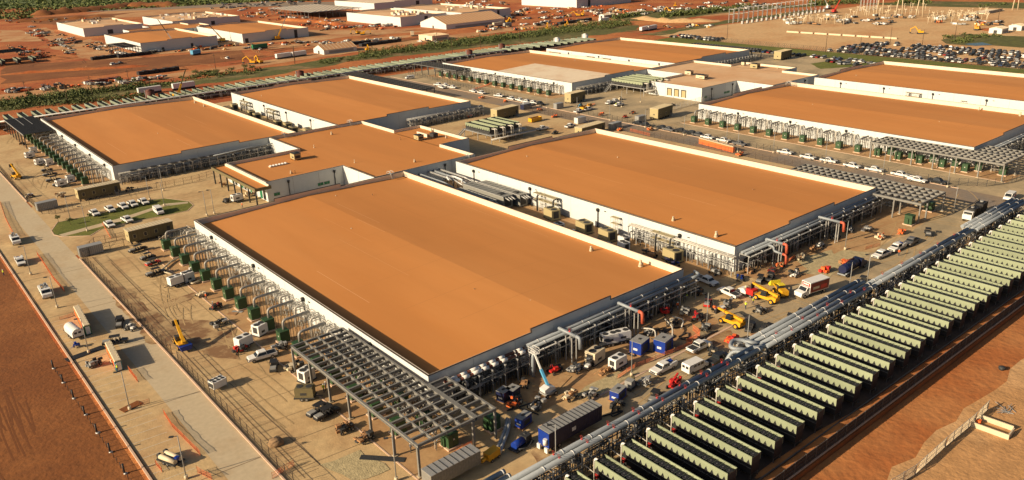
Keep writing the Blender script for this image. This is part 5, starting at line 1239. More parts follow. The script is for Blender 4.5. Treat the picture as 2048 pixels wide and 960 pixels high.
truckish(92, 590, -92, 'white service truck with a load of gear parked on the left road', 1)
truckish(32, 485, -92, 'white truck at the left picture edge beside the road', 1)
def junk(px, py, hd, n, keys, label, cat='machine', name='machinery', L=3, W=1.4, Ht=1.6, wheels_=True, seed=0, tubes=3):
    p = gp(px, py); rt = thing(name, label, cat, (p.x, p.y, .06), R(hd)); rr = random.Random(int(px*3+py)+seed)
    for k in keys:
        mb = MB().use(k)
        for i in range(n): mb.cbox(rr.uniform(-L/2, L/2)*.85, rr.uniform(-W/2, W/2)*.8, rr.uniform(.35, Ht*.8), rr.uniform(.25, L*.35), rr.uniform(.25, W*.55), rr.uniform(.2, Ht*.4), rr.uniform(-.2, .2))
        for i in range(tubes): mb.tube([(rr.uniform(-L/2, 0), rr.uniform(-W/2, W/2), .4), (rr.uniform(-.5, .5), rr.uniform(-W/2, W/2), rr.uniform(.8, Ht)), (rr.uniform(0, L/2), rr.uniform(-W/2, W/2), .3)], .07, 5, .3)
        mb.build({'dark': 'engine', 'grey': 'housing', 'white': 'panel', 'red': 'red_frame', 'orange': 'orange_frame', 'wood': 'timber', 'steel_dark': 'frame', 'cream': 'tank', 'galv': 'pipe_stack', 'blue_paint': 'blue_panel', 'yellow': 'yellow_frame', 'red_dark': 'hose_reel', 'sky_blue': 'blue_tank', 'black': 'tyre_stack', 'olive': 'cover'}[k], rt)
    if wheels_: wheels(rt, (-L*.3, L*.3), W/2, .32)
    return rt
junk(190, 732, 10, 8, ('dark', 'grey'), 'open grey and black machinery on the parking strip beside the kerb')
junk(262, 660, -60, 4, ('dark', 'white'), 'white tank on a small trailer behind the buggy')
junk(152, 696, 0, 4, ('blue_paint',), 'blue plastic crates stacked at the kerb below the covered trailer', 'crates', 'crate_pile', 2, 1.6, 1.3, False)
junk(232, 778 - 50, 0, 3, ('cream', 'dark'), 'small pale machine at the end of the near toilet row', L=1.6)
for (px, py, lb) in ((1395, 640, 'red framed hose reel in the shade left of the yellow telehandler'), (1030, 850 - 40, 'low hose bundle between the navy boxes and the lift')): junk(px, py, 30, 9, ('red', 'dark') if px > 1100 else ('dark', 'orange'), lb, L=3.4, W=2)
for (px, py, h_, keys, lb) in ((1410, 660, 20, ('dark', 'grey'), 'grey and black pump trailer left of the front telehandler'), (1425, 690 + 28 - 10, 40, ('dark', 'cream'), 'tan pump trailer on the orange mat near the pickup'), (1345, 650, 15, ('dark', 'cream'), 'pump machinery with looping white hoses in the front yard'), (1300, 668, 15, ('grey', 'dark'), 'pump machinery behind the blue box generators'),
        (1175, 735, 10, ('dark', 'white'), 'dark compressor beside the tan cooling unit'), (1640, 495, 15, ('dark', 'white'), 'black pump skid with white fittings in front of the second hall'), (1700, 470 - 6, 20, ('dark', 'galv'), 'dark machine with a white hose below the right rack'), (1480, 560, 40, ('dark', 'blue_paint'), 'dark gear bundle beside the shaded pickup'),
        (1180, 213, 0, ('yellow', 'dark'), 'yellow truck crane body at the road junction'), (1160, 213, 10, ('sky_blue', 'dark'), 'small light blue tank beside the yellow truck at the junction'), (1250, 236, 0, ('red', 'dark', 'wood'), 'row of red and orange machinery left of the right olive portable'), (1265, 228, 0, ('orange', 'dark'), 'orange lifts parked behind the red machinery'),
        (1080, 222, 0, ('orange', 'wood'), 'orange and timber stacks beside the middle road'), (940, 235, 10, ('orange', 'white'), 'orange and white bin by the hall behind the link'), (1240, 200, 10, ('dark', 'cream'), 'tan materials on the ground before the dock platform'), (1345, 212, 5, ('cream', 'dark'), 'tan hydraulic skid by the dock fence'),
        (60, 395, 5, ('cream', 'wood', 'white'), 'pale pile of wrapped goods inside the left fence'), (1140, 800 - 2, 0, ('wood', 'cream'), 'timber box beside the boom lift base'), (455, 430 - 25, 10, ('steel_dark', 'dark'), 'dark flatbed trailer under the entrance canopy'), (1235, 815, 15, ('dark',), 'hose coil behind the navy trailer'),
        (1048, 772, 40, ('dark', 'wood'), 'timber pallets in the shade below the front rack'), (1810, 385, -8, ('orange', 'wood'), 'orange and tan barriers at the curved fence corner'), (1560, 535, 10, ('wood', 'orange'), 'timber crates and orange netting at the corner of the second hall'), (1500, 545, 10, ('wood',), 'tan crate in front of the second hall corner'),
        (260, 383, 0, ('dark',), 'dark cubic machine right of the left olive portable'), (1000, 262, 0, ('dark', 'white'), 'white and dark gear under the nearer cooler platform'), (1110, 268, 10, ('dark', 'black'), 'dark machinery right of the nearer cooler platform'), (1240, 262, 0, ('wood', 'orange'), 'wooden cable reels and orange fence behind the second hall'), (1600, 520, 20, ('wood', 'cream'), 'wooden boards on the sand in front of the second hall'),
        (480, 745 - 40, 5, ('red', 'dark'), 'red hand machines on the pad near the cabinets'), (404, 592, 10, ('cream',), 'long cream box on the pad edge below the cabinets'), (432, 618, 30, ('dark', 'red_dark'), 'small dark cart on the pad with a person beside'), (715, 800 - 5, 10, ('black',), 'dark bin below the outer row of the lattice')):
    junk(px, py, h_, 6, keys, lb, L=3.2, W=1.6)
EX = ((1205, 750, 5, ('wood',), 'stacked brown boards on the pad left of the white generator trailer'), (1150, 742, 20, ('dark', 'galv'), 'dark valve gear under the front rack left of the compressor'), (1110, 745, 0, ('dark', 'red'), 'dark and red gear beside the boom of the lift'), (1290, 640, 10, ('dark', 'galv'), 'grey fittings in the shade below the front portal'), (1330, 628, 0, ('red', 'dark'), 'red hose gear at the far portal of the front rack'),
      (1370, 628, 30, ('grey', 'dark'), 'grey hose gear behind the lamp post in the front yard'), (1455, 612, 30, ('dark', 'galv'), 'dark compressor on wheels left of the white orange machine'), (1400, 588, 60, ('dark', 'wood'), 'dark pallets beside the shaded pickup at the hall corner'), (1430, 548, 80, ('galv', 'dark'), 'bundle of grey tubes behind the shaded pickup'), (1462, 538, 80, ('blue_paint', 'galv'), 'blue and grey tubes at the alley mouth'),
      (1545, 545, 20, ('dark', 'red_dark'), 'dark rack of bottles near the timber crates'), (1590, 552, 0, ('dark', 'white'), 'dark and white cart beyond the wheel loader'), (1625, 505, 10, ('wood',), 'plank stack under the second rack'), (1670, 478, 10, ('dark', 'steel_dark'), 'black machinery in the shade of the second rack'), (1735, 462, 0, ('dark', 'galv'), 'dark skid before the right rack end'),
      (1760, 478, 0, ('orange', 'cream'), 'orange material on the sand near the right rack'), (1800, 470, 10, ('orange', 'wood'), 'orange and brown boards near the lone green cabinet'), (1690, 530, 0, ('wood', 'orange'), 'brown boards beside the tank truck'), (1650, 545, 0, ('red', 'orange'), 'red covered gear beside the tank truck hose'), (1480, 700, 0, ('galv', 'dark'), 'grey pipe fittings by the road near the pipe bend'),
      (1180, 795, 5, ('galv', 'dark'), 'grey barrow near the sand patch'), (1075, 815, 10, ('dark', 'galv'), 'dark tool crates right of the navy boxes'), (1290, 770, 8, ('grey', 'galv'), 'grey materials on the road kerb beside the skid'), (1460, 685, 12, ('orange', 'red'), 'red plastic barriers on the road beside the orange mat'), (1520, 625, 0, ('dark', 'galv'), 'dark hose reel below the long telehandler'),
      (560, 700, 0, ('dark', 'galv'), 'dark gear behind the white pickup'), (590, 740, 0, ('dark', 'cream'), 'dark cases beside the outer lattice column'), (690, 862, 0, ('dark', 'wood'), 'low dark cases at the kerb of the lattice pad'), (730, 880, 10, ('wood', 'dark'), 'coiled cable at the kerb of the lattice pad'), (440, 650, 10, ('dark', 'galv'), 'dark buggy parts on the pad below the cabinets'),
      (330, 480, 0, ('cream', 'dark'), 'white and dark gear right of the nearer olive portable'), (390, 545, 0, ('white', 'galv'), 'white cased gear below the cabinets near the two units'), (120, 395, 0, ('wood', 'cream'), 'pale wrapped goods near the grey container'), (150, 350, 0, ('dark', 'grey'), 'dark gear before the left hall cabinets'), (45, 290, 0, ('dark', 'wood'), 'dark gear below the sheeted canopy'),
      (500, 392, 0, ('wood', 'cream'), 'pale boards in the entry yard'), (450, 372, 0, ('wood',), 'brown boards behind the entrance canopy'), (1200, 232, 0, ('wood', 'orange'), 'orange boards beside the road junction'), (1110, 235, 0, ('orange', 'dark'), 'orange machines at the middle road fence'), (1300, 262, 0, ('wood', 'orange'), 'orange crates behind the toilets row fence'), (1480, 312, 0, ('orange', 'wood'), 'orange gear right of the long toilet row'), (1010, 205, 0, ('orange', 'wood'), 'orange crates by the back stretch of the road'), (965, 198, 0, ('wood', 'orange'), 'wooden crates by the back stretch of the road'))
for (px, py, h_, keys, lb) in EX: junk(px, py, h_, 6, keys, lb, L=3.4, W=1.9, Ht=1.7, wheels_=('dark' in keys and px % 2 == 0), seed=3)
# packaged condenser with six fans
p = gp(437, 776); rt = thing('condenser_unit', 'white condenser with six dark fans standing alone inside the left fence', 'condenser', (p.x, p.y, .06), R(12))
MB().use('white').box(-1.4, -1.0, .5, 1.4, 1.0, 1.9).build('casing', rt); mb = MB().use('dark')
for i in range(3):
    for j in (-.45, .45): MB().use('dark').cyl((-.85+i*.85, j, 1.9), (-.85+i*.85, j, 1.96), .36, 12).build('fan', rt)
mb.box(-1.43, -.8, .7, -1.4, .8, 1.6); mb.build('louvre', rt); mb = MB().use('galv')
for a_ in (-1.35, 1.35):
    for b_ in (-.95, .95): mb.box(a_-.06, b_-.06, 0, a_+.06, b_+.06, 2.1)
mb.build('leg', rt)
# double cylinder roller machine by the near lamp
p = gp(343, 925); rt = thing('tank_trailer', 'trailer with two long pale cylinders near the bottom left kerb', 'trailer', (p.x, p.y, .06), R(112))
for y in (-.55, .6): MB().use('cream').cyl((-1.9, y, 1.0), (1.7, y, 1.0), .42, 12).build('cylinder', rt)
MB().use('dark').box(-2.1, -1.1, .4, 2.2, 1.1, .62).build('chassis', rt); mb = MB().use('dark')
for y in (-.75, .55): mb.cyl((1.9, y-.2, 1.0), (1.9, y+.25, 1.0), .5, 12)
mb.build('reel', rt); MB().use('blue_paint').box(-1.9, -.3, 1.0, -1.3, .3, 1.6).build('blue_motor', rt); wheels(rt, (-.4, .5), 1.0, .35)

# ================================================================ ALLEY BETWEEN THE TWO NEAREST HALLS
def enclosure(x0, y0, x1, y1, h, label, ribs=10):
    rt = thing('equipment_enclosure', label, 'enclosure', (x0, y0, .06)); W, L = x1-x0, y1-y0
    MB().use('grey_enclosure').box(0, 0, .2, W, L, h).build('casing', rt); mb = MB().use('grey_enclosure')
    for i in range(ribs): mb.box(-.1, i*L/ribs, h, W+.1, i*L/ribs+.12, h+.1)
    mb.use('galv'); mb.box(-.12, 0, h-.15, -.0, L, h+.12); mb.box(W, 0, h-.15, W+.12, L, h+.12); mb.build('ribbed_roof', rt)
    mb = MB().use('dark'); mb.box(W*.25, L*.12, h+.1, W*.7, L*.2, h+.3); mb.box(W*.1, -.03, .8, W*.8, 0, h-.5); mb.build('hatch', rt)
    ex = MB().use('galv')
    for i in range(3): ex.cyl((W*(.2+.3*i), -2.2, h-.8), (W*(.2+.3*i), 0, h-.3), .22, 8)
    ex.build('exhaust', rt); return rt
enclosure(74.2, 78, 77.8, 97, 3.7, 'long grey ribbed generator enclosure in the alley, nearer the left hall'); enclosure(80.5, 78, 84.1, 99, 4.0, 'long grey ribbed generator enclosure in the alley, middle one'); enclosure(85.4, 76, 88.4, 97, 3.9, 'long grey ribbed generator enclosure in the alley, against the white wall')
rt = thing('alley_pipes', 'bundle of big silver pipes running out of the link wall into the alley', 'pipes', (0, 0, 0))
for k, x in enumerate((74.5, 76.2, 80.2, 82.0, 84.6)):
    MB().use('silver' if k % 2 else 'galv').tube([(x, 118.1, 4.4), (x, 103, 4.4), (x+.8, 101.5, 3.6), (x+.9, 99.5, 3.2)], .34, 9, .8).build('pipe', rt)
    mb = MB().use('steel_dark'); mb.box(x-.08, 110, 0, x+.08, 110.2, 4.1); mb.box(x-.08, 104, 0, x+.08, 104.2, 4.1); mb.build('support', rt)
MB().use('white').tube([(78, 103, 4.9), (79, 106, 5.4), (81, 105, 5.3), (82, 101, 4.6), (80, 99, 4.6)], .3, 8, 1.2).build('pipe_bend', rt)
for (x, y, kx, lb, fans) in ((79.5, 52, pk, 'white blue tinted cooling unit in the alley, first of the pair', 2), (76.8, 53, gend, 'dark trailer in the alley beside the white cooling unit', 2), (81.5, 29, pk, 'white cooling unit in the alley nearest the front', 2), (77.4, 31, pk, 'low white cooling unit against the orange roof edge in the alley', 2), (84.8, 32, pk, 'white unit with fans by the scaffold in the alley', 2)):
    kx.place((x, y, .06), R(84), lb, 'packaged units in the alley')
tanu = make_unit('tan cooling unit with open fans', 'olive_trim', False, 2, 4.6, 3.0, 3.0)
for k, (x, y) in enumerate(((84.2, 46.5), (84.2, 37.5), (85.5, 61.5), (85.2, 15.5))): tanu.place((x, y, .06), R(80), 'tan cooling unit in the alley, %s' % ['under the middle of the white wall', 'second toward the front', 'below the large scaffold tower', 'below the front scaffold tower'][k], 'packaged units in the alley')
junk(1235, 505, 80, 8, ('red_dark', 'dark'), 'dark red machinery heap in the alley near the front scaffold', L=4, W=2); junk(1150, 470, 80, 5, ('white', 'dark'), 'small white crates in the shaded alley', L=3); junk(1300, 512, 80, 8, ('wood', 'dark'), 'dark materials at the front mouth of the alley', L=5, W=2); junk(1345, 530, 60, 8, ('dark', 'blue_paint'), 'dark and blue gear at the front end of the alley', L=5, W=2.4)
def scaffold(x, y, n, h, label, lev=3, w=1.6, bay=2.4, arch=True):
    rt = thing('scaffold_tower', label, 'scaffold', (x, y, .06)); P = MB().use('conduit_white')
    for i in range(n+1):
        for xx in (0, w):
            P.cyl((xx, i*bay, 0), (xx, i*bay, h), .05, 5, cap=False)
    for l in range(1, lev+1):
        z = h*l/lev-.1
        for xx in (0, w): P.bar((xx, 0, z), (xx, n*bay, z), .06); P.bar((xx, 0, z-.9), (xx, n*bay, z-.9), .04)
        for i in range(n+1): P.bar((0, i*bay, z), (w, i*bay, z), .06)
    for i in range(n): 
        for l in range(lev): P.bar((0, i*bay, h*l/lev), (0, (i+1)*bay, h*(l+1)/lev-.1), .04)
    P.build('poles', rt)
    D = MB().use('olive_trim')
    for l in (lev-1, lev): D.box(0, 0, h*l/lev-.2, w, n*bay, h*l/lev-.12)
    D.build('deck', rt)
    if arch:
        A = MB().use('dark')
        for i in (0, n-1): A.tube([(-.2, i*bay+.4, .2), (-.2, i*bay+.4, h-.6), (w+.3, i*bay+.5, h-.2), (w+.3, i*bay+.5, h-1.5)], .26, 8, .8)
        A.build('duct', rt)
    return rt
scaffold(87.0, 62, 4, 5.6, 'wide pale scaffold tower with dark ducts against the white alley wall'); scaffold(88.0, 37.5, 1, 5.2, 'narrow scaffold tower between the two wide ones', arch=False, w=1.2, bay=2.6); scaffold(87.0, 17.5, 3, 5.2, 'pale scaffold tower near the front corner of the second hall')
scaffold(86.6, 258, 4, 5.4, 'scaffold tower with ducts in the alley behind the left hall, nearer one'); scaffold(86.6, 290, 4, 5.2, 'scaffold tower with ducts in the alley behind the left hall, farther one')
for k, (x, y) in enumerate(((83, 246), (84, 238), (82, 228), (85, 220), (83, 270), (84, 279), (85, 303))): tanu.place((x, y, .06), R(80), 'tan cooling unit in the alley behind the left hall, %s from the link' % nth((3, 2, 1, 0, 4, 5, 6)[k]), 'packaged units in the alley behind the left hall')
for k, (px, py) in enumerate(((530, 222), (560, 238), (600, 246), (635, 248), (505, 215))): junk(px, py, 80, 8, ('dark', 'galv'), 'dark gear in the alley behind the left hall, %s from the left' % nth((1, 2, 3, 4, 0)[k]), L=5, W=3, Ht=2.4, wheels_=False)
tag(MB().use('yellow').box(-2.4, -1.4, .2, 2.4, 1.4, 2.2).box(-2.0, -1.0, 2.2, 1.0, 1.0, 2.6).build('generator', None, (76, 300, .06), R(85)), 'yellow box generator in the alley behind the left hall roof edge', 'generator')
scaffold(314, 60, 3, 5, 'scaffold tower against the far right hall wall', arch=True); scaffold(314, 40, 1, 4, 'narrow scaffold against the far right hall wall', arch=False)
for k, (px, py) in enumerate(((1205, 117), (1237, 121), (1148, 107))):
    p = gp(px, py, 3); q = scaffold(307.6, p.y, 3 if k != 2 else 5, 5, 'scaffold by the wall of the farthest hall, %s' % ['middle one', 'nearest one', 'largest and farthest one'][k])

# ================================================================ LAMP POSTS, FENCES
def make_lamp(h, label, heads=1, key='grey'):
    rt = thing('lamp_post', label, 'lamp post')
    MB().use('cream').cyl((0,0,0), (0,0,.7), .3, 10).build('base', rt); MB().use(key).cyl((0,0,.7), (0,0,h), .10, 8, .07).build('pole', rt)
    for i in range(heads):
        s = 1 if i == 0 else -1
        mb = MB().use('dark'); mb.box(min(0, s*.9), -.04, h-.1, max(0, s*.9), .04, h-.02); mb.box(min(s*.6, s*1.3), -.2, h-.14, max(s*.6, s*1.3), .2, h); mb.build('lamp_head', rt)
    return Proto(rt)
lamp8 = make_lamp(8, 'lamp post'); 
GL = 'lamp posts on the parking strip'
for k, (px, py) in enumerate(((373, 958), (260, 820), (178, 706), (115, 616), (62, 550))): putp(lamp8, px, py, 150, 'slim lamp post on the left parking strip, %s from the bottom edge' % nth(k), GL)
for k, (px, py, lb) in enumerate(((141, 440, 'left end of the oval lawn'), (175, 463, 'lower edge of the oval lawn'), (300, 400, 'upper edge of the oval lawn'), (329, 412, 'right part of the oval lawn'), (327, 382, 'fence right of the left olive portable'), (414, 432, 'entry yard below the link canopy'), (429, 428, 'entry yard next to another post'), (193, 394, 'left end of the left olive portable'), (1263, 752, 'white generator trailer'), (1413, 655, 'pile of hoses in the front yard'), (1493, 702, 'bend of the silver pipes'), (1733, 572, 'blue tank truck'), (1697, 590, 'box truck'), (1112, 935, 'navy trailer'), (1690, 500, 'sand patch in front of the second hall'), (793, 962, 'outer lattice column at the bottom'), (1907, 425, 'right steel lattice'), (1475, 345-40, 'orange toilets on the road'))):
    putp(lamp8, px, py, 150, 'slim lamp post by the %s' % lb)
for k, y in enumerate(range(-5, 190, 21)): lamp8.place((193.9, y, .05), 0, 'slim post in the fence line of the middle road, %s from the near end' % nth(k), 'posts along the middle road')
for k, (px, py) in enumerate(((1150, 140), (1243, 215), (990, 175), (930, 160), (845, 148), (1070, 190), (1281, 205))): putp(lamp8, px, py, 0, ['slim lamp post behind the half pale hall wall', 'slim lamp post before the dock platform', 'slim lamp post right of the far canopy yard', 'slim lamp post in the middle of the far canopy yard', 'slim lamp post left in the far canopy yard', 'slim lamp post at the corner of the half pale hall', 'slim lamp post beside the dock pipes'][k])

def fence(pts, h, label, key='wire', spacing=3.0, mesh_step=.45, zb=0.0, screen=False, post=.05, rails=(1.0, .5, .05), name='chain_link_fence', wire_w=.016, meshkey=None, cat='fence'):
    P = [Vector((p[0], p[1], 0)) for p in pts]; rt = thing(name, label, cat, (P[0].x, P[0].y, zb)); o = P[0]
    posts = []; W = MB().use(meshkey or key); Rl = MB().use(key)
    for a, b in zip(P, P[1:]):
        L = (b-a).length; n = max(1, round(L/spacing)); d = (b-a)/L
        for i in range(n + (1 if b == P[-1] else 0)): posts.append(a + d*L*i/n - o)
        for r_ in rails: Rl.bar(a-o+Vector((0,0,h*r_)), b-o+Vector((0,0,h*r_)), post*.9)
        k = int(L/mesh_step)
        for i in range(k):
            q = a - o + d*(i+.5)*L/k; e = a - o + d*min(L, (i+.5)*L/k + h*.8)
            W.bar(q + Vector((0,0,.05)), e + Vector((0,0,h)), wire_w); W.bar(e + Vector((0,0,.05)), q + Vector((0,0,h)), wire_w)
    if screen:
        sc_ = MB().use('fence_black'); sc_.bar(P[0]-o+Vector((0, .05, h*.5)), P[-1]-o+Vector((0, .05, h*.5)), .02, h*.96); sc_.build('privacy_screen', rt)
    W.build('wire_mesh', rt); Rl.build('rail', rt)
    for q in posts[:100]: MB().use(key).box(q.x-post, q.y-post, 0, q.x+post, q.y+post, h+.05).build('post', rt)
    return rt
fence([(-28.0, -30), (-28.0, 50)], 2.3, 'chain link fence along the left road, nearer stretch', mesh_step=.6)
fence([(-28.0, 54), (-28.0, 127), (-24, 130), (-16.5, 130)], 2.3, 'chain link fence along the left road, farther stretch', mesh_step=.6)
fence([tuple(gp(*q)[:2]) for q in ((0, 338), (35, 380), (85, 428), (112, 428), (180, 410), (240, 394), (385, 365), (428, 352))], 2.3, 'chain link fence curving around the left hall yard', mesh_step=.8)
fence([tuple(gp(*q)[:2]) for q in ((165, 470+45), (190, 490), (255, 478))], 2.3, 'short chain link fence by the corner container', mesh_step=.6)
fence([(182.6, 40), (182.6, 112), (184.5, 190)], 2.3, 'chain link fence behind the second hall', mesh_step=.8)
fence([(195.4, 160), (195.4, 12), (197.5, -4), (203, -13), (212, -17), (230, -18)], 2.3, 'dark chain link fence curving in front of the right steel lattice', key='dark', mesh_step=.6)
fence([(195.6, 190), (206, 300), (208, 330)], 2.3, 'dark chain link fence in front of the far canopy yard', key='dark', mesh_step=.8)
fence([tuple(gp(*q)[:2]) for q in ((1320, 232), (1345, 220), (1440, 195))], 2.6, 'pale mesh fence beside the loading docks', key='galv', mesh_step=.5)
fence([(-20, -53.4), (130, -53.4)], 2.2, 'black steel fence on a kerb along the red dirt bank, nearer stretch', key='steel_dark', spacing=3.0, rails=(.97, .7, .4, .1), mesh_step=.8, wire_w=.03, screen=True, post=.07, name='steel_fence')
fence([(130, -53.4), (260, -53.4)], 2.2, 'black steel fence on a kerb along the red dirt bank, farther stretch', key='steel_dark', spacing=3.0, rails=(.97, .7, .4, .1), mesh_step=.8, wire_w=.03, screen=True, post=.07, name='steel_fence')
strip_struct('fence_kerb', (-20, -53.58), (260, -53.58), .2, .16, 'kerb')
fence([tuple(gp(*q, ZL)[:2]) for q in ((1780, 980), (1830, 950), (1890, 895), (1950, 845), (1975, 820))], 1.9, 'pale silt mesh fence on the dirt at the bottom right', key='galv', spacing=3, mesh_step=.16, wire_w=.02, meshkey='cream', name='silt_fence', zb=ZL)
fence([(447, 300), (443.5, 180)], 3, 'long dark fence between the lawn strip and the far parking', key='dark', mesh_step=1.5, spacing=5, wire_w=.06); fence([(443.5, 180), (440.5, -60)], 3, 'long dark fence in front of the packed car park', key='dark', mesh_step=1.5, spacing=5, wire_w=.06)
# black stub posts standing in the red dirt along the kerb
sp = 0
for k in range(30):
    y = 8 + k*1.95; x = -45.9 - .035*k; big = (k % 4 == 1); sp += 1
    hh = 1.9 if big else 1.15
    mb = MB().use('black').cyl((0,0,-.1), (0,0,hh), .16 if big else .05, 8)
    rt = thing('fence_stake', '%s black stake in the red dirt beside the kerb, %s from the near end' % ('thick' if big else 'thin', nth(k)), 'stake', (x - 1.2, y, 0), 0, 'black stakes standing in the red dirt'); mb.build('stake', rt)
    if big: MB().use('galv').ico((.1, -.1, .12), .4, 1, .4, .3).build('concrete_footing', rt)
# orange nettings: flexible strips on stakes
def netting(pts, label, h=1.0, sag=.2):
    P = [gp(*q) for q in pts]; o = P[0]; rr = random.Random(int(pts[0][0])); mb = MB().use('orange_net'); Q = []
    for a, b in zip(P, P[1:]):
        n = max(2, int((b-a).length/1.2))
        for i in range(n): Q.append(a + (b-a)*i/n)
    Q.append(P[-1]); T = []
    for i, q in enumerate(Q): T.append((q-o + Vector((rr.uniform(-.08, .08), rr.uniform(-.08, .08), h - sag*.3*abs(math.sin(i*1.3)) - rr.uniform(0, .12)))))
    for i in range(len(Q)-1):
        for f in (0.05, .5, .95): 
            a = (Q[i]-o)*1; b = (Q[i+1]-o)*1; a.z = T[i].z*f + .05; b.z = T[i+1].z*f + .05; mb.bar(a, b, .02, .05)
        for f in (0, .16, .33, .5, .67, .83): a = (Q[i]-o).lerp(Q[i+1]-o, f); tz = T[i].z*(1-f)+T[i+1].z*f; mb.bar(a + Vector((0,0,.05)), Vector((a.x, a.y, tz)), .05, .03)
    rt = thing('safety_netting', label, 'netting', tuple(o)); mb.build('net', rt)
    pm_ = MB().use('wood')
    for i in range(0, len(Q), 2): q = Q[i]-o; pm_.box(q.x-.03, q.y-.03, 0, q.x+.03, q.y+.03, h+.15)
    pm_.build('stake', rt)
netting(((328, 828), (345, 855), (375, 885), (402, 912)), 'long strip of orange safety netting on the near parking strip', 1.1)
netting(((258, 742), (276, 765)), 'short orange netting below the near toilet row', 1.2); netting(((75, 510), (92, 535), (108, 560), (130, 585)), 'orange netting between the two service trucks on the left', 1.2)
netting(((312, 930), (325, 945)), 'orange netting scrap beside the cylinder trailer', 1.0); netting(((120, 640), (160, 628)), 'low orange netting by the covered trailer', .8); netting(((395, 945), (425, 960)), 'orange netting at the bottom edge left of the corner', 1.2)
netting(((0, 405), (12, 440), (30, 475)), 'orange netting at the left edge near the road', 1.2); netting(((1290, 728), (1330, 712), (1385, 690)), 'orange netting running from the blue generators to the pickup', 1.0); netting(((1372, 690), (1400, 672), (1385, 660)), 'crumpled orange netting mound near the hoses', 1.4)
netting(((905, 915), (925, 900), (945, 890)), 'orange netting heap under the lattice corner', 1.0); netting(((1190, 205+4), (1165, 216)), 'orange netting at the road junction', 1.0); netting(((940, 182), (985, 168)), 'sloping red orange netting in the far canopy yard', 1.0)
netting(((1235, 758), (1270, 735), (1290, 728)), 'loop of orange netting round the lamp base in the front yard', 1.0); netting(((280, 812), (300, 806)), 'orange netting and cones at the lamp island', 1.0); netting(((1570, 530), (1590, 515)), 'orange netting at the end of the second hall front', 1.0); netting(((1260, 262), (1300, 272)), 'orange netting along the fence behind the second hall', 1.2)
netting(((1730, 500), (1760, 492)), 'orange netting beside the sand in front of the right rack', 1.0); netting(((545, 958), (590, 930)), 'orange netting at the bottom of the left fence', 1.2); netting(((205, 448), (222, 478)), 'reddish netting below the oval lawn', .8)
# hoses on the ground in the front yard
rr = random.Random(77)
for k, (px, py, n) in enumerate(((1345, 660, 7), (1390, 670, 7), (1420, 680, 6), (1310, 680, 5), (1260, 712, 5), (1060, 820, 4), (1220, 820, 5))):
    c = gp(px, py); pts = [(rr.uniform(-5, 5), rr.uniform(-2.5, 2.5), .14) for _ in range(n)]
    tag(MB().use('black' if k % 2 == 0 else 'dark').tube(pts, .13, 6, 1.5).build('hose', None, (c.x, c.y, .06)), ['black hose looping below the pump machinery in the front yard', 'black hose crossing the middle of the hose pile', 'black hose curling near the front telehandler', 'black hose behind the right blue generator', 'black hose in front of the left blue generator', 'black hose under the boom lift', 'coiled black hose by the low blue skid'][k], 'hose')
for k, (a, b, c_) in enumerate((((1282, 668), (1310, 672), (1312, 692)), ((1330, 650), (1345, 668), (1344, 690)), ((1345, 645), (1368, 652), (1362, 660)))):
    P = [gp(*q) + Vector((0, 0, z)) for q, z in zip((a, b, c_), (1.4, 1.6, .3))]; tag(MB().use('conduit_white').tube(P, .16, 8, 1.2).build('pipe_elbow'), ['white bent pipe in front of the pump machinery, left', 'white bent pipe in front of the right blue generator', 'short white bent pipe in the hose pile'][k], 'pipe')
# timber mats, boards, stakes
for (px, py, hd, L, W_, key, lb) in ((1525, 678, 60, 5, 3.2, 'wood', 'timber mat on the road beside the bend of the pipes'), (1105, 768, 20, 8, 4, 'pad', 'tan timber sheet platform near the boom lift'), (765, 918, -48, 7.5, 1.2, 'dark', 'dark grated trench cover on the dirt by the lattice'), (465, 628, -50, 2.2, 1.4, 'wood', 'wooden pallet on the pad by the red hand machines'), (475, 624, -50, 2.6, .8, 'galv', 'grey board lying on the pad'), (262, 832 - 18, 15, 3.6, 1.8, 'dark_dirt', 'bare soil lamp island with kerb on the parking strip'), (170, 708, 8, 7.5, 2, 'black', 'black sheeted planting strip by the third lamp post')):
    p = gp(px, py); tag(MB().use(key).box(-L/2, -W_/2, 0, L/2, W_/2, .09).build('timber_mat', None, (p.x, p.y, .07), R(hd)), lb, 'mat')
# soil bag / heap with drape, upright concrete form at bottom right
p = gp(553, 888); rt = thing('soil_heap', 'small grey heap with a rod inside the left fence near the bottom', 'heap', (p.x, p.y, 0)); mb = MB().use('soil_pile'); mb.ico((0, 0, .3), 1.3, 2, .7, .12); mb.build('heap', rt); MB().use('dark').bar((-1.2, 1.2, .1), (.3, -.1, 1.6), .08).build('rod', rt)
p = gp(1985, 858, ZL); rt = thing('concrete_form', 'U shaped low white concrete wall with orange tool at the bottom right', 'wall', (p.x, p.y, ZL + 0.05), R(-86))
for (a, b, c_, d, nm) in ((-4, -2.4, 4, -2.1, 'side_wall'), (-3.5, 2.1, 3.6, 2.4, 'side_wall'), (3.7, -2.1, 4.0, 1.6, 'end_wall')): MB().use('cream').box(a, b, 0, c_, d, 1.0).build(nm, rt)
MB().use('orange').cbox(-3, -.2, .5, 1.0, 1.0, .9).build('orange_drum', rt); rt.scale = (.72, .72, .9)
for k in range(14):
    q = gp(2016, 826, ZL); a_ = random.uniform(0, 3.1); P0 = Vector((q.x + random.uniform(-1, 1), q.y + random.uniform(-1, 1), ZL + .12)); tag(MB().use('galv').bar(P0, P0 + Vector((math.cos(a_)*2, math.sin(a_)*2, random.uniform(0, .3))), .07).build('steel_bar'), 'loose pale steel bar in the scattered pile by the concrete form', 'bar', 'scattered steel bars at the bottom right')
p = gp(2003, 740, ZL); rt = thing('stone_marker', 'small dark bag on the dirt near the right picture edge', 'bag', (p.x, p.y, ZL)); MB().use('dark').ico((0, 0, .4), .6, 2, .9, .2).build('sack', rt)
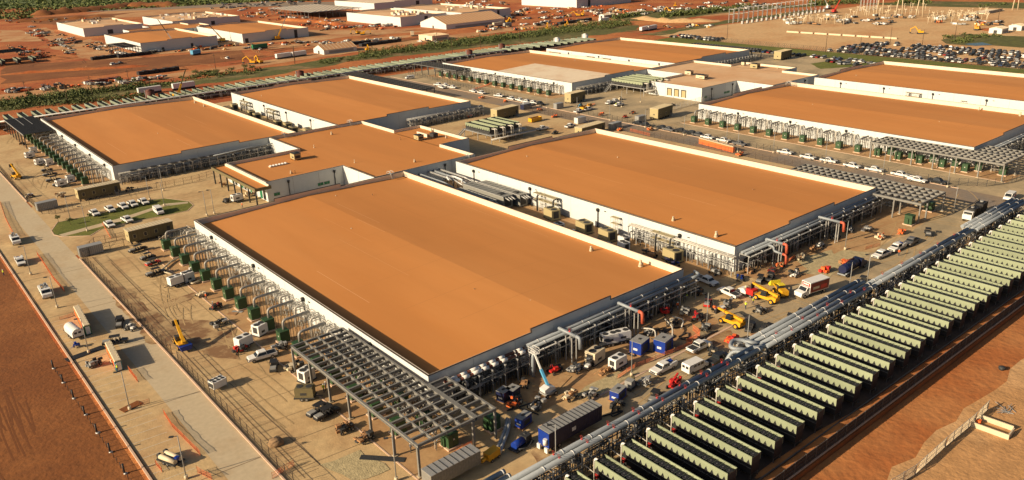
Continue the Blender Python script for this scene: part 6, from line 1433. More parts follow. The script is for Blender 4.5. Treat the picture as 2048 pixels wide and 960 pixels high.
# pyramid cover among the coolers, grey unit
p = gp(1232, 955, 2); rt = thing('canopy_tent', 'grey brown pointed tarp between two coolers at the bottom edge', 'tarp', (p.x, p.y, 0)); mb = MB().use('grey_enclosure'); n0 = len(mb.v); mb.v += [(-1.5,-1.5,2.6), (1.5,-1.5,2.6), (1.5,1.5,2.6), (-1.5,1.5,2.6), (0,0,3.9)]
for q in ((0,1,4), (1,2,4), (2,3,4), (3,0,4)): mb.face(tuple(n0+i for i in q))
mb.build('tarp', rt); mb = MB().use('steel_dark')
for a_ in (-1.4, 1.4):
    for b_ in (-1.4, 1.4): mb.box(a_-.04, b_-.04, 0, a_+.04, b_+.04, 2.6)
mb.build('pole', rt)

# ================================================================ PEOPLE (small in the picture)
def make_person(vest, trous, label, walk=.22):
    rt = thing('person', label, 'person')
    bm = bmesh.new(); sk = {}
    J = {'pel': (0, 0, .95), 'ch': (0, 0, 1.28), 'ne': (0, 0, 1.5), 'he': (0.02, 0, 1.62), 'ht': (.02, 0, 1.74), 'kl': (walk*.5, .10, .5), 'fl': (walk, .11, .06), 'tl': (walk+.14, .11, .04), 'kr': (-walk*.2, -.10, .5), 'fr': (-walk, -.11, .08), 'tr': (-walk+.14, -.11, .04),
         'sl': (0, .20, 1.44), 'el': (-.06, .27, 1.16), 'hl': (.06, .28, .92), 'sr': (0, -.20, 1.44), 'er': (.06, -.27, 1.16), 'hr': (.2, -.26, .98)}
    Rr = {'pel': .15, 'ch': .17, 'ne': .065, 'he': .10, 'ht': .09, 'kl': .07, 'kr': .07, 'fl': .05, 'fr': .05, 'tl': .045, 'tr': .045, 'sl': .075, 'sr': .075, 'el': .05, 'er': .05, 'hl': .04, 'hr': .04}
    E_ = (('pel','ch'), ('ch','ne'), ('ne','he'), ('he','ht'), ('pel','kl'), ('kl','fl'), ('fl','tl'), ('pel','kr'), ('kr','fr'), ('fr','tr'), ('ch','sl'), ('sl','el'), ('el','hl'), ('ch','sr'), ('sr','er'), ('er','hr'))
    mb = MB().use('skin')
    mb.use(trous)
    for a_, b_ in E_:
        if a_ in ('pel', 'kl', 'kr', 'fl', 'fr') and b_ != 'ch': mb.cyl(J[a_], J[b_], Rr[a_]*.75 if a_ == 'pel' else Rr[a_], 8, Rr[b_])
    mb.use(vest)
    mb.cyl(J['pel'], J['ch'], .155, 10, .19); mb.cyl(J['ch'], J['ne'], .19, 10, .08)
    for a_, b_ in (('sl','el'), ('sr','er')): mb.cyl(J[a_], J[b_], .065, 8, .05)
    mb.cyl(J['sl'], J['sr'], .07, 8)
    mb.use('skin')
    for a_, b_ in (('el','hl'), ('er','hr')): mb.cyl(J[a_], J[b_], .045, 8, .035)
    mb.ico(J['he'], .105, 2, 1.15); mb.build('body', rt)
    hh = MB().use('white'); hh.cyl((.02, 0, 1.70), (.02, 0, 1.80), .13, 12, .08); hh.cyl((.02, 0, 1.69), (.02, 0, 1.71), .16, 12); hh.build('hard_hat', rt)
    return Proto(rt)
pv = make_person('hivis', 'denim', 'person'); po = make_person('orange', 'denim', 'person'); pd = make_person('car_grey', 'dark', 'person')
for (px, py, pr, h_, lb) in ((1491, 618, pv, 200, 'person in a yellow vest walking left of the long telehandler'), (1506, 610, pv, 90, 'person in a yellow vest leaning by the telehandler wheel'), (1373, 600, pv, 0, 'person in a vest standing by the doors of the nearest hall'), (1347, 617, pd, 40, 'person in dark clothes in the shade by the hall doors'), (1355, 619, po, 220, 'person in an orange vest beside the dark clothed one'),
        (648, 785, pv, 30, 'person in a yellow vest between the lattice columns, left'), (652, 780, pd, 200, 'person in dark clothes behind the vest wearer at the lattice'), (822, 905, pd, 20, 'person leaning on the corner green cabinet under the lattice'), (8, 552, pv, 10, 'person in a yellow vest at the left picture edge'),
        (1797, 512, po, 0, 'person in orange beside the white work truck'), (1232, 213, pv, 0, 'person in a vest by the pickup near the dock platform'), (1342, 193, pv, 20, 'person in a vest near the dock pipes'), (178, 655, pd, 0, 'person beside the green toilet'), (236, 730 + 14, pv, 0, 'person in a vest near the teal toilet'), (1207, 952 - 15, pv, 10, 'person in a vest below the foreground pipes'), (485, 416, po, 0, 'person in orange at the entrance canopy edge'), (413, 600, po, 0, 'person in red beside the cream box on the pad'), (427, 617, pd, 0, 'person beside the small dark cart on the pad')):
    putp(pr, px, py, h_, lb)
# ================================================================ FAR CAMPUSES
HF = 8.0
hall(126, 600, 189, 708, 'far white hall with orange roof at the left, cranes standing in front', h=HF, joints=False, name='distant_hall', doors=((16, 2, 3, 'dark'), (40, 2, 4, 'dark')))
hall(208, 592, 270, 703, 'far white hall with orange roof to the right of the crane hall', h=HF, joints=False, name='distant_hall', doors=((2, 3, 4, 'dark'), (48, 3, 7, 'dark')))
hall(128, 793, 185, 908, 'far white hall with pale roof at the far left', roofkey='roof_pale', h=HF, joints=False, name='distant_hall', doors=((22, 5, 5, 'dark'),))
hall(212, 785, 284, 888, 'far unfinished hall with pale roof behind the crane halls', roofkey='roof_pale', h=HF, joints=False, name='distant_hall', doors=((40, 4, 5, 'dark'),))
hall(366, 588, 421, 695, 'far white hall with pale roof and stacked material behind the big tent', roofkey='roof_pale', h=9, joints=False, name='distant_hall', doors=((28, 4, 8, 'dark'),))
hall(428, 572, 492, 700, 'far white hall with pale roof blocks right of the tent hall', roofkey='roof_pale', h=9, joints=False, name='distant_hall', doors=((1, 8, 8, 'dark'), (46, 3, 8, 'dark')))
hall(450, 780, 535, 880, 'farthest pale topped hall at the top of the picture, left of centre', roofkey='roof_white', h=9, joints=False, name='distant_hall', doors=((60, 5, 8, 'dark'),))
hall(599, 583, 690, 680, 'far long white hall at the top centre edge', roofkey='roof_pale', h=12, joints=False, name='distant_hall', doors=((18, 4, 11, 'dark'),))
lk = link(0, 0, 'far orange roofed link building between the crane halls', 'roof_orange', docks=True); lk.location = (126, 596, 0); lk.scale = (.9, .9, 1.05)
# open steel frame building
rt = thing('steel_frame_building', 'far open steel frame building with a flat grey deck roof', 'building', (353, 750, 0))
mb = MB().use('grey').box(-2, -2, 7.6, 62, 112, 8.0); mb.use('roof_white')
for i in range(9):
    for j in range(12): mb.box(1+i*6.8, 1+j*9.2, 8.0, 4.2+i*6.8, 6+j*9.2, 8.15)
mb.build('roof', rt)
for i in range(8):
    for j in (0, 1, 2): MB().use('steel').box(i*8.4, j*54, 0, i*8.4+.4, j*54+.4, 7.6).build('column', rt)
for j in range(12): MB().use('steel').box(0, j*9.5, 0, .4, j*9.5+.4, 7.6).build('column', rt)
# roof material piles on far halls
rr = random.Random(31)
for (x0, y0, x1, y1, n, zt) in ((378, 600, 412, 650, 26, 7.4), (436, 600, 488, 660, 16, 7.4), (215, 800, 280, 880, 26, 6.4), (150, 850, 180, 900, 8, 6.4)):
    for i in range(n):
        tag(MB().use(rr.choice(('cream', 'white', 'roof_white'))).box(-1.6, -1.2, 0, 1.6, 1.2, rr.uniform(1, 2.6)).build('roof_pallet', None, (rr.uniform(x0, x1), rr.uniform(y0, y1), zt + .9), rr.uniform(0, 3)), 'pale wrapped pallet on the roof of an unfinished far hall', 'pallet', 'pallets on the far roofs')
def gable(x, y, L, W, eave, ridge, label, name='tent_hall', wallkey='white_wall', roofkey='tent', ribs=14):
    rt = thing(name, label, 'tent', (x, y, 0.05))
    MB().use(wallkey).prism([(0, 0), (0, eave), (W/2, ridge), (W, eave), (W, 0)], 0, L, axis='X').build('wall', rt)
    mb = MB().use(roofkey)
    for s in (0, 1):
        a = (W/2, ridge+.12); b = (-.3, eave) if s == 0 else (W+.3, eave)
        mb.poly([(-.2, a[0], a[1]), (L+.2, a[0], a[1]), (L+.2, b[0], b[1]), (-.2, b[0], b[1])])
        mb.use('cream')
        for i in range(ribs+1): x_ = L*i/ribs; mb.bar((x_, a[0], a[1]+.05), (x_, b[0], b[1]+.05), .25, .1)
        mb.use(roofkey)
    mb.build('roof', rt)
    MB().use('dark').box(-.05, W*.5-1.2, 0, -.01, W*.5+1.2, 2.4).build('door', rt); MB().use('grey').box(L*.15, -.06, .6, L*.9, -.01, 2.4).build('side_curtain', rt); return rt
gable(218, 462, 28, 17, 3.2, 6.4, 'small gabled tent hall with orange roof on the middle dirt road', ribs=9)
gable(377, 527, 70, 43, 4.5, 10.5, 'large gabled tent hall with ribbed orange roof', ribs=18)
gable(316, 461, 17, 20, 4.2, 4.4, 'flat pale corrugated shed with cars parked before it', 'storage_shed', 'roof_white', 'roof_pale', 12)
for (px, py, L, W, h_, lb) in ((2003, 68, 12, 9, 4.5, 'white house like office at the right edge beyond the pond'), (2042, 62, 10, 9, 4.5, 'second white office cut by the right edge beyond the pond'), (1208, 47 - 10, 16, 7, 4, 'long white office trailer near the top centre scrub'), (1258, 31, 26, 6, 3, 'low cream office row at the top centre')):
    p = gp(px, py); gable(p.x, p.y, L, W, h_-1, h_, lb, 'site_office', 'white_wall', 'roof_white', 6)
def white_trailer(px, py, hd, L, label, key='white', Ht=2.8):
    p = gp(px, py); rt = thing('semi_trailer', label, 'trailer', (p.x, p.y, .05), R(hd)); MB().use(key).box(-L/2, -1.3, 1.1, L/2, 1.3, 1.1+Ht).build('body', rt); MB().use('dark').box(-L/2, -1.1, .3, L/2, 1.1, 1.1).build('underframe', rt)
for a in ((1290, 62, 10, 14, 'white semi trailer beyond the dry coolers, left of a pair'), (1303, 60, 10, 14, 'white semi trailer beyond the dry coolers, right of a pair'), (1208, 44, 5, 13, 'white trailer by the shrubs at the top centre'), (300, 187, 2, 13, 'white trailer behind the left hall, left of the yellow crane'), (368, 178, 2, 13, 'white trailer behind the left hall, right of the yellow crane'),
          (567, 117, 8, 12, 'white tanker trailer on the dirt road, left one'), (598, 113, 8, 12, 'white tanker trailer on the dirt road, right one'), (392, 110, 30, 9, 'light blue box trailer on the red earth', 'sky_blue'), (520, 98, 5, 13, 'green trailer load on the red earth', 'green_door'), (825, 72, 60, 8, 'dark ended container pair near the far shed', 'cream'), (995, 53, 5, 11, 'cream container at the end of the large tent', 'cream'), (1015, 54, 5, 9, 'grey container right of the large tent', 'grey')):
    white_trailer(*a)
# tanks in the far cooler row
for (px, py, key, lb) in ((303, 203, 'rust', 'rust brown tank behind the left hall'), (602, 163, 'rust', 'rust brown tank behind the hall at left centre'), (939, 119, 'rust', 'rust brown tank left of the half pale hall corner'), (1004, 106, 'rust', 'dark rust tank behind the half pale hall'), (1114, 93, 'white', 'white tank by the corner of the farthest hall, nearer'), (1170, 85, 'white', 'small white tank by the farthest hall')):
    p = gp(px, py); sc = 2.4; rt = thing('storage_tank', lb, 'tank', (p.x, p.y, 0)); MB().use(key).cyl((0,0,0), (0,0,6.2), sc, 18).build('shell', rt); mb = MB().use(key); mb.cyl((0,0,6.2), (0,0,6.9), sc*1.03, 18, .3); mb.build('roof', rt); MB().use('galv').box(-sc-.2, -.25, 0, -sc, .25, 6.6).build('ladder', rt)
# ---------------- cranes and diggers
def crane(px, py, tx, ty, label, key='white', key2='dark', zt=24):
    p = gp(px, py); d = gp(tx, ty, zt) - p; rt = thing('mobile_crane', label, 'crane', (p.x, p.y, 0))
    MB().use('dark').box(-5, -1.3, .3, 5, 1.3, 1.2).build('carrier', rt); MB().use(key).box(-2.5, -1.3, 1.2, 2, 1.3, 3.4).build('cab', rt)
    d = Vector((d.x, d.y, zt)); a = Vector((0, 0, 2.4)); m_ = a.lerp(d, .45)
    MB().use(key).bar(a, m_, .9, 1.0).build('lower_boom', rt); MB().use(key2).bar(m_, d, .6, .6).build('upper_boom', rt); wheels(rt, (-3.5, -2, 2.5, 3.8), 1.2, .6, .4)
def onvert(px, py, tx, ty):
    """height of a boom tip that stands about above its foot"""
    p = gp(px, py); best = None
    for i in range(30, 500):
        z = i*.1; q = gp(tx, ty, z); dd = (Vector((q.x, q.y)) - Vector((p.x, p.y))).length
        if best is None or dd < best[0]: best = (dd, z)
    return best[1]
for (a, b, c_, d, lb, k1, k2) in ((352, 95, 315, 38, 'crane with white base and black boom before the far left hall', 'white', 'dark'), (446, 84, 418, 50, 'crane with thin dark boom between the two far left halls', 'yellow', 'dark'), (556, 80, 572, 34, 'yellow crane with thin lattice boom beside the far right hall', 'yellow', 'grey'), (357, 199, 371, 139, 'crane with yellow telescopic boom behind the left hall roof', 'yellow', 'olive'), (1668, 26, 1680, 0, 'red lattice crane in the substation', 'red', 'red'), (1656, 18, 1650, 0, 'white crane next to the red one in the substation', 'white', 'grey')):
    crane(a, b, c_, d, lb, k1, k2, onvert(a, b, c_, d))
def make_digger(key='yellow'):
    rt = thing('excavator', 'excavator', 'excavator'); MB().use('dark').box(-2.2, -1.5, 0, 2.2, 1.5, .9).build('track', rt); mb = MB().use(key); mb.box(-2.4, -1.4, 1.0, 1.4, 1.4, 2.3); mb.box(0, .3, 2.3, 1.4, 1.3, 3.2); mb.build('body', rt)
    mb = MB().use(key); mb.bar((1.2, -.3, 1.8), (3.8, -.3, 5.4), .6); mb.bar((3.8, -.3, 5.4), (7.0, -.3, 3.6), .5); mb.bar((7, -.3, 3.6), (6.8, -.3, 1.2), .35); mb.build('arm', rt); MB().use('dark').box(6.2, -1, .4, 7.4, .5, 1.4).build('bucket', rt); return Proto(rt)
dig = make_digger()
for k, (px, py) in enumerate(((716, 68), (726, 70), (1155, 33), (1165, 32), (1132, 55), (1095, 62), (1340, 25), (1350, 14), (1840, 68), (1955, 60), (505, 128), (520, 127), (1015, 46), (735, 103))):
    p = gp(px, py); dig.place((p.x, p.y, .1), rr.uniform(0, 6), 'excavator working on the bare earth of the distant site', 'excavators on the distant site')
# ---------------- small cars
def far_car(key, kind):
    mb = MB().use(key)
    if kind == 0: mb.prism([(-2.3, .35), (-2.35, .95), (2.2, .95), (2.35, .6), (2.3, .35)], -.9, .9); mb.use('glass'); frustum(mb, -1.6, 1.2, .82, .95, -1.1, .4, .68, 1.5); mb.use(key).box(-1.05, -.66, 1.5, .38, .66, 1.54)
    elif kind == 1: mb.prism([(-2.4, .4), (-2.4, 1.1), (2.1, 1.1), (2.4, .7), (2.4, .4)], -.95, .95); mb.use('glass'); frustum(mb, -2.3, 1.2, .88, 1.1, -2.0, .5, .74, 1.75); mb.use(key).box(-1.95, -.72, 1.75, .48, .72, 1.8)
    else: mb.prism([(-2.9, .45), (-2.9, 1.15), (2.6, 1.1), (2.9, .8), (2.9, .45)], -.95, .95); mb.use('glass'); frustum(mb, -.9, 1.4, .88, 1.12, -.75, .75, .72, 1.75); mb.use(key).box(-.72, -.7, 1.75, .72, .7, 1.8); mb.use('dark').box(-2.75, -.8, 1.13, -1.0, .8, 1.17)
    mb.use('tyre')
    for x in (-1.5, 1.5):
        for s in (-.86, .86): mb.cyl((x, s-.12, .34), (x, s+.12, .34), .34, 8)
    return mb.mesh('parked_car')
CK = {'black': 'car_dark', 'grey': 'car_grey', 'silver': 'car_silver', 'white': 'white', 'dark red': 'car_red', 'dark blue': 'car_blue'}
CM = {(c, k): far_car(v, k) for c, v in CK.items() for k in range(3)}
KN = ('saloon car', 'estate car', 'pickup')
def car(x, y, rz, place, grp, rr, z=.1):
    c = rr.choices(list(CK), (7, 4, 4, 5, 1.3, 1.3))[0]; k = rr.choice((0, 1, 1, 2))
    o = bpy.data.objects.new('parked_car', CM[(c, k)]); C.objects.link(o); o.location = (x, y, z); o.rotation_euler.z = rz
    tag(o, '%s %s %s' % (c, KN[k], place), 'car' if k < 2 else 'pickup', grp)
rr = random.Random(5)
rows_ = (447, 454, 463, 470, 480, 487, 497, 504)
for i, x in enumerate(rows_):
    y = 182 - max(0, (x-484))*.5
    while y > 42:
        if rr.random() < .80 and not (i in (2, 3) and 96 < y < 106) and not (i in (4, 5) and 150 < y < 164): car(x + rr.uniform(-.5, .5), y, rr.choice((0, math.pi)) + rr.uniform(-.12, .12), 'in the %s row of the packed car park' % nth(i), 'cars in the packed car park', rr, .07)
        y -= 3.4 + rr.uniform(0, .5)
for i, (x, y0, y1) in enumerate(((416, 226, 138), (404, 158, 138))):
    y = y0
    while y > y1:
        if rr.random() < .85: car(x, y, rr.choice((0, math.pi)) + rr.uniform(-.1, .1), 'in the %s row beside the lawn strip' % nth(i), 'cars parked inside the lawn strip', rr)
        y -= 3.6
for i, x in enumerate((448, 458)):
    for k in range(13): 
        if rr.random() < .8: car(x, 318 - k*3.7, rr.uniform(-.1, .1), 'in the %s small row past the fence' % nth(i), 'cars in the small lot past the lawn', rr)
for k in range(14): car(396 + rr.uniform(0, 20), 150 - k*3 + rr.uniform(-1, 1), rr.uniform(0, 3), 'on the lot right of the pale link', 'cars beside the pale link building', rr)
for k in range(62): car(rr.uniform(365, 470), 0, rr.uniform(-.2, .2), 'in the large lot at the top left of the picture', 'cars in the lot at the top left', rr)
far_lot = [o for o in bpy.data.objects if o.get('group') == 'cars in the lot at the top left']
for o in far_lot:
    px = rr.uniform(415, 640); py = rr.uniform(3, 17) * (1 - .35*(px-415)/225) + (px < 480)*2; p = gp(px, py); o.location = (p.x, p.y, .15)
for k in range(16):
    px, py = ((905, 43), (972, 55), (1000, 52), (848, 80), (840, 84), (856, 83), (884, 79), (870, 86), (240, 128), (227, 130), (40, 184), (30, 186), (455, 118), (520, 100), (1060, 38), (1112, 52))[k]; p = gp(px, py)
    car(p.x, p.y, rr.uniform(0, 3), 'on the bare earth between the scrub and the far halls', 'vehicles on the distant site', rr)
# ---------------- stacks of material and machines on the earthworks
def stack(keys, n, L, W, Ht, seed):
    r2 = random.Random(seed); mb = MB()
    for i in range(n):
        mb.use(r2.choice(keys)); mb.cbox(r2.uniform(-L/2, L/2), r2.uniform(-W/2, W/2), r2.uniform(.3, Ht*.7), r2.uniform(1, 4), r2.uniform(.6, 2.2), r2.uniform(.4, 1.4), r2.uniform(-.3, .3))
    return mb.mesh('material_stack')
STK = [(stack(('cream', 'white', 'grey'), 9, 9, 4, 2.2, 1), 'pale heap of panels and crates', 'material_stack', 'stack'), (stack(('dark', 'steel_dark', 'wood'), 9, 10, 4, 2.2, 2), 'dark heap of steel and timber', 'material_stack', 'stack'), (stack(('orange', 'wood', 'dark'), 8, 7, 4, 1.8, 3), 'orange and brown heap of material', 'material_stack', 'stack'),
       (stack(('yellow', 'dark', 'cream'), 8, 6, 3, 2.6, 4), 'yellow machine among crates', 'machine_group', 'machine'), (stack(('white', 'dark', 'galv'), 10, 8, 4, 2.2, 6), 'group of white tanks and gear', 'machine_group', 'machine'), (stack(('red_dark', 'wood', 'orange'), 8, 9, 5, 1.6, 7), 'red brown earth and timber heap', 'material_stack', 'stack')]
zones = (('left of the far left hall', [(10, 62), (110, 100), (0, 90)], 34, 30, (60, 125)), )
def scatter(poly, n, place, grp, wts, seed):
    r2 = random.Random(seed); (xa, ya), (xb, yb), wid = poly
    for i in range(n):
        t = r2.random(); px = xa + (xb-xa)*t; py = ya + (yb-ya)*t + r2.uniform(-wid, wid); p = gp(px, py); k = r2.choices(range(6), wts)[0]; me, lb, nm, ct = STK[k]
        o = bpy.data.objects.new(nm, me); C.objects.link(o); o.location = (p.x, p.y, .08); o.rotation_euler.z = r2.choice((0, math.pi/2)) + r2.uniform(-.2, .2); s_ = r2.uniform(.6, 1.25); o.scale = (s_, s_, s_*r2.uniform(.8, 1.2)); tag(o, lb + ' ' + place, ct, grp)
scatter(((60, 60), (150, 105), 9), 34, 'left of the far crane hall', 'heaps left of the crane hall', (3, 2, 3, 2, 2, 3), 1)
scatter(((120, 78), (250, 108), 8), 26, 'along the outer wall of the crane hall', 'heaps along the crane hall', (3, 4, 1, 1, 3, 1), 2)
scatter(((20, 100), (120, 112), 8), 14, 'on the haul road at the far left', 'heaps at the far left', (2, 2, 2, 2, 1, 3), 12)
scatter(((0, 42), (230, 40), 5), 26, 'on the dark earth before the green plain', 'heaps before the green plain', (1, 5, 2, 2, 1, 4), 3)
scatter(((270, 104), (660, 86), 4), 34, 'on the service road before the crane halls', 'heaps before the crane halls', (2, 3, 2, 1, 4, 3), 4)
scatter(((0, 184), (330, 158), 4), 32, 'beside the scrub at the left', 'heaps beside the left scrub', (3, 4, 2, 1, 3, 2), 5)
scatter(((480, 22), (690, 52), 11), 60, 'on the red earth before the steel frame building', 'heaps by the steel frame building', (4, 2, 4, 2, 4, 4), 6)
scatter(((640, 58), (860, 52), 4), 26, 'at the foot of the hall behind the big tent', 'heaps behind the big tent', (3, 2, 3, 2, 2, 3), 7)
scatter(((620, 88), (800, 78), 4), 8, 'on the plain red earth near the small tent', 'heaps near the small tent', (3, 4, 2, 1, 3, 2), 8)
scatter(((1000, 32), (1260, 22), 11), 70, 'on the torn earth at the top centre', 'heaps at the top centre', (3, 2, 5, 2, 3, 5), 9)
scatter(((950, 62), (1180, 44), 5), 30, 'beside the scrub at the top centre', 'heaps beside the centre scrub', (3, 3, 3, 2, 3, 2), 10)
scatter(((1190, 26), (1560, 8), 9), 90, 'in the crowded lay down yard at the top', 'heaps in the lay down yard', (6, 4, 1, 2, 5, 1), 11)
scatter(((850, 4), (1030, 8), 6), 30, 'on the red earth behind the pale roofed halls', 'heaps behind the pale halls', (2, 2, 5, 2, 3, 5), 13)
scatter(((1320, 52), (1430, 55), 4), 7, 'on the tan plain before the substation', 'heaps before the substation', (4, 3, 0, 2, 4, 0), 14)
scatter(((1560, 40), (1960, 42), 10), 40, 'on the tan ground of the substation', 'heaps in the substation', (5, 3, 1, 1, 5, 0), 15)
scatter(((1960, 52), (2040, 48), 6), 9, 'beside the white offices at the right edge', 'heaps by the white offices', (4, 3, 1, 1, 3, 1), 16)
# dark pipe stacks and cooling rows of the far campus
for (px, py, L, lb) in ((213, 117, 22, 'long dark stack of beams on the red earth, left one'), (270, 112, 26, 'long dark stack of beams on the red earth, middle one'), (318, 145, 28, 'black stack of panels beside the dirt road'), (762, 88, 40, 'big dark lumber stack beyond the small tent'), (720, 88, 20, 'dark curved stack left of the lumber stack'), (207, 165, 22, 'rusty pipe stack by the scrub'), (1150, 45, 46, 'long dark stack beside the top centre scrub')):
    p = gp(px, py); mb = MB().use('black' if 'black' in lb or 'dark' in lb else 'rust')
    for i in range(8): mb.box(-L/2+i*L/8, -2.2, 0, -L/2+(i+.85)*L/8, 2.2, 2.2 + .3*(i % 2))
    tag(mb.build('beam_stack', None, (p.x, p.y, .1), R(4)), lb, 'stack')
rt_ = canopy('steel_canopy', 'far steel canopy at the front corner of the crane hall', 112, 124, [600 + 8*i for i in range(6)], 6.2, (112.3, 123.7), 2, 14, dark=True)
rt_ = canopy('steel_canopy', 'dark roofed structure at the left edge on the far site', -10, 50, [640 + 9*i for i in range(4)], 7, (-9, 49), 4, 6, dark=True, roofkey='dark')
for k in range(7): cool2.place((-12 + 10.5*k, 632, 0), R(0), 'far dry cooler at the left edge of the far site, %s from the left' % nth(k), 'dry coolers at the far left site')
# ---------------- substation
def gantry(x, y, h, w, key='galv'):
    mb = MB().use(key)
    for s in (0, w):
        for d in (-.4, .4): mb.box(s-.12, d-.1, 0, s+.12, d+.1, h)
        for i in range(int(h/1.6)): mb.bar((s, -.4, i*1.6), (s, .4, (i+1)*1.6), .1)
    mb.box(0, -.35, h-.7, w, -.15, h-.5); mb.box(0, .15, h-.7, w, .35, h-.5); mb.box(0, -.35, h-.1, w, .35, h); mb.box(0, -.2, h*.6, w, .2, h*.6+.3); return mb
for k in range(19):
    x = 558 + 7.4*k; tag(gantry(0, 0, 12.5, 4.5).build('steel_gantry', None, (x, 340, 0), R(90)), 'tall grey steel gantry in the dense substation row, %s from the near end' % nth(k), 'gantry', 'gantries of the dense substation row')
    tag(MB().use('galv').box(-.9, -.9, 0, .9, .9, 2.6).cyl((0, 0, 2.6), (0, 0, 5), .3, 8).build('transformer', None, (x, 330, 0)), 'grey transformer standing before the dense gantry row, %s from the near end' % nth(k), 'transformer', 'transformers before the gantry row')
r2 = random.Random(8)
bus = MB().use('cream'); bus.cyl((0, 0, 0), (0, 0, 5), .22, 6); bus.box(-1.2, -.12, 5, 1.2, .12, 5.3); bus.cyl((-1, 0, 5.3), (-1, 0, 6.2), .14, 6); bus.cyl((1, 0, 5.3), (1, 0, 6.2), .14, 6); bme = bus.mesh('bus_support')
for (pa, pb, n, wid, lb) in (((1560, 44), (1700, 46), 40, 6, 'in the left field of the substation'), ((1850, 44), (1975, 34), 44, 8, 'in the right field of the substation'), ((1700, 30), (1860, 24), 34, 8, 'in the rear field of the substation')):
    for i in range(n):
        t = (i + .5)/n; px = pa[0] + (pb[0]-pa[0])*t; py = pa[1] + (pb[1]-pa[1])*t + r2.uniform(-wid, wid); p = gp(px, py); o = bpy.data.objects.new('bus_support', bme); C.objects.link(o); o.location = (round(p.x/4)*4, round(p.y/4)*4, 0); o.rotation_euler.z = r2.choice((0, math.pi/2)); tag(o, 'pale T shaped busbar support ' + lb, 'busbar post', 'busbar supports ' + lb)
for (px, py, lb) in ((1720, 22, 'left'), (1733, 22, 'middle'), (1746, 20, 'right')):
    p = gp(px, py); tag(gantry(0, 0, 22, 9).build('steel_gantry', None, (p.x, p.y, 0), R(10)), 'very tall grey gantry at the rear of the substation, %s of three' % lb, 'gantry')
for (px, py, tw, lb) in ((1759, 28, 6, 'first'), (1797, 35, 6, 'second'), (1838, 35, 6, 'third'), (2030, 20, 5, 'rightmost twin')):
    p = gp(px, py); mb = MB().use('cream'); mb.cyl((-tw/2, 0, 0), (-1, 0, 26), .55, 8, .3); mb.cyl((tw/2, 0, 0), (1, 0, 26), .55, 8, .3); mb.box(-5, -.2, 20, 5, .2, 20.5); tag(mb.build('transmission_pole', None, (p.x, p.y, 0), R(-40)), 'tall white A shaped transmission pole, %s from the left' % lb, 'pole')
for k in range(8):
    p = gp(1574 + k*28, 64.5 + k*1.75); q = gp(1574 + k*28 + 24, 64.5 + k*1.75 + 1.5); tag(MB().use('cream').bar((0, 0, .6), q - p + Vector((0, 0, .6)), 1.6, 1.1).build('box_culvert', None, tuple(p)), 'pale long concrete duct on the tan plain, %s from the left' % nth(k), 'culvert', 'concrete ducts on the tan plain')
p = gp(1990, 25); gable(p.x - 20, p.y, 40, 14, .7, 1.0, 'low pale slab roof at the right beyond the substation', 'storage_shed', 'roof_white', 'roof_white', 4)
# ---------------- utility poles
ph = MB().use('bark'); ph.cyl((0, 0, 0), (0, 0, 11), .2, 7, .13); ph.box(-1.3, -.08, 9.8, 1.3, .08, 10.0); phm = ph.mesh('utility_pole')
for k, (px, py) in enumerate(((1780, 87), (1844, 92), (1910, 74), (1651, 105), (1454, 78), (1996, 40), (905, 120-10), (590, 128), (432, 140), (260, 175), (136, 207), (55, 200), (961, 95), (875, 93), (1240, 50), (870, 98), (1040, 84), (1719, 108), (590, 122), (185, 190))):
    p = gp(px, py); o = bpy.data.objects.new('utility_pole', phm); C.objects.link(o); o.location = (p.x, p.y, 0); o.rotation_euler.z = R(30); tag(o, 'wooden utility pole with one crossarm, %s of those near the scrub and lawn' % nth(k), 'pole', 'wooden utility poles')

# ================================================================ VEGETATION
def leaves(mb, c, rx, ry, rz_, n, size, rr, keys=('leaf_a', 'leaf_b', 'leaf_c', 'leaf_d')):
    key = rr.choice(keys)
    for i in range(n):
        u_, v_ = rr.random()*2*math.pi, math.acos(rr.uniform(-.25, 1)); q = rr.uniform(.65, 1.08)
        x = c[0] + rx*q*math.cos(u_)*math.sin(v_); y = c[1] + ry*q*math.sin(u_)*math.sin(v_); z = max(.05, c[2] + rz_*q*math.cos(v_))
        a = Vector((rr.gauss(0, 1), rr.gauss(0, 1), rr.gauss(0, .7))).normalized()*size*rr.uniform(.6, 1.3); b = a.cross(Vector((rr.gauss(0, 1), rr.gauss(0, 1), rr.gauss(0, 1)))).normalized()*size*rr.uniform(.5, 1.1)
        mb.use(key if rr.random() < .7 else rr.choice(keys)); p = Vector((x, y, z)); mb.poly([p-a, p-b*.7, p+a, p+b*.8])
rr = random.Random(41)
def thicket(name, segs, label, size=.55, n=26, hgt=(1.2, 3.0)):
    mb = MB()
    for (xa, ya, xb, yb, wid, cnt) in segs:
        for i in range(cnt):
            t = rr.random(); px = xa + (xb-xa)*t; py = ya + (yb-ya)*t + rr.triangular(-wid, wid, 0); p = gp(px, py); r_ = rr.uniform(1.1, 3.2); h_ = rr.uniform(*hgt)
            leaves(mb, (p.x, p.y, .2), r_, r_, h_, n, size, rr)
    o = mb.build(name); tag(o, label, 'scrub', None, 'stuff'); return o
thicket('thicket', ((0, 212, 170, 186, 9, 230), (0, 218, 300, 192, 5, 110), (170, 186, 290, 172, 6, 60), (205, 183, 370, 168, 4, 70)), 'dense green scrub behind the left hall')
thicket('thicket', ((360, 158, 520, 142, 6, 45), (395, 150, 430, 146, 4, 20), (640, 126, 760, 112, 6, 60)), 'sparse low bushes on the dirt between road and coolers', hgt=(.6, 1.8))
thicket('thicket', ((720, 112, 1010, 78, 7, 330), (860, 92, 1020, 76, 6, 160), (1000, 78, 1260, 48, 6, 330), (1080, 62, 1240, 44, 4, 120)), 'long dense green hedge of scrub behind the dry coolers', hgt=(1.6, 4.2))
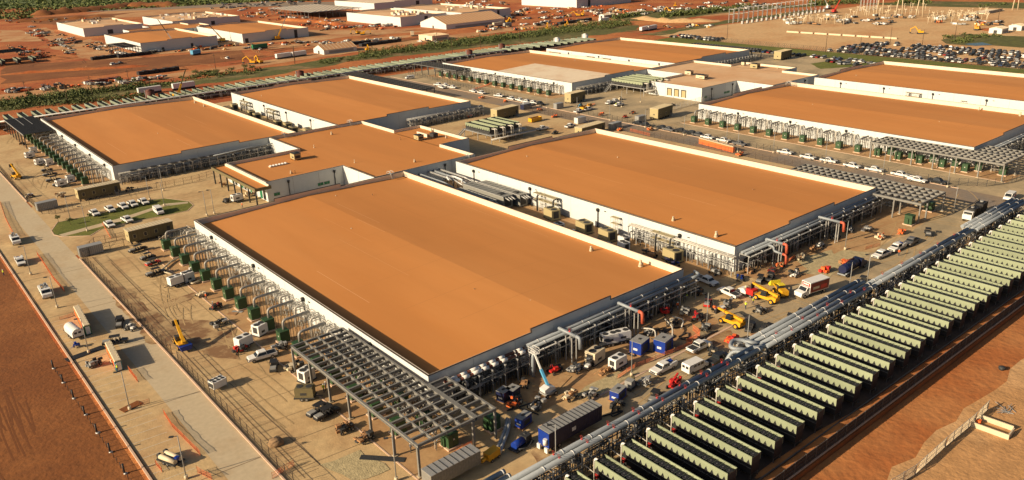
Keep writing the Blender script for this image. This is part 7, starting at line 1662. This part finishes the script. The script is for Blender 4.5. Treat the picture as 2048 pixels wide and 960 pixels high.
thicket('thicket', ((1225, 38, 1290, 28, 3, 40), (1320, 34, 1420, 24, 4, 110), (1400, 27, 1500, 14, 4, 90), (1620, 10, 1720, 4, 4, 90), (1790, 6, 1860, 5, 2, 50)), 'dark green scrub beside the lay down yard and substation', size=1.1, n=18, hgt=(2, 5))
thicket('thicket', ((1905, 84, 1950, 82, 3, 22), (1890, 76, 2000, 72, 5, 30), (1960, 12, 2040, 8, 2, 20)), 'olive bushes around the small pond', size=.8, n=14, hgt=(.8, 2))
def make_tree(seed, h, r_):
    r3 = random.Random(seed); rt = thing('small_tree', 'small tree', 'tree'); mb = MB().use('bark'); mb.cyl((0, 0, 0), (.1, 0, h*.55), .16, 6, .08)
    for k in range(4): a = r3.uniform(0, 6.28); mb.cyl((.08, 0, h*.4), (math.cos(a)*r_*.6, math.sin(a)*r_*.6, h*.75), .07, 5, .03)
    mb.build('trunk', rt); mb = MB()
    for k in range(9): a = r3.uniform(0, 6.28); q = r3.uniform(0, r_*.75); leaves(mb, (math.cos(a)*q, math.sin(a)*q, h*r3.uniform(.5, .85)), r_*.45, r_*.45, h*.16, 26, .32, r3)
    mb.build('crown', rt); return Proto(rt)
T1, T2 = make_tree(1, 5, 2.6), make_tree(2, 4, 2.2)
for k, (px, py, lb) in enumerate(((392, 155, 'leftmost of the loose trees by the dirt road'), (418, 152, 'second of the loose trees by the dirt road'), (435, 153, 'third of the loose trees by the dirt road'), (465, 146, 'fourth loose tree beside the yellow machines'), (490, 143, 'tallest loose tree above the low bushes'), (505, 142, 'rightmost loose tree above the low bushes'), (112, 190, 'crown above the dense scrub at the left'), (60, 196, 'crown near the left edge of the scrub'), (240, 170, 'above the scrub behind the left hall'), (270, 168, 'second above the scrub behind the left hall'))):
    p = gp(px, py); (T1 if k % 2 == 0 else T2).place((p.x, p.y, 0), k*1.3, 'small loose tree, ' + lb)
for k, (px, py) in enumerate(((117, 444), (141, 450), (182, 440))): p = gp(px, py); T2.place((p.x, p.y, .1), k, 'young sapling on the left end of the oval lawn, %s from the left' % nth(k), scale=(.42, .42, .55))
# far wood on the plain
mb = MB()
for i in range(2300):
    px = rr.uniform(-10, 640); lim = max(2, 36 - px*.062 + (8 if px < 60 else 0)); py = rr.uniform(-6, lim*.92); p = gp(px, py); r_ = rr.uniform(3, 8)
    leaves(mb, (p.x, p.y, -.5), r_, r_, rr.uniform(1.5, 3.5), 7, 2.2, rr, ('plain_leaf', 'plain_leaf', 'plain_leaf_pale', 'leaf_b'))
tag(mb.build('far_woodland'), 'broad green woodland on the plain at the top left', 'woodland', None, 'stuff')
# red earth heaps and berms
def berm(pts, w_, h_, key, label, seed=1):
    r3 = random.Random(seed); P = [gp(*q) for q in pts]; Q = []
    for a, b in zip(P, P[1:]):
        n = max(2, int((b-a).length/6)); Q += [a + (b-a)*i/n for i in range(n)]
    Q.append(P[-1]); mb = MB().use(key); k0 = 0; rows = []
    for i, q in enumerate(Q):
        d = (Q[min(i+1, len(Q)-1)] - Q[max(i-1, 0)]).normalized(); nn = Vector((-d.y, d.x, 0)); e = min(1, i/2, (len(Q)-1-i)/2); ww = w_*r3.uniform(.8, 1.2); hh = h_*r3.uniform(.6, 1.2)*e + .02
        k = len(mb.v); 
        for s, z in ((-1, .0), (-.5, .7), (0, 1), (.5, .65), (1, 0)): pp = q + nn*s*ww; mb.v.append((pp.x, pp.y, z*hh))
        rows.append(k)
    for a, b in zip(rows, rows[1:]):
        for j in range(4): mb.face((a+j, a+j+1, b+j+1, b+j), True)
    o = mb.build('earth_berm'); o['kind'] = 'structure'
berm(((60, 32), (150, 24), (260, 14), (360, 12)), 18, 7, 'dark_dirt', '', 1); berm(((20, 45), (110, 40), (230, 33)), 8, 3.5, 'dark_dirt', '', 2)
berm(((0, 150), (120, 142), (300, 132)), 4, 1.5, 'red_dirt', '', 3); berm(((1270, 36), (1340, 44), (1440, 42)), 8, 3, 'tan_dirt', '', 4); berm(((1050, 26), (1200, 18), (1300, 12)), 10, 3, 'red_dirt', '', 5)
berm(((560, 40), (640, 44), (690, 52)), 6, 2.5, 'red_dirt', '', 6); berm(((1960, 60), (2010, 58)), 8, 3, 'red_dirt', '', 7); berm(((1500, 962), (1640, 870), (1790, 785), (2060, 590)), .9, .35, 'bank_dirt', '', 8)

# word count check of the labels
for o in bpy.data.objects:
    if 'label' in o:
        n_ = len(o['label'].split())
        if not 4 <= n_ <= 16: print('LABEL', n_, o.name, o['label'])
